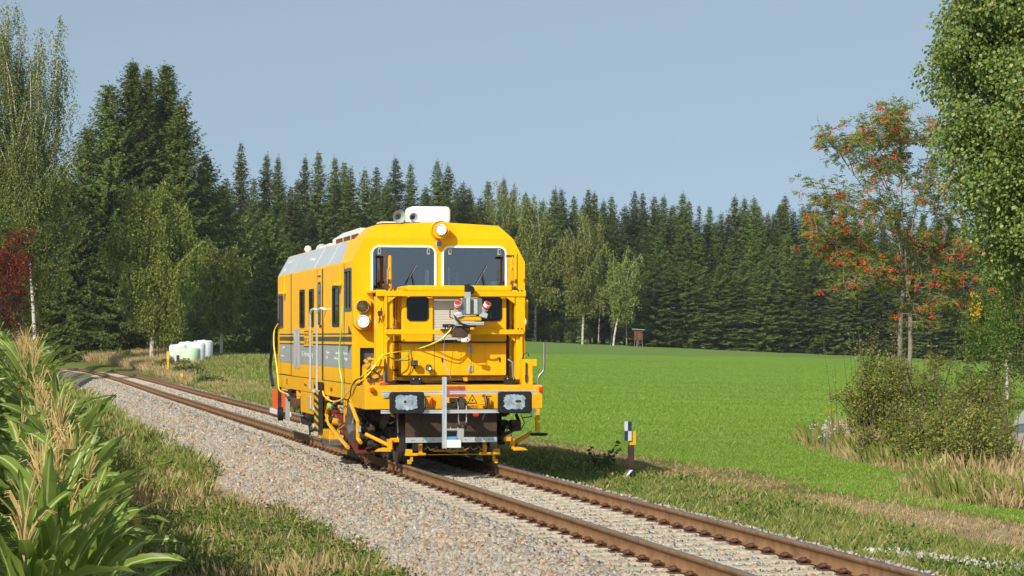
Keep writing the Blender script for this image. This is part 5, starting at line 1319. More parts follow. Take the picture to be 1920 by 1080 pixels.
# trees filling the forest edge below the skyline
fill = []
for row, (dD, zf, st) in enumerate([(12, .92, 30), (-8, .80, 36), (-16, .62, 44), (26, .97, 34)]):
    px = 396 + row * 9
    while px < 1945:
        Dm = np.interp(px, [400, 850, 1000, 1900], [308, 316, 338, 340])
        fill.append((px + rt_.uniform(-9, 9), Dm + dD + rt_.uniform(-3, 3), zf * rt_.uniform(.9, 1.06), row)); px += st * rt_.uniform(.8, 1.2)
for px, D, zf, row in fill:
    if 985 < px < 1185 and row in (1, 2): continue
    top = np.interp(px, [q[0] for q in SKY], [q[1] for q in SKY]); x = wx(px, D); zg = gz(x, D)
    H = (wz(max(top, 330 if px < 900 else 365) + 6, D) - zg) * zf
    key = (4 if row == 2 else 5 if row == 1 and rt_.random() < .4 else rt_.randrange(5)) if row in (1, 2) else rt_.randrange(4)
    w_ = rt_.uniform(.9, 1.2)
    place_tree('spruce', key, (x, D, zg - .1), rt_.uniform(0, 6.28), (w_, w_, H / SPH[key]),
               ['dark spruce standing inside the wood behind the edge trees', 'dark green spruce with branches to the ground in the forest edge', 'low bushy spruce at the foot of the forest edge', 'dark spruce standing inside the wood behind the edge trees'][row], 'spruces filling the forest edge')

# ---- broadleaf trees: limbs grown towards targets inside the crown, leaves hung on them
def limbs(root_h, targets, r0, rr, start=None, top=None):
    paths = []
    for T in targets:
        f = rr.uniform(.35, .95); zb = root_h * (1 - .0) + (T[2] - root_h) * rr.uniform(-.05, .35)
        zb = min(max(zb, root_h * .8), (top or T[2]) * .95)
        b = Vector((start(zb) if start else (0, 0, zb))); e = Vector(T); m1 = b.lerp(e, .5) + Vector((rr.uniform(-.1, .1), rr.uniform(-.1, .1), .12)) * (e - b).length
        L = (e - b).length; ra = max(.012, r0 * .35 * min(1, L / 4))
        paths.append(([b, b.lerp(m1, .5) + Vector((0, 0, .03 * L)), m1, m1.lerp(e, .55) + Vector((0, 0, -.01 * L)), e], [ra, ra * .8, ra * .6, ra * .4, ra * .2]))
    return paths
def crown_targets(n_, c, rad, rr, shell=.35):
    out = []
    while len(out) < n_:
        kk = rr.uniform(.72, 1.14)
        v = np.array([rr.uniform(-1, 1) for _ in range(3)]); L = np.linalg.norm(v)
        if L > 1 or L < shell: continue
        out.append(tuple(np.array(c) + v * kk * np.array(rad)))
    return out
def weeping(seed, H, c, rad, ntar, strands, leaf=.10, lean=(0, 0), r0=.16, name='birch_tree', leafm='birch_leaf', bark='bark_birch', slen=(.6, 2.2), step=.16):
    r = np.random.default_rng(seed); rr = random.Random(seed)
    T = crown_targets(ntar, c, rad, rr)
    root = thing(name, 'x', 'tree')
    mb = trunk_mb(H * .74, r0, .025, lean, 8, 8)
    st = lambda z: (lean[0] * (z / (H * .74)) ** 1.5, lean[1] * (z / (H * .74)) ** 1.5, z)
    lb = MB()
    pths = limbs(c[2] - rad[2] * .7, T, r0, rr, st, H * .72)
    ribbon_tubes(pths, lb, 5)
    P_, D_ = [], []
    for pa, _ in pths:
        for k in range(strands):
            t = r.uniform(.22, 1.0); i = min(3, int(t * 4)); q = pa[i].lerp(pa[i + 1], t * 4 - i)
            L = r.uniform(*slen); ns = int(L / step) + 2
            a = r.uniform(0, 6.28); w0 = r.uniform(.1, .95)
            s = np.linspace(0, 1, ns)
            xs = q.x + math.cos(a) * w0 * np.sqrt(s) + r.normal(0, .05, ns); ysn = q.y + math.sin(a) * w0 * np.sqrt(s) + r.normal(0, .05, ns)
            zs = q.z + .12 - L * s ** 1.2 + r.normal(0, .04, ns)
            P_.append(np.stack([xs, ysn, zs], -1)); D_.append(np.stack([r.normal(0, .6, ns), r.normal(0, .6, ns), -np.ones(ns)], -1))
    P_ = np.concatenate(P_); D_ = np.concatenate(D_); n_ = len(P_)
    sz = leaf * r.uniform(.7, 1.4, n_)
    quads_obj('crown', leaf_quads(P_, D_, sz, sz * .75), leafm, root)
    mb.build('trunk', bark, root, smooth=True); lb.build('limbs', bark, root)
    return root
def bushy(seed, H, c, rad, ntar, per, leaf=.10, clump=.7, name='leafy_tree', leafm='dark_leaf', bark='bark_brown', r0=.12, lw=.7, stems=1, flat=.0, cat='tree', shell=.35):
    r = np.random.default_rng(seed); rr = random.Random(seed)
    T = crown_targets(ntar, c, rad, rr, shell)
    root = thing(name, 'x', cat)
    lb = MB(); 
    if stems == 1:
        trunk_mb(max(.3, c[2]), r0, r0 * .4, (rr.uniform(-.2, .2), rr.uniform(-.2, .2)), 7, 5).build('trunk', bark, root, smooth=True)
        pths = limbs(max(.2, c[2] - rad[2] * .8), T, r0, rr)
    else:
        pths = []
        for Tt in T:
            b = Vector((rr.uniform(-.25, .25) * rad[0], rr.uniform(-.25, .25) * rad[1], -.05)); e = Vector(Tt); m1 = b.lerp(e, .5) + Vector((0, 0, .15 * (e - b).length))
            pths.append(([b, b.lerp(m1, .5), m1, e], [.022, .017, .012, .006]))
    ribbon_tubes(pths, lb, 4); lb.build('limbs', bark, root)
    P_ = []; O_ = []
    for pa, _ in pths:
        e = pa[-1]; m1 = pa[-2]
        k = int(per * rr.uniform(.6, 1.3)); ce = np.array(e)[None] * .75 + np.array(m1)[None] * .25
        v = unit(r.normal(size=(k, 3))) * (r.uniform(.15, 1, (k, 1)) ** .45) * clump * rr.uniform(.7, 1.25) * np.array([1, 1, .75 - flat])
        P_.append(ce + v); O_.append(unit(v + np.array([0, 0, .25])))
    P_ = np.concatenate(P_); O_ = np.concatenate(O_); n_ = len(P_); sz = leaf * r.uniform(.65, 1.35, n_)
    quads_obj('crown' if cat == 'tree' else 'foliage', leaf_quads(P_, O_ + r.normal(0, .7, (n_, 3)) + np.array([0, 0, -.35]), sz, sz * lw, .15, O_ + np.array([0, 0, .5])), leafm, root)
    return root
def put(root, px, D, label, rz=0, sc=1.0, dz=0, group=None, cat=None, clear=0):
    while clear and off(wx(px, D), D) < clear: D += 1.0
    x = wx(px, D); root.location = (x, D, gz(x, D) - .05 + dz); root.rotation_euler = (0, 0, rz); root.scale = (sc,) * 3 if not isinstance(sc, tuple) else sc
    root['label'] = label
    if group: root['group'] = group
    if cat: root['category'] = cat
    return root

# pale birches at the forest edge right of the machine
B1 = weeping(31, 21, (0, 0, 12.0), (3.8, 3.2, 8.0), 80, 62, .21, (.4, 0), .16, step=.30, slen=(.8, 2.2))
put(B1, 1003, 318, 'broad pale green birch at the forest edge just right of the cab', 0, 1.0, 0, 'birches at the forest edge')
B2 = weeping(32, 19.5, (.3, 0, 11), (4.2, 3.2, 7.2), 64, 56, .21, (1.0, 0), .15, step=.30, slen=(.7, 1.8))
put(B2, 1092, 316, 'pale birch with visible white limbs left of the hunting stand', 0, 1.0, 0, 'birches at the forest edge')
B3 = weeping(33, 13, (1.2, 0, 8), (3.0, 2.5, 5), 40, 44, .20, (2.6, 0), .14, step=.30, leafm='birch_leaf', slen=(.6, 1.6))
put(B3, 1150, 314, 'leaning yellowing birch close left of the hunting stand', 0, 1.0, 0, 'birches at the forest edge')
B4 = weeping(34, 23, (0, 0, 15), (3.6, 3, 7.5), 54, 50, .20, (.5, 0), .15, step=.32)
put(B4, 935, 326, 'thin pale birch rising behind the right shoulder of the cab', 0, 1.0, 0, 'birches at the forest edge')
b_ = bushy(35, 4, (0, 0, 2.0), (2.2, 2, 1.8), 24, 90, .22, .8, 'bare_bush', 'olive_leaf', stems=3, cat='bush'); put(b_, 1036, 322, 'greyish brown bush at the foot of the birches right of the cab')
b_ = bushy(36, 4, (0, 0, 2.2), (2.6, 2, 2.0), 24, 90, .22, .8, 'bush', 'dark_leaf', stems=3, cat='bush'); put(b_, 1075, 322, 'low dark bush beneath the pale birches at the meadow edge')
# thin white trunks inside the edge
for k, (px, D, h, ln) in enumerate([(1122, 330, 9, .4), (1175, 326, 8, -.2), (1205 - 60, 332, 7, 1.2), (1060, 330, 12, .3)]):
    r_ = thing('birch_tree', ['slim white birch trunk under the leaning birch', 'slim white birch trunk just left of the hunting stand', 'short slanting white trunk in the shade of the forest edge', 'tall white trunk between the two pale birches'][k], 'tree', group='slim white trunks in the forest edge')
    trunk_mb(h * .8, .075, .03, (ln, 0), 6, 5).build('trunk', 'bark_birch', r_, smooth=True)
    P_ = rng.normal(0, 1, (260, 3)) * np.array([1.2, .9, 1.8]) + np.array([ln, 0, h * .8]); quads_obj('crown', leaf_quads(P_, rng.normal(size=(260, 3)), .2, .15), 'birch_leaf', r_)
    r_.location = (wx(px, D - 6), D - 6, gz(wx(px, D - 6), D - 6))

# ---- left-hand group beside the bend
def big_spruce(seed, px, py, D, rad, label, dens=1.5, bare=.02):
    x = wx(px, D); zg = gz(x, D); H = wz(py, D) - zg
    r_ = mesh_tree('spruce', spruce(seed, H, rad * 1.15, dens, bare, .27), 'needles', 'bark_brown', trunk_mb(H * .97, .3))
    r_.location = (x, D, zg - .1); r_['label'] = label; r_['group'] = 'tall spruces by the bend'
    return r_
big_spruce(201, 250, 108, 205, 5.4, 'tallest dark spruce of the left clump, with the highest tip', 1.5)
big_spruce(202, 312, 114, 209, 5.4, 'second tall spruce, right of the highest tip in the left clump', 1.5)
big_spruce(203, 205, 150, 203, 5.6, 'tall spruce on the left flank of the left clump, lower tip', 1.4)
big_spruce(204, 278, 122, 214, 4.9, 'spruce between and behind the two highest tips of the left clump', 1.3)
big_spruce(205, 338, 190, 204, 5.1, 'spruce with spreading branches on the right flank of the left clump', 1.4)
big_spruce(206, 385, 284, 214, 4.6, 'shorter dark spruce right of the left clump, above the right birch crown', 1.3)
big_spruce(207, 165, 235, 205, 6.1, 'broad spruce low on the left side of the left clump', 1.3)
big_spruce(208, 130, 330, 198, 5.6, 'dark spruce between the left-edge birch and the left clump', 1.3)
big_spruce(209, 60, 300, 214, 5.9, 'dark spruce behind the crown of the left-edge birch', 1.2)
big_spruce(210, 415, 345, 220, 5.1, 'spruce to the right above the two white bales', 1.3)
big_spruce(211, 5, 330, 205, 5.9, 'dark spruce at the left picture edge behind the red tree', 1.2)
big_spruce(212, 455, 400, 232, 5.1, 'spruce behind the meadow corner right of the bales', 1.2)
big_spruce(213, 505, 395, 236, 4.9, 'spruce half hidden by the rear of the machine', 1.2)
big_spruce(214, 345, 430, 200, 4.9, 'low spruce standing behind the white bales', 1.4)
big_spruce(215, 225, 430, 196, 4.9, 'low spruce behind the hazel bushes of the bank', 1.4)
A1 = weeping(41, 25, (.0, 0, 15.5), (4.7, 3.8, 11.5), 170, 84, .11, (.8, 0), .2, leafm='dark_birch_leaf', step=.12, slen=(.6, 2.2))
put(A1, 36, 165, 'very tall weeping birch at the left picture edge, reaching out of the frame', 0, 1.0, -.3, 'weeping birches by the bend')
A2 = weeping(42, 14.4, (.3, 0, 7.9), (3.7, 3.0, 6.2), 84, 110, .13, (.9, 0), .17, step=.11, slen=(.7, 2.2))
put(A2, 284, 172, 'pale weeping birch with white leaning trunk left of the white bales', 0, 1.0, 0, 'weeping birches by the bend')
A3 = weeping(43, 10.0, (0, 0, 5.7), (2.1, 2.0, 3.6), 50, 50, .15, (.3, 0), .12, step=.12, slen=(.5, 1.5))
put(A3, 415, 183, 'smaller weeping birch behind and right of the white bales', 0, 1.0, 0, 'weeping birches by the bend')
A4 = weeping(44, 15, (0, 0, 11.5), (2.4, 2.0, 4.0), 44, 40, .17, (.2, 0), .15, step=.15)
put(A4, 118, 200, 'pale birch top showing between the left-edge birch and the spruces', 0, 1.0, 0, 'weeping birches by the bend')
t_ = thing('birch_tree', 'white birch trunk rising beside the red tree at the left', 'tree'); trunk_mb(10, .14, .07, (-.6, 0), 8, 6).build('trunk', 'bark_birch', t_, smooth=True)
P_ = rng.normal(0, 1, (900, 3)) * np.array([1.0, 1.0, 1.6]) + np.array([-.6, 0, 9.5]); quads_obj('crown', leaf_quads(P_, rng.normal(size=(900, 3)) - np.array([0, 0, 1]), .12, .09), 'birch_leaf', t_)
t_.location = (wx(68, 160), 160, gz(wx(68, 160), 160))
b_ = bushy(51, 7, (0, 0, 5.0), (2.1, 2.0, 3.6), 42, 300, .13, .75, 'red_leaved_tree', 'red_leaf', stems=1, lw=.45); put(b_, 4, 131, 'bright red leaved tree at the left picture edge above the maize', dz=.3)
b_ = bushy(52, 9, (0, 0, 7.8), (2.6, 2.2, 3.2), 46, 300, .13, .65, 'maple_tree', 'bright_leaf', stems=1); put(b_, 12, 150, 'yellow-green broadleaf tree above the red tree at the left edge', dz=.3)
b_ = bushy(53, 8, (0, 0, 4.2), (2.5, 2.2, 3.6), 64, 300, .13, .7, 'hazel_tree', 'dark_leaf', stems=5); put(b_, 118, 178, 'dark hazel tree on the far bank between red tree and birch', clear=6.2)
b_ = bushy(54, 6, (0, 0, 3.0), (2.0, 2.0, 2.6), 54, 280, .12, .6, 'hazel_bush', 'dark_leaf', stems=5, cat='bush'); put(b_, 155, 172, 'rounded dark hazel bush on the bank beyond the track bend', clear=6.2)
b_ = bushy(55, 5, (0, 0, 2.6), (2.4, 2.0, 2.4), 54, 260, .12, .6, 'hazel_bush', 'bright_leaf', stems=5, cat='bush'); put(b_, 200, 174, 'lighter green bush on the bank left of the leaning birch trunk', clear=6.2)
b_ = bushy(56, 4, (0, 0, 2.2), (2.1, 2.0, 2.0), 40, 240, .12, .6, 'hazel_bush', 'olive_leaf', stems=5, cat='bush'); put(b_, 250, 175, 'yellowish bush at the foot of the leaning birch trunk', clear=6.2)
b_ = bushy(57, 7, (0, 0, 4.2), (2.2, 2.0, 3.6), 50, 280, .13, .7, 'leafy_tree', 'dark_leaf', stems=1); put(b_, 92, 190, 'dark leafy tree in deep shade beside the white trunk', clear=6.2)
b_ = bushy(58, 5, (0, 0, 3.0), (2.6, 2.0, 2.6), 50, 260, .12, .7, 'leafy_tree', 'dark_leaf', stems=1); put(b_, 372, 186, 'dark bushy tree directly behind the white bales')
b_ = bushy(59, 4, (0, 0, 2.4), (2.6, 2.0, 2.2), 44, 240, .12, .7, 'bush', 'dark_leaf', stems=4, cat='bush'); put(b_, 440, 212, 'dark bush along the meadow edge right of the bales')
b_ = bushy(60, 4, (0, 0, 2.4), (3.0, 2.0, 2.2), 44, 240, .12, .7, 'bush', 'bright_leaf', stems=4, cat='bush'); put(b_, 500, 222, 'mid green bush along the meadow edge behind the machine')
# small bushes along the track bank
for k, (px, D, w_, h_, mt_, lab) in enumerate([(225, 150, 1.4, .8, 'dark_leaf', 'low dark bramble on the bank where the track bends'), (268, 144, 1.1, .7, 'dark_leaf', 'low dark bramble left of the yellow kilometre post'), (312, 128, .9, .9, 'dark_leaf', 'dark bramble right behind the yellow post'),
        (352, 118, 1.1, .8, 'dark_leaf', 'dark bramble below the bales beside the track'), (240, 158, 1.3, 1.0, 'olive_leaf', 'yellowish scrub on the bank under the birch'), (190, 165, 1.5, 1.0, 'olive_leaf', 'yellowish scrub on the bank under the hazels'),
        (400, 112, .8, .5, 'dark_leaf', 'small dark bush at the meadow corner'), (330, 150, 1.2, .8, 'olive_leaf', 'olive scrub at the left foot of the bales')]):
    b_ = bushy(70 + k, h_, (0, 0, h_ * .5), (w_, .9, h_ * .55), 22, 150, .09, .32, 'bramble', mt_, stems=5, cat='bush')
    while off(wx(px, D), D) < 2.7 + w_ * .8: D += 1.0
    put(b_, px, D, lab)
# trees out of frame at the left whose shade falls across the bend
for k, (x, y, h) in enumerate([(-29.2, 131, 12), (-32.0, 143, 13), (-39, 156, 11)]):
    r_ = weeping(80 + k, h, (0, 0, h * .58), (2.6, 2.6, h * .40), 34, 22, .16, (0, 0), .14, step=.18)
    r_.location = (x, y, gz(x, y)); r_['label'] = ['birch left of the track whose shade falls on the bend, nearest one', 'birch left of the track behind the maize, middle one', 'birch left of the track behind the maize, farthest one'][k]; r_['group'] = 'birches behind the maize'

# ---- rowan with red berries (two trunks)
def rowan():
    r = np.random.default_rng(5); rr = random.Random(5)
    root = thing('rowan_tree', 'two-stemmed rowan full of red berry clusters standing in the scrub right of the meadow', 'tree')
    D = 60.0; x0, y0 = wx(1690, D), D; z0 = gz(x0, y0); root.location = (x0, y0, z0)
    def L(px, py, dy=0.0): return Vector((wx(px, D) - x0, dy, wz(py, D) - z0))
    t1 = [L(1684, 815), L(1687, 720), L(1688, 640), L(1690, 575), L(1694, 545)]; t2 = [L(1698, 815), L(1701, 730), L(1707, 660), L(1707, 600), L(1703, 560)]
    MB().tube(t1, [.075, .065, .06, .056, .052], 10).build('trunk', 'bark_grey', root, smooth=True)
    MB().tube(t2, [.07, .062, .058, .055, .05], 10).build('trunk', 'bark_grey', root, smooth=True)
    lb = MB(); tips = []
    sil = [(1530, 245), (1512, 330), (1505, 420), (1545, 440), (1600, 240), (1650, 215), (1700, 205), (1750, 240), (1790, 300), (1800, 380), (1820, 460), (1830, 540), (1790, 560), (1740, 570), (1560, 530), (1548, 470), (1620, 300), (1690, 290), (1740, 330), (1570, 350), (1600, 420), (1650, 380), (1700, 400), (1750, 430), (1640, 480), (1700, 500), (1760, 510), (1600, 500), (1575, 270), (1625, 225), (1680, 240), (1725, 220), (1765, 350), (1655, 300), (1610, 360), (1540, 380), (1580, 460), (1780, 460)]
    sil = [(1672 + (a - 1672) * .93, b + 18) for a, b in sil]; sil = sil + [(a + rr.uniform(-20, 20), b + rr.uniform(-20, 20)) for a, b in sil]
    mains = []
    for (px, py) in [(1560, 400), (1590, 300), (1640, 260), (1690, 250), (1735, 290), (1775, 370), (1790, 470), (1600, 470), (1660, 370), (1715, 380)]:
        b = L(rr.choice([1692, 1700, 1704]), rr.uniform(520, 560)); e = L(px, py, rr.uniform(-1.0, 1.0)); ln = (e - b).length
        m1 = b.lerp(e, .33) + Vector((-(e.x - b.x) * .16, 0, .10 * ln)); m2 = b.lerp(e, .68) + Vector((-(e.x - b.x) * .06, 0, .06 * ln))
        lb.tube([b, b.lerp(m1, .5), m1, m2, e], [.024, .021, .018, .012, .005], 6); mains.append([b, m1, m2, e])
    for (px, py) in sil:
        e = L(px, py, rr.uniform(-1.7, 1.7) * (1 - abs(px - 1665) / 260)); best = None
        for mn in mains:
            for i in range(3):
                for t in (.1, .35, .6, .85):
                    q = mn[i].lerp(mn[i + 1], t); dd = (q - e).length + max(0, q.z - e.z + .25) * 2.0 + rr.uniform(0, .35)
                    if best is None or dd < best[0]: best = (dd, q)
        b = best[1]; ln = (e - b).length
        m1 = b.lerp(e, .42) + Vector((0, 0, .08 * ln)); m2 = b.lerp(e, .75) + Vector((0, 0, .06 * ln))
        r0_ = .007 + .005 * min(3, ln)
        lb.tube([b, b.lerp(m1, .5), m1, m2, e], [r0_, r0_ * .85, r0_ * .65, r0_ * .42, r0_ * .3], 5)
        for k in range(15):
            t = rr.uniform(.3, 1); A = [m1, m2, e]; q = m1.lerp(m2, (t - .35) / .35) if t < .7 else m2.lerp(e, (t - .7) / .3)
            d = Vector((rr.gauss(0, .6), rr.gauss(0, .6), rr.uniform(-.35, .9))).normalized() * rr.uniform(.15, .6)
            if e.z < 3.6: d.z -= .2
            tip = q + d; lb.tube([q, q + d * .5 + Vector((0, 0, .03)), tip], [.010, .006, .003], 3); tips.append((tip, d.normalized(), (tip.z)))
        tips.append((e, (e - m2).normalized(), e.z))
    lb.build('limbs', 'bark_grey', root)
    P_, D_, S_ = [], [], []; BP = []
    for tip, d, zt_ in tips:
        nl = rr.choice([4, 5, 6, 7])
        for k in range(nl):
            ax = Vector((d.x + rr.gauss(0, .8), d.y + rr.gauss(0, .8), d.z * .6 + rr.uniform(-1.0, .7))).normalized()
            side = ax.cross(Vector((0, 0, 1))); side = side.normalized() if side.length > .1 else Vector((1, 0, 0))
            Ll = rr.uniform(.13, .21)
            for j in range(5):
                q = tip + ax * Ll * (.25 + .17 * j) - Vector((0, 0, .05 * (j / 5) ** 2))
                for sg in (-1, 1):
                    P_.append(q); D_.append(side * sg * .8 + ax * .5 + Vector((0, 0, -.25))); S_.append(rr.uniform(.05, .08))
            P_.append(tip + ax * Ll); D_.append(ax); S_.append(.06)
        if rr.random() < (.26 if zt_ > 5.2 else .42):
            c = np.array(tip) + np.array([rr.gauss(0, .04), rr.gauss(0, .04), -.06]); n_ = rr.randrange(12, 26)
            BP.append(c + r.normal(0, 1, (n_, 3)) * np.array([.055, .055, .035]))
    P_ = np.array([tuple(p) for p in P_]); D_ = np.array([tuple(p) for p in D_]); S_ = np.array(S_)
    quads_obj('crown', leaf_quads(P_, D_, S_, S_ * .36), 'rowan_leaf', root)
    BP = np.concatenate(BP); oc = np.array([(1, 0, 0), (0, 1, 0), (-1, 0, 0), (0, -1, 0), (0, 0, 1), (0, 0, -1)], float)
    of = np.array([(0, 1, 4), (1, 2, 4), (2, 3, 4), (3, 0, 4), (1, 0, 5), (2, 1, 5), (3, 2, 5), (0, 3, 5)])
    V, lp, cn = scatter([(oc, of)], BP, rotmats(len(BP)), r.uniform(.013, .019, len(BP)))
    npmesh('berry_clusters', V, lp, cn, 'rowan_berry', parent=root)
rowan()

# ---- linden at the right edge
def linden():
    r = np.random.default_rng(9); rr = random.Random(9)
    root = thing('linden_tree', 'large leafy linden filling the upper right edge of the picture', 'tree')
    D = 50.0; x0 = 12.6; z0 = gz(x0, D); root.location = (x0, D, z0)
    trunk_mb(13, .34, .08, (.2, 0), 12, 8).build('trunk', 'bark_brown', root, smooth=True)
    lb = MB(); lobes = []
    def edge(z):   # crown radius by height above ground, from the outline in the photo
        return np.interp(z, [3.2, 3.9, 4.6, 5.2, 6.0, 6.8, 7.6, 8.1, 8.6, 9.2, 10, 12, 14], [1.6, 3.0, 3.7, 3.9, 4.15, 4.2, 4.25, 4.45, 4.35, 4.0, 3.8, 3.0, .8])
    for k in range(420):
        z = rr.uniform(3.5, 13.6) if k > 190 else rr.uniform(3.5, 9.6); a = rr.uniform(0, 6.283) if k > 190 else rr.uniform(2.2, 4.9); R_ = float(edge(z)) * rr.uniform(.64, 1.03); rl = rr.uniform(.34, .85)
        c = Vector((math.cos(a) * max(.1, R_ - rl * .7), math.sin(a) * max(.1, R_ - rl * .7), z)); lobes.append((c, rl))
        if k % 2 == 0:
            b = Vector((0, 0, max(2.6, z - rr.uniform(.6, 2.2)))); m1 = b.lerp(c, .5) + Vector((0, 0, .25)); lb.tube([b, m1, c], [.07, .045, .015], 5)
    lb.build('limbs', 'bark_brown', root)
    P_, O_ = [], []
    for c, rl in lobes:
        vis = c.x < -.8 and c.z < 10.4 and c.y < 1.6
        n_ = int((680 if vis else 90) * rl * rl / .36)
        o = unit(r.normal(size=(n_, 3))); rad = rl * (r.uniform(.25, 1.12, (n_, 1)) ** .55)
        P_.append(np.array(c)[None] + o * rad * np.array([1, 1, .72])); O_.append(o)
    P_ = np.concatenate(P_); O_ = np.concatenate(O_); n_ = len(P_)
    # rounded leaves: hexagonal outline hanging from their stalk
    sz = r.uniform(.038, .078, n_)[:, None]
    d = unit(O_ * .55 + r.normal(0, .5, (n_, 3)) + np.array([0, 0, -.75])); nr = unit(O_ + r.normal(0, .5, (n_, 3)) + np.array([0, -.2, .45])); S = unit(np.cross(d, nr))
    V = np.stack([P_, P_ + d * sz * .25 + S * sz * .5, P_ + d * sz * .65 + S * sz * .42, P_ + d * sz * 1.1, P_ + d * sz * .65 - S * sz * .42, P_ + d * sz * .25 - S * sz * .5], 1).reshape(-1, 3)
    quads_obj('crown', V, 'linden_leaf', root, None, 6)
linden()
# trees at the right edge beyond the road
b_ = bushy(91, 6, (0, 0, 3.2), (2.0, 1.8, 3.0), 70, 320, .085, .55, 'leafy_tree', 'bright_leaf', stems=1, r0=.09); put(b_, 1925, 92, 'small bushy green tree at the right picture edge beyond the gravel road')
b_ = weeping(92, 6.6, (0, 0, 4.3), (1.5, 1.4, 1.7), 30, 36, .085, (0, 0), .08, 'birch_tree', 'bright_leaf', step=.09, slen=(.5, 1.5)); put(b_, 1888, 100, 'young yellowing birch hanging over the meadow at the right edge')
P_ = []
for (px, py0, py1) in ((1822, 545, 608), (1836, 552, 600), (1878, 540, 575), (1833, 570, 590)):
    for k in range(46):
        P_.append((wx(px + rng.normal(0, 2.0), 99) - b_.location.x, -1 + rng.normal(0, .1), wz(rng.uniform(py0, py1), 99) - b_.location.z))
P_ = np.array(P_); quads_obj('yellow_sprays', leaf_quads(P_, rng.normal(0, .5, P_.shape) - np.array([0, 0, 1]), .09, .07), 'yellow_leaf', b_)
b_ = bushy(93, 4, (0, 0, 2.0), (1.5, 1.5, 1.7), 30, 240, .085, .5, 'leafy_tree', 'bright_leaf', stems=1, r0=.06); put(b_, 1868, 88, 'low green bush under the right edge trees', cat='bush')

# ---- scrub island under the rowan
SH = [(1645, 56, 1.0, 2.5, 'olive_leaf', 'olive brown bush at the left end of the scrub under the rowan'), (1668, 58, 1.0, 2.2, 'olive_leaf', 'olive bush around the rowan trunks'), (1730, 56, 1.2, 2.4, 'olive_leaf', 'tall thin olive bush right of the rowan trunks'),
      (1790, 52, 1.3, 2.2, 'dark_leaf', 'green leafy bush in the middle of the scrub'), (1828, 48, .75, 1.9, 'olive_leaf', 'bush at the right end of the scrub before the gravel road'), (1850, 43, .45, 1.1, 'dark_leaf', 'small leafy bush nearest the gravel road'),
      (1700, 50, 1.0, 1.3, 'olive_leaf', 'low bush in front of the rowan trunks'), (1755, 47, .9, 1.2, 'olive_leaf', 'low bush in the front middle of the scrub'),
      (1800, 45, .9, 1.5, 'olive_leaf', 'loose bush in front of the green bush, right of the scrub middle'), (1835, 41.5, .5, 1.35, 'olive_leaf', 'thin upright bush at the front right corner of the scrub')]
for k, (px, D, w_, h_, mt_, lab) in enumerate(SH):
    b_ = bushy(120 + k, h_, (0, 0, h_ * .52), (w_, w_ * .9, h_ * .50), 60, 150, .055, .28, 'shrub', 'shrub_leaf' if mt_ == 'olive_leaf' else 'weed_leaf', stems=6, cat='shrub', shell=.15); put(b_, px, D, lab, group='shrubs under the rowan')
    # loose upright shoots with sparse leaves
    P_, D_ = [], []; mb = MB(); rr = random.Random(k)
    for j in range(16):
        x_ = rr.uniform(-w_, w_); y_ = rr.uniform(-.6, .6); hh = h_ * rr.uniform(.8, 1.28); ln = rr.uniform(-.3, .3)
        mb.tube([(x_, y_, 0), (x_ + ln * .4, y_, hh * .55), (x_ + ln, y_, hh)], [.008, .006, .003], 3)
        for q in range(22):
            t = rr.uniform(.3, 1); P_.append((x_ + ln * t ** 1.4 + rr.gauss(0, .05), y_ + rr.gauss(0, .05), hh * t)); D_.append((rr.gauss(0, 1), rr.gauss(0, 1), rr.uniform(-.4, .4)))
    mb.build('shoots', 'bark_brown', b_); quads_obj('shoot_leaves', leaf_quads(np.array(P_), np.array(D_), .06, .036), 'shrub_leaf', b_)
# small dark bush near the marker
b_ = thing('seedling_bush', 'small dark leafy sapling left of the checkered marker post', 'shrub'); rr = random.Random(3); mb = MB(); P_, D_ = [], []
for j, (ex, ez) in enumerate([(-.34, .42), (-.22, .52), (.05, .36), (.30, .62), (.34, .50), (.14, .44), (-.10, .30), (.22, .30)]):
    mb.tube([(0, 0, 0), (ex * .35, 0, ez * .5), (ex, rr.uniform(-.1, .1), ez)], [.010, .007, .004], 4)
    for q in range(16):
        t = .25 + .75 * q / 15; P_.append((ex * t ** 1.3 + rr.gauss(0, .02), rr.gauss(0, .05), ez * t)); D_.append((rr.gauss(0, 1), rr.gauss(0, .6), rr.uniform(-.8, .2)))
mb.build('stem', 'bark_brown', b_); quads_obj('foliage', leaf_quads(np.array(P_), np.array(D_), .10, .06), 'dark_leaf', b_)
x = wx(1128, 46.2); b_.location = (x, 46.2, gz(x, 46.2))

# ---- grass: tufts merged into ONE object each (nobody could count them)
def tuft(nb_, h, spread, w_, lean=.5, seed=0):
    r = np.random.default_rng(seed); V = []; 
    for k in range(nb_):
        a = r.uniform(0, 6.28); b = np.array([math.cos(a), math.sin(a), 0]) * r.uniform(0, spread); a2 = a + r.normal(0, .5)
        d = np.array([math.cos(a2), math.sin(a2), 0]); hh = h * r.uniform(.55, 1.1); l_ = lean * r.uniform(.3, 1.3) * hh; s = np.array([-math.sin(a2), math.cos(a2), 0]) * w_ * .5
        V += [b - s, b + s, b + d * l_ * .4 + np.array([0, 0, hh * .65]) + s * .6, b + d * l_ + np.array([0, 0, hh])]
    V = np.array(V); return V, np.arange(len(V)).reshape(-1, 4)
def grass(name, pos, temps, scale, mat_, label, cat='grass', tilt=.25):
    V, lp, cn = scatter(temps, pos, rotmats(len(pos), tilt), scale)
    return tag(npmesh(name, V, lp, cn, mat_), label, cat, kind='stuff')
def ground_pts(x, y): return np.stack([x, y, ground_z(x, y) - .01], -1)
TG = [tuft(9, .16, .07, .007, .5, k) for k in range(6)]; TD = [tuft(12, .55, .30, .0034, .32, 20 + k) for k in range(6)]; TF = [tuft(7, .070, .07, .008, .7, 40 + k) for k in range(5)]
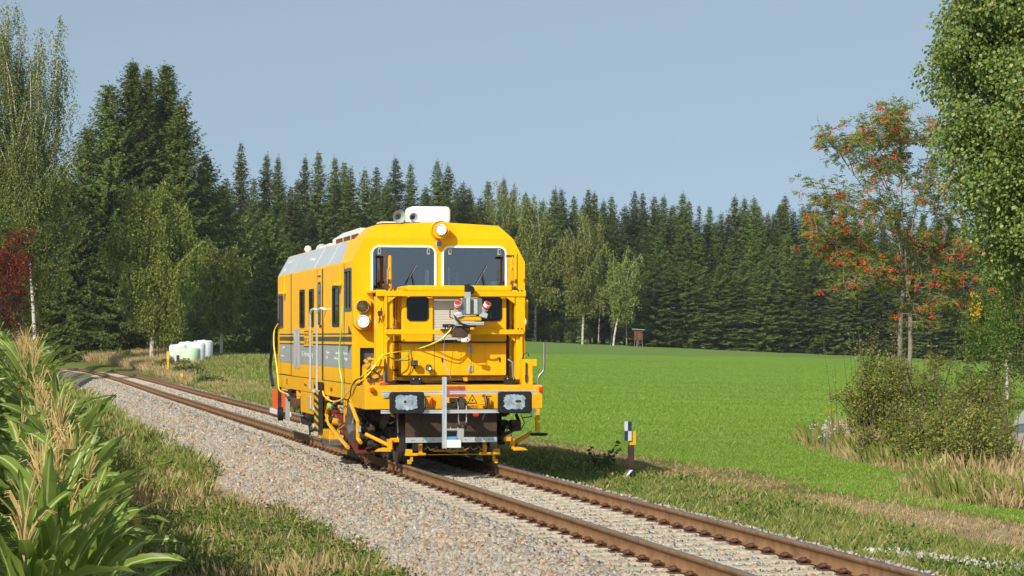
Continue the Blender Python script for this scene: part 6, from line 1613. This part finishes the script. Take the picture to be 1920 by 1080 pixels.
# left verge between maize and ballast
def verge(n_, y0, y1, d0, d1, p=1.2):
    y = along(n_, y0, y1, p); d = rng.uniform(d0, d1, n_); X, Y, Z = track_points(y, d); return X, Y, d
X, Y, d = verge(20000, 24, 125, -6.5, -2.25); q_ = d < -2.5 - .7 * vnoise(X, Y, .9, 91); X, Y, d = X[q_], Y[q_], d[q_]
st_, di_, fi_, fa_ = zone_masks(X, Y); keep = di_ < rng.uniform(.25, .7, len(X))
sc_ = rng.uniform(.6, 1.6, keep.sum()) * (1 + .5 * (vnoise(X[keep], Y[keep], 1.2, 5) > .5)) * np.clip(Y[keep] / 45, 1, 1.8)
grass('verge_grass', ground_pts(X[keep], Y[keep]), TG, sc_, 'grass_blade', 'green verge grass between the maize and the ballast slope')
X, Y, d = verge(7500, 26, 125, -6.0, -2.7); st_, di_, fi_, fa_ = zone_masks(X, Y); keep = (rng.uniform(size=len(X)) < st_ * 1.2 + .25) & (di_ < .8)
grass('dry_verge_grass', ground_pts(X[keep], Y[keep]), TD, rng.uniform(.3, .8, keep.sum()), 'dry_blade', 'dry tan grass stalks on the verge beside the maize')
# leafy weeds on the left verge
def weeds(name, X, Y, h, mat_, label, per=26, leaf=.045, cat='weeds'):
    n_ = len(X); base = ground_pts(X, Y); hh = h * rng.uniform(.5, 1.2, n_)
    P_ = np.repeat(base, per, 0) + rng.normal(0, 1, (n_ * per, 3)) * np.array([.09, .09, 0]); P_[:, 2] += np.repeat(hh, per) * rng.uniform(.05, 1, n_ * per)
    sz = leaf * rng.uniform(.6, 1.5, n_ * per)
    return tag(quads_obj(name, leaf_quads(P_, rng.normal(0, 1, P_.shape) + np.array([0, 0, .3]), sz, sz * .6), mat_), label, cat, kind='stuff')
X, Y, d = verge(11000, 25, 90, -6.2, -2.6); n1 = vnoise(X, Y, 1.7, 61); k_ = (n1 > .42) & (zone_masks(X, Y)[1] < .35)
weeds('verge_weeds', X[k_], Y[k_], .34, 'weed_leaf', 'dark green leafy weeds in the verge at the lower left')
# right side: verge by the rail, mown strip, scrub edge
X, Y, d = verge(20000, 19, 100, 2.05, 4.3, 1.3); q_ = ~((Y > 25.5) & (Y < 28.6) & (np.abs(d - (2.6 + (28.2 - Y) * .40)) < .22)) & ~((np.abs(X - wx(1172, 44)) < .30) & (Y > 42.9) & (Y < 44.6)); X, Y, d = X[q_], Y[q_], d[q_]
grass('trackside_grass', ground_pts(X, Y), TG, rng.uniform(.5, 1.3, len(X)) * np.clip(Y / 45, 1, 1.8), 'grass_blade', 'green grass strip right beside the right rail')
X, Y, d = verge(1300, 20, 95, 2.3, 3.9, 1.2); n1 = vnoise(X, Y, 1.3, 71); k_ = (n1 > .5) & ~((np.abs(X - wx(1172, 44)) < .35) & (Y > 42.6) & (Y < 44.8))
weeds('trackside_weeds', X[k_], Y[k_], .22, 'dark_leaf', 'leafy green weeds along the right rail')
X, Y, d = verge(16000, 28, 92, 3.4, 6.6, 1.2); st_, di_, fi_, fa_ = zone_masks(X, Y); k_ = (rng.uniform(size=len(X)) < np.maximum(st_ * 1.1, di_ * .5) + .08)
grass('mown_straw', ground_pts(X[k_], Y[k_]), TF, rng.uniform(.5, 1.2, k_.sum()), 'dry_blade', 'short mown straw strip between track and meadow', tilt=.9)
# the island of tall dry grass
N = 11000; X = rng.uniform(5.8, 10.6, N); Y = rng.uniform(36, 62, N); st_, di_, fi_, fa_ = zone_masks(X, Y); k_ = (rng.uniform(size=N) < st_ * 1.1) & ((X < 8.4 + (Y < 46) * .6) | (rng.uniform(size=N) < .3)); pre_ = st_
grass('tall_dry_grass', ground_pts(X[k_], Y[k_]), TD, rng.uniform(.35, 1.2, k_.sum()) * (.35 + .75 * pre_[k_]) * (.6 + .7 * vnoise(X[k_], Y[k_], 1.1, 44)), 'dry_blade', 'tall pinkish dry grass in front of the scrub under the rowan', tilt=.45)
N = 7500; X = rng.uniform(6.2, 11, N); Y = rng.uniform(37, 62, N); k_ = (zone_masks(X, Y)[0] > .3) & (X < road_left(Y) - .1)
grass('scrub_green_grass', ground_pts(X[k_], Y[k_]), TG, rng.uniform(1.0, 3.2, k_.sum()), 'grass_blade', 'taller green grass mixed through the scrub at the right')
# the crop on the near part of the meadow
N = 230000; Y = 33 / (1 - rng.uniform(0, 1, N) * (1 - 33 / 210)) ; k1 = rng.uniform(-.02, .215, N); X = k1 * Y; fi0_ = X < road_left(Y) - .3
st_, di_, fi_, fa_ = zone_masks(X, Y); k_ = (fi_ > .35) & (off(X, Y) > 4.5) & (fi0_ | (Y > 118))
grass('meadow_crop', ground_pts(X[k_], Y[k_]), TF, rng.uniform(.5, 1.05, k_.sum()) * np.clip(Y[k_] / 60, 1, 1.4), 'field_blade', 'short bright green crop covering the meadow', 'meadow')
# bank beyond the bend: long dry and green grass
X, Y, d = verge(80000, 72, 240, 2.3, 12, .6); st_, di_, fi_, fa_ = zone_masks(X, Y); k_ = (rng.uniform(size=len(X)) < st_ * (Y / 180) ** .5) & (X / Y < np.where(Y > 125, -.124, -.08))
grass('bank_dry_grass', ground_pts(X[k_], Y[k_]), TD, rng.uniform(.6, 1.2, k_.sum()) * np.clip((Y[k_] - 60) / 90, .35, 1.3), 'dry_blade', 'long tan grass on the bank beyond the track bend')
X, Y, d = verge(40000, 72, 235, 2.2, 13, .6); st_, di_, fi_, fa_ = zone_masks(X, Y); k_ = (rng.uniform(size=len(X)) > st_ * .8) & (rng.uniform(size=len(X)) > fi_ * .6) & (X / Y < -.08)
grass('bank_green_grass', ground_pts(X[k_], Y[k_]), TG, rng.uniform(1.0, 2.2, k_.sum()), 'grass_blade', 'green grass on the bank beyond the track bend')
# flower heads at the left tip of the scrub
def flowers(name, px, D, n_, mat_, label, h0, h1):
    P_ = np.stack([wx(px, D) + rng.normal(0, .20, n_), D + rng.normal(0, .2, n_), np.full(n_, gz(wx(px, D), D)) + rng.uniform(h0, h1, n_)], -1)
    mb = MB()
    for p in P_: mb.tube([(p[0], p[1], p[2] - (h0 + .3)), tuple(p)], .004, 3)
    r_ = thing(name, label, 'flowers'); s_ = mb.build('stalks', 'bark_grey', r_)
    Q = np.repeat(P_, 12, 0) + rng.normal(0, .035, (n_ * 12, 3)); quads_obj('blossoms', leaf_quads(Q, rng.normal(size=Q.shape), .035, .03), mat_, r_)
flowers('wild_flowers', 1573, 57, 6, 'yellow_leaf', 'yellow blossoms at the left tip of the scrub', .75, .95)
flowers('thistle_heads', 1560, 56, 16, 'petal', 'pale fluffy thistle heads below the yellow blossoms', .35, .70)

# ================================================================ MAIZE
def maize_variant(seed):
    r = np.random.default_rng(seed); rr = random.Random(seed)
    H = rr.uniform(1.95, 2.15); root = thing('maize_plant', 'x', 'maize plant')
    lean = (rr.uniform(-.08, .08), rr.uniform(-.08, .08))
    st = lambda z: np.array([lean[0] * (z / H) ** 2, lean[1] * (z / H) ** 2, z])
    mb = MB().tube([tuple(st(H * k / 7)) for k in range(8)], [.014 - .0095 * (k / 7) for k in range(8)], 6)
    for k in range(7): mb.tube([tuple(st(.25 + .24 * k)), tuple(st(.265 + .24 * k))], .016 - .0012 * k, 6)
    mb.build('stalk', 'maize_stalk', root, smooth=True)
    V, Lp, Mi = [], [], []; n0 = 0; nl = 15; a = rr.uniform(0, 6.28)
    for k in range(nl):
        z = .30 + (H - .38) * (k / (nl - 1)) ** .8; a += math.pi + rr.gauss(0, .35); Ln = rr.uniform(.62, .88) * (1 - .22 * max(0, (k - 8) / 5)); W = rr.uniform(.082, .115) * (1 - .2 * max(0, (k - 9) / 4))
        el = math.radians(rr.uniform(54, 74) if k < 8 else rr.uniform(64, 84)); curl = rr.uniform(.6, 2.2) if k < 9 else rr.uniform(.25, 1.4); ns = 11
        d = np.array([math.cos(a), math.sin(a), 0]); p = st(z); th = el; tw = rr.gauss(0, .5)
        for i in range(ns + 1):
            t = i / ns; w_ = W * (min(1, .35 + 4 * t)) * (1 - t ** 2.6) ** .8 * .5
            tang = d * math.cos(th) + np.array([0, 0, math.sin(th)]); nr = -d * math.sin(th) + np.array([0, 0, math.cos(th)])
            s = np.cross(tang, nr); ang = tw * t; s2 = s * math.cos(ang) + nr * math.sin(ang); n2 = nr * math.cos(ang) - s * math.sin(ang)
            fold = .32 * w_ + .01 * math.sin(i * 1.9 + k)
            rb = min(.004, w_ * .3)
            V += [p - s2 * w_ + n2 * fold, p - s2 * rb, p + s2 * rb, p + s2 * w_ + n2 * (.32 * w_ + .01 * math.cos(i * 2.1 + k))]
            if i < ns:
                b0 = n0 + i * 4
                for q in range(3): Lp.append((b0 + q, b0 + q + 1, b0 + q + 5, b0 + q + 4)); Mi.append(1 if q == 1 else 0)
            p = p + tang * Ln / ns; th -= curl * (.35 + 1.3 * t) / ns * 1.15; 
            if rr.random() < .02: th -= .7
        n0 += (ns + 1) * 4
    npmesh('leaves', np.array(V), np.array(Lp).ravel(), np.full(len(Lp), 4), ['maize_leaf', 'maize_rib'], np.array(Mi), root, True)
    tb = MB(); top = st(H); tb.tube([tuple(top - np.array([0, 0, .1])), tuple(top + np.array([0, 0, .14])), tuple(top + np.array([rr.gauss(0, .03), rr.gauss(0, .03), .33]))], [.004, .005, .002], 5)
    for k in range(rr.randrange(8, 13)):
        a = rr.uniform(0, 6.28); z0 = rr.uniform(0, .13); L = rr.uniform(.17, .27); e = rr.uniform(.12, .6); b = top + np.array([0, 0, z0]); o = np.array([math.cos(a), math.sin(a), 0])
        tb.tube([tuple(b), tuple(b + o * L * e * .35 + np.array([0, 0, L * .55])), tuple(b + o * L * e * .8 + np.array([0, 0, L * .85])), tuple(b + o * L * e * 1.1 + np.array([0, 0, L * (.95 - .3 * e)]))], [.0018, .0036, .0034, .0014], 4)
    tb.build('tassel', 'maize_tassel', root, smooth=False)
    return root
MZ = [maize_variant(300 + k) for k in range(8)]
rr = random.Random(12); spots = []
def edge_x(y): return float(np.interp(y, [9, 12, 16, 24, 45, 95], [-1.72, -2.12, -2.95, -4.62, -8.7, -18.4]))
y = 9.9
while y < 35:
    spots.append((0, edge_x(y) + rr.gauss(0, .06), y)); spots.append((1, edge_x(y) - .72 + rr.gauss(0, .06), y + .07))
    if y > 13: spots.append((2, edge_x(y) - 1.44 + rr.gauss(0, .06), y + .03))
    y += .175 + rr.uniform(-.03, .03)
ROWN = ['outermost maize row beside the grass verge', 'second maize row from the grass verge', 'third maize row, farther inside the field']
used = set()
spots = sorted(spots, key=lambda q: q[2])[:290]
for k, (row, x, y) in enumerate(spots):
    v = rr.randrange(8); hgt = (1.0, 1.09, 1.17)[row] * (.93 if y < 17 else 1) * rr.uniform(.93, 1.07) * (0.97 + .006 * (y - 9))
    near = 'near large' if y < 17 else 'smaller farther'
    lab = '%s maize plant in the %s' % (near, ROWN[row])
    if v not in used:
        used.add(v); r_ = MZ[v]; r_.location = (x, y, gz(x, y) - .03); r_.rotation_euler = (0, 0, rr.uniform(0, 6.28)); r_.scale = (1, 1, hgt); r_['label'] = lab; r_['group'] = 'maize plants along the field edge'
    else: dup(MZ[v], (x, y, gz(x, y) - .03), rr.uniform(0, 6.28), (1, 1, hgt), lab, 'maize plants along the field edge')
# the rest of the maize field
ymax = max(q[2] for q in spots)
VV, LL, CC, MM = [], [], [], []; n0 = 0; rem = []
y = ymax - .3
while y < 95:
    for row in range(5):
        if rr.random() < .93: rem.append((edge_x(y) - .72 * row + rr.gauss(0, .06), y + rr.uniform(-.1, .1), row))
    y += .24
y = 12.0
while y < ymax:
    if y > 20: rem.append((edge_x(y) - 2.16, y, 3))
    if y > 27: rem.append((edge_x(y) - 2.9, y, 4))
    y += .24
for x, y, row in rem:
    r_ = MZ[rr.randrange(8)]; a = rr.uniform(0, 6.28); c, s = math.cos(a), math.sin(a); hs_ = (1.04, 1.1, 1.17, 1.2, 1.22)[row] * rr.uniform(.93, 1.07); zg = gz(x, y) - .03
    for ch in r_.children:
        kind_ = ch.name.split('.')[0]; me = ch.data
        co = np.empty(len(me.vertices) * 3, np.float32); me.vertices.foreach_get('co', co); co = co.reshape(-1, 3)
        li = np.empty(len(me.loops), np.int32); me.loops.foreach_get('vertex_index', li); lt = np.empty(len(me.polygons), np.int32); me.polygons.foreach_get('loop_total', lt)
        mi = np.empty(len(me.polygons), np.int32); me.polygons.foreach_get('material_index', mi)
        base_m = {'stalk': 2, 'leaves': 0, 'tassel': 3}[kind_]
        VV.append(np.stack([co[:, 0] * c - co[:, 1] * s + x, co[:, 0] * s + co[:, 1] * c + y, co[:, 2] * hs_ + zg], -1)); LL.append(li + n0); CC.append(lt); MM.append(mi + base_m); n0 += len(co)
tag(npmesh('maize_field', np.concatenate(VV), np.concatenate(LL), np.concatenate(CC), ['maize_leaf', 'maize_rib', 'maize_stalk', 'maize_tassel'], np.concatenate(MM)), 'the farther part of the green maize field left of the track', 'maize field', kind='stuff')

# ================================================================ MARKERS, BALES, STAND
def at_(px, D, dz=0.0):
    x = wx(px, D); return (x, D, gz(x, D) + dz)
# checkered marker post beside the track
D = 44.3; t = thing('marker_post', 'dark wooden trackside post with black and white checkered plate and yellow top', 'post', at_(1183, D), .1)
MB().bb(-.052, .052, -.05, .05, -.1, .62).build('post', 'wood_dark', t, bevel=.006)
MB().bb(-.03, .085, -.052, .052, .62, .86).build('yellow_cap', 'mark_yellow', t, bevel=.006)
pl = MB().bb(-.128, .0, -.085, -.075, .70, 1.04).build('plate', 'mark_white', t)
MB().bb(-.066, .0, -.090, -.0855, .872, 1.04).build('black_square', 'mark_black', pl); MB().bb(-.128, -.066, -.090, -.0855, .70, .872).build('black_square', 'mark_black', pl)
ft = MB().add([(-.22, -.12, 0), (-.12, -.16, .0), (.02, -.10, .20), (-.07, -.06, .21), (-.22, -.11, -.01), (-.12, -.15, -.01), (.02, -.09, .19), (-.07, -.05, .20)], [(0, 1, 2, 3), (4, 7, 6, 5), (0, 4, 5, 1), (1, 5, 6, 2), (2, 6, 7, 3), (3, 7, 4, 0)])
f2 = MB(); f2.add([(-.235, -.145, .0), (-.15, -.18, .0), (.01, -.13, .185), (-.075, -.095, .195), (-.235, -.14, -.012), (-.15, -.175, -.012), (.01, -.125, .173), (-.075, -.09, .183)], [(0, 1, 2, 3), (4, 7, 6, 5), (0, 4, 5, 1), (1, 5, 6, 2), (2, 6, 7, 3), (3, 7, 4, 0)])
lp_ = f2.build('lower_plate', 'mark_white', t)
def quad_on(a0, a1, b0, b1, nm):
    A = Vector((-.235, -.149, .003)); U = Vector((.085, -.035, 0)); W = Vector((.16, .05, .19)); n_ = U.cross(W).normalized() * .004
    if n_.y > 0: n_ = -n_
    P = [A + U * a0 + W * b0 + n_, A + U * a1 + W * b0 + n_, A + U * a1 + W * b1 + n_, A + U * a0 + W * b1 + n_]
    MB().add([tuple(q) for q in P] + [tuple(q - n_ * .6) for q in P], [(0, 1, 2, 3), (0, 4, 5, 1), (1, 5, 6, 2), (2, 6, 7, 3), (3, 7, 4, 0)]).build(nm, 'mark_black', lp_) if False else None
    mb = MB(); mb.add([tuple(q) for q in P] + [tuple(q - n_ * .6) for q in P], [(0, 1, 2, 3), (4, 7, 6, 5), (0, 4, 5, 1), (1, 5, 6, 2), (2, 6, 7, 3), (3, 7, 4, 0)]); mb.build(nm, 'mark_black', lp_)
quad_on(0, .5, .42, 1, 'black_square'); quad_on(.5, 1, 0, .42, 'black_square')
# small marker: yellow post far by the bend
D = 145; t = thing('kilometre_post', 'slim yellow trackside post on the bank by the bend', 'post', (wx(315, D), D, -.10), 0)
MB().bb(-.065, .065, -.05, .05, 0, .95).build('post', 'mark_yellow', t); MB().bb(-.055, .055, -.055, .05, .95, 1.08).build('white_collar', 'mark_white', t); MB().bb(-.08, .08, -.06, .05, 1.08, 1.32).build('cap', 'mark_yellow', t)
for k in range(4): MB().bb(-.02, .02, -.056, -.0505, .2 + k * .18, .25 + k * .18).build('mark', 'black', t)
D = 150; t = thing('signal_post', 'dark brown post with a narrow white board below the bales', 'post', (wx(333, D), D, .12), 0)
MB().bb(-.06, .10, -.06, .06, 0, .85).build('post', 'wood_dark', t); MB().bb(-.16, -.06, -.05, -.03, .3, .95).build('board', 'mark_white', t)
D = 130; t = thing('marker_stake', 'short dark stake with a yellow cap beside the right rail below the brambles', 'post', (wx(341, D), D, -.42), 0)
MB().bb(-.045, .045, -.05, .05, 0, .35).build('stake', 'wood_dark', t); MB().bb(-.07, .07, -.06, .06, .35, .60).build('cap', 'mark_yellow', t)
D = 36; t = thing('yellow_marker', 'tiny yellow marker block in the grass right of the maize', 'marker', at_(258, D, .05), 0)
MB().bb(-.035, .035, -.03, .03, .0, .22).build('stake', 'wood_dark', t); MB().bb(-.05, .05, -.04, .04, .22, .33).build('cap', 'mark_yellow', t)
D = 35; mb = MB(); mb.sphere((0, 0, .1), .11, 9, 6, (1, .8, 1.1)); mb.sphere((-.14, .05, .05), .08, 8, 5); o = mb.build('boundary_stone', 'concrete', None, loc=at_(236, D), smooth=False); tag(o, 'rough pale boundary stone in the grass beside the maize', 'stone')
D = 148; t = thing('kilometre_sign', 'small white railway sign reading 17 above the maize tops', 'sign', at_(93, D, 0), 0)
zt_ = wz(657, D) - t.location.z
MB().cyl((0, 0, 0), (0, 0, zt_ - .1), .03, 8).build('pole', 'zinc', t); pb = MB().bb(-.17, .17, -.04, -.02, zt_ - .62, zt_).build('board', 'mark_white', t)
text('17', (0, -.045, zt_ - .40), (R(90), 0, 0), .34, 'black_text', 'digits', pb, 1.0, 'CENTER'); text('2', (0.06, -.045, zt_ - .60), (R(90), 0, 0), .20, 'black_text', 'digits', pb, 1.0, 'CENTER')

# wrapped round bales standing on end
def bale(px, D, r_, h_, mat_, label, rz=0, pytop=None):
    x = wx(px, D); zg = gz(x, D); mb = MB(); rr = random.Random(px); n_ = 28; prof = [(0, .93), (.04, .99), (.3, 1.03), (.6, 1.04), (.9, 1.02), (.96, .97), (1.0, .86), (1.01, .5), (1.015, 0)]
    V = []; Fc = []
    for t_, q in prof:
        for k in range(n_):
            a = 6.283 * k / n_; s_ = q * r_ * (1 + .035 * math.sin(a * 3 + px) + rr.uniform(-.018, .018)); V.append((s_ * math.cos(a), s_ * math.sin(a), t_ * h_ + rr.uniform(-.015, .015)))
    for i in range(len(prof) - 1):
        for k in range(n_): a, b2 = i * n_ + k, i * n_ + (k + 1) % n_; Fc.append((a, b2, b2 + n_, a + n_))
    mb.add(V, Fc); o = mb.build('wrapped_bale', mat_, None, smooth=True, loc=(x, D, zg - .03), rot=(0, 0, rz)); tag(o, label, 'bale', 'wrapped silage bales'); 
    f = MB(); 
    for k in range(3): f.prism([(-.18 + .1 * k, h_ * .98), (-.10 + .1 * k, h_ * 1.05), (-.05 + .1 * k, h_ * 1.01)], 'y', -.05 * k, -.05 * k + .01)
    f.build('film_flap', mat_, o)
    return o
bale(357, 160, .62, 1.20, 'wrap_green', 'pale green wrapped bale at the front of the group')
bale(342, 163, .58, 1.25, 'wrap_green', 'pale green bale half hidden behind the front green one')
bale(334, 167, .60, 1.35, 'wrap_white', 'white wrapped bale at the left end of the group')
bale(352, 169, .62, 1.42, 'wrap_white', 'white wrapped bale behind the front green one')
bale(368, 166, .60, 1.38, 'wrap_white', 'white wrapped bale directly right of the green one')
bale(381, 172, .66, 1.35, 'wrap_white', 'white wrapped bale at the right end of the group')

# hunting stand at the forest edge
D = 298; x = wx(1197, D); t = thing('hunting_stand', 'small brown wooden hunting stand on stilts at the forest edge', 'hunting stand', (x, D, gz(x, D)), .35); t.scale = (.60, .60, 1)
zt_ = wz(618, D) - gz(x, D); zb = wz(638, D) - gz(x, D)
for sx in (-.55, .55):
    for sy in (-.55, .55): MB().tube([(sx * 1.15, sy * 1.15, 0), (sx, sy, zb)], .055, 6).build('leg', 'bark_grey', t)
cb = MB().bb(-.68, .68, -.65, .65, zb, zt_).build('cabin', 'wood_hut', t)
MB().bb(-.3, .25, -.66, -.652, zb + .25, zt_ - .35).build('door', 'rust', cb); MB().bb(.35, .6, -.66, -.652, zt_ - .5, zt_ - .25).build('window', 'black', cb)
for k in range(6): MB().bb(-.685, -.681, -.6 + k * .2, -.59 + k * .2, zb, zt_).build('plank_joint', 'wood_dark', cb)
MB().prism([(-.95, zt_), (.95, zt_ - .06), (.95, zt_ + .02), (-.95, zt_ + .10)], 'y', -.9, .9).build('roof', 'zinc', t)
ld = MB().tube([(-.9, -.9, 0), (-.5, -.68, zb)], .03, 5).tube([(-.6, -1.0, 0), (-.2, -.68, zb)], .03, 5)
for k in range(5):
    f_ = (k + .5) / 5; ld.tube([(-.9 + .4 * f_, -.9 + .22 * f_, zb * f_), (-.6 + .4 * f_, -1.0 + .32 * f_, zb * f_)], .022, 5)
ld.build('ladder', 'bark_grey', t)
# heap of cut straw by the rail and the strip of pale gravel at the lower right
D = 33.6; mb = MB(); x = wx(1378, D + 3); P = (x, D + 3, gz(x, D + 3))
V, lp, cn = scatter(TD, np.array([P]) + rng.normal(0, 1, (90, 3)) * np.array([.10, .10, .02]), rotmats(90, 1.4), rng.uniform(.25, .45, 90)); tag(npmesh('straw_heap', V, lp, cn, 'dry_blade'), 'small heap of cut straw beside the right rail', 'straw heap', kind='stuff')
n_ = 5200; yy = rng.uniform(25.6, 28.2, n_); X_, Y_, Z_ = track_points(yy, 2.6 + (28.2 - yy) * .40 + rng.normal(0, .13, n_)); z_ = ground_z(X_, Y_)
sz = rng.uniform(.02, .05, n_); V, lp, cn = scatter(stone_templates(8), np.stack([X_, Y_, z_ + rng.uniform(0, .09, n_)], -1), rotmats(n_), sz); tag(npmesh('pale_gravel', V, lp, cn, 'pale_stone'), 'strip of pale gravel in the grass at the lower right', 'gravel', kind='stuff')

# ================================================================ HAZE
hz_ = bpy.data.materials.new('haze'); hz_.use_nodes = True; n = hz_.node_tree; n.nodes.remove(n.nodes['Principled BSDF'])
pv = n.nodes.new('ShaderNodeVolumePrincipled'); pv.inputs['Density'].default_value = .00014; pv.inputs['Color'].default_value = (.92, .96, 1, 1); pv.inputs['Anisotropy'].default_value = .2
n.links.new(pv.outputs[0], n.nodes['Material Output'].inputs['Volume']); MATS['haze'] = hz_
tag(MB().bb(-420, 420, -30, 520, -6, 42).build('haze', 'haze'), kind='stuff')
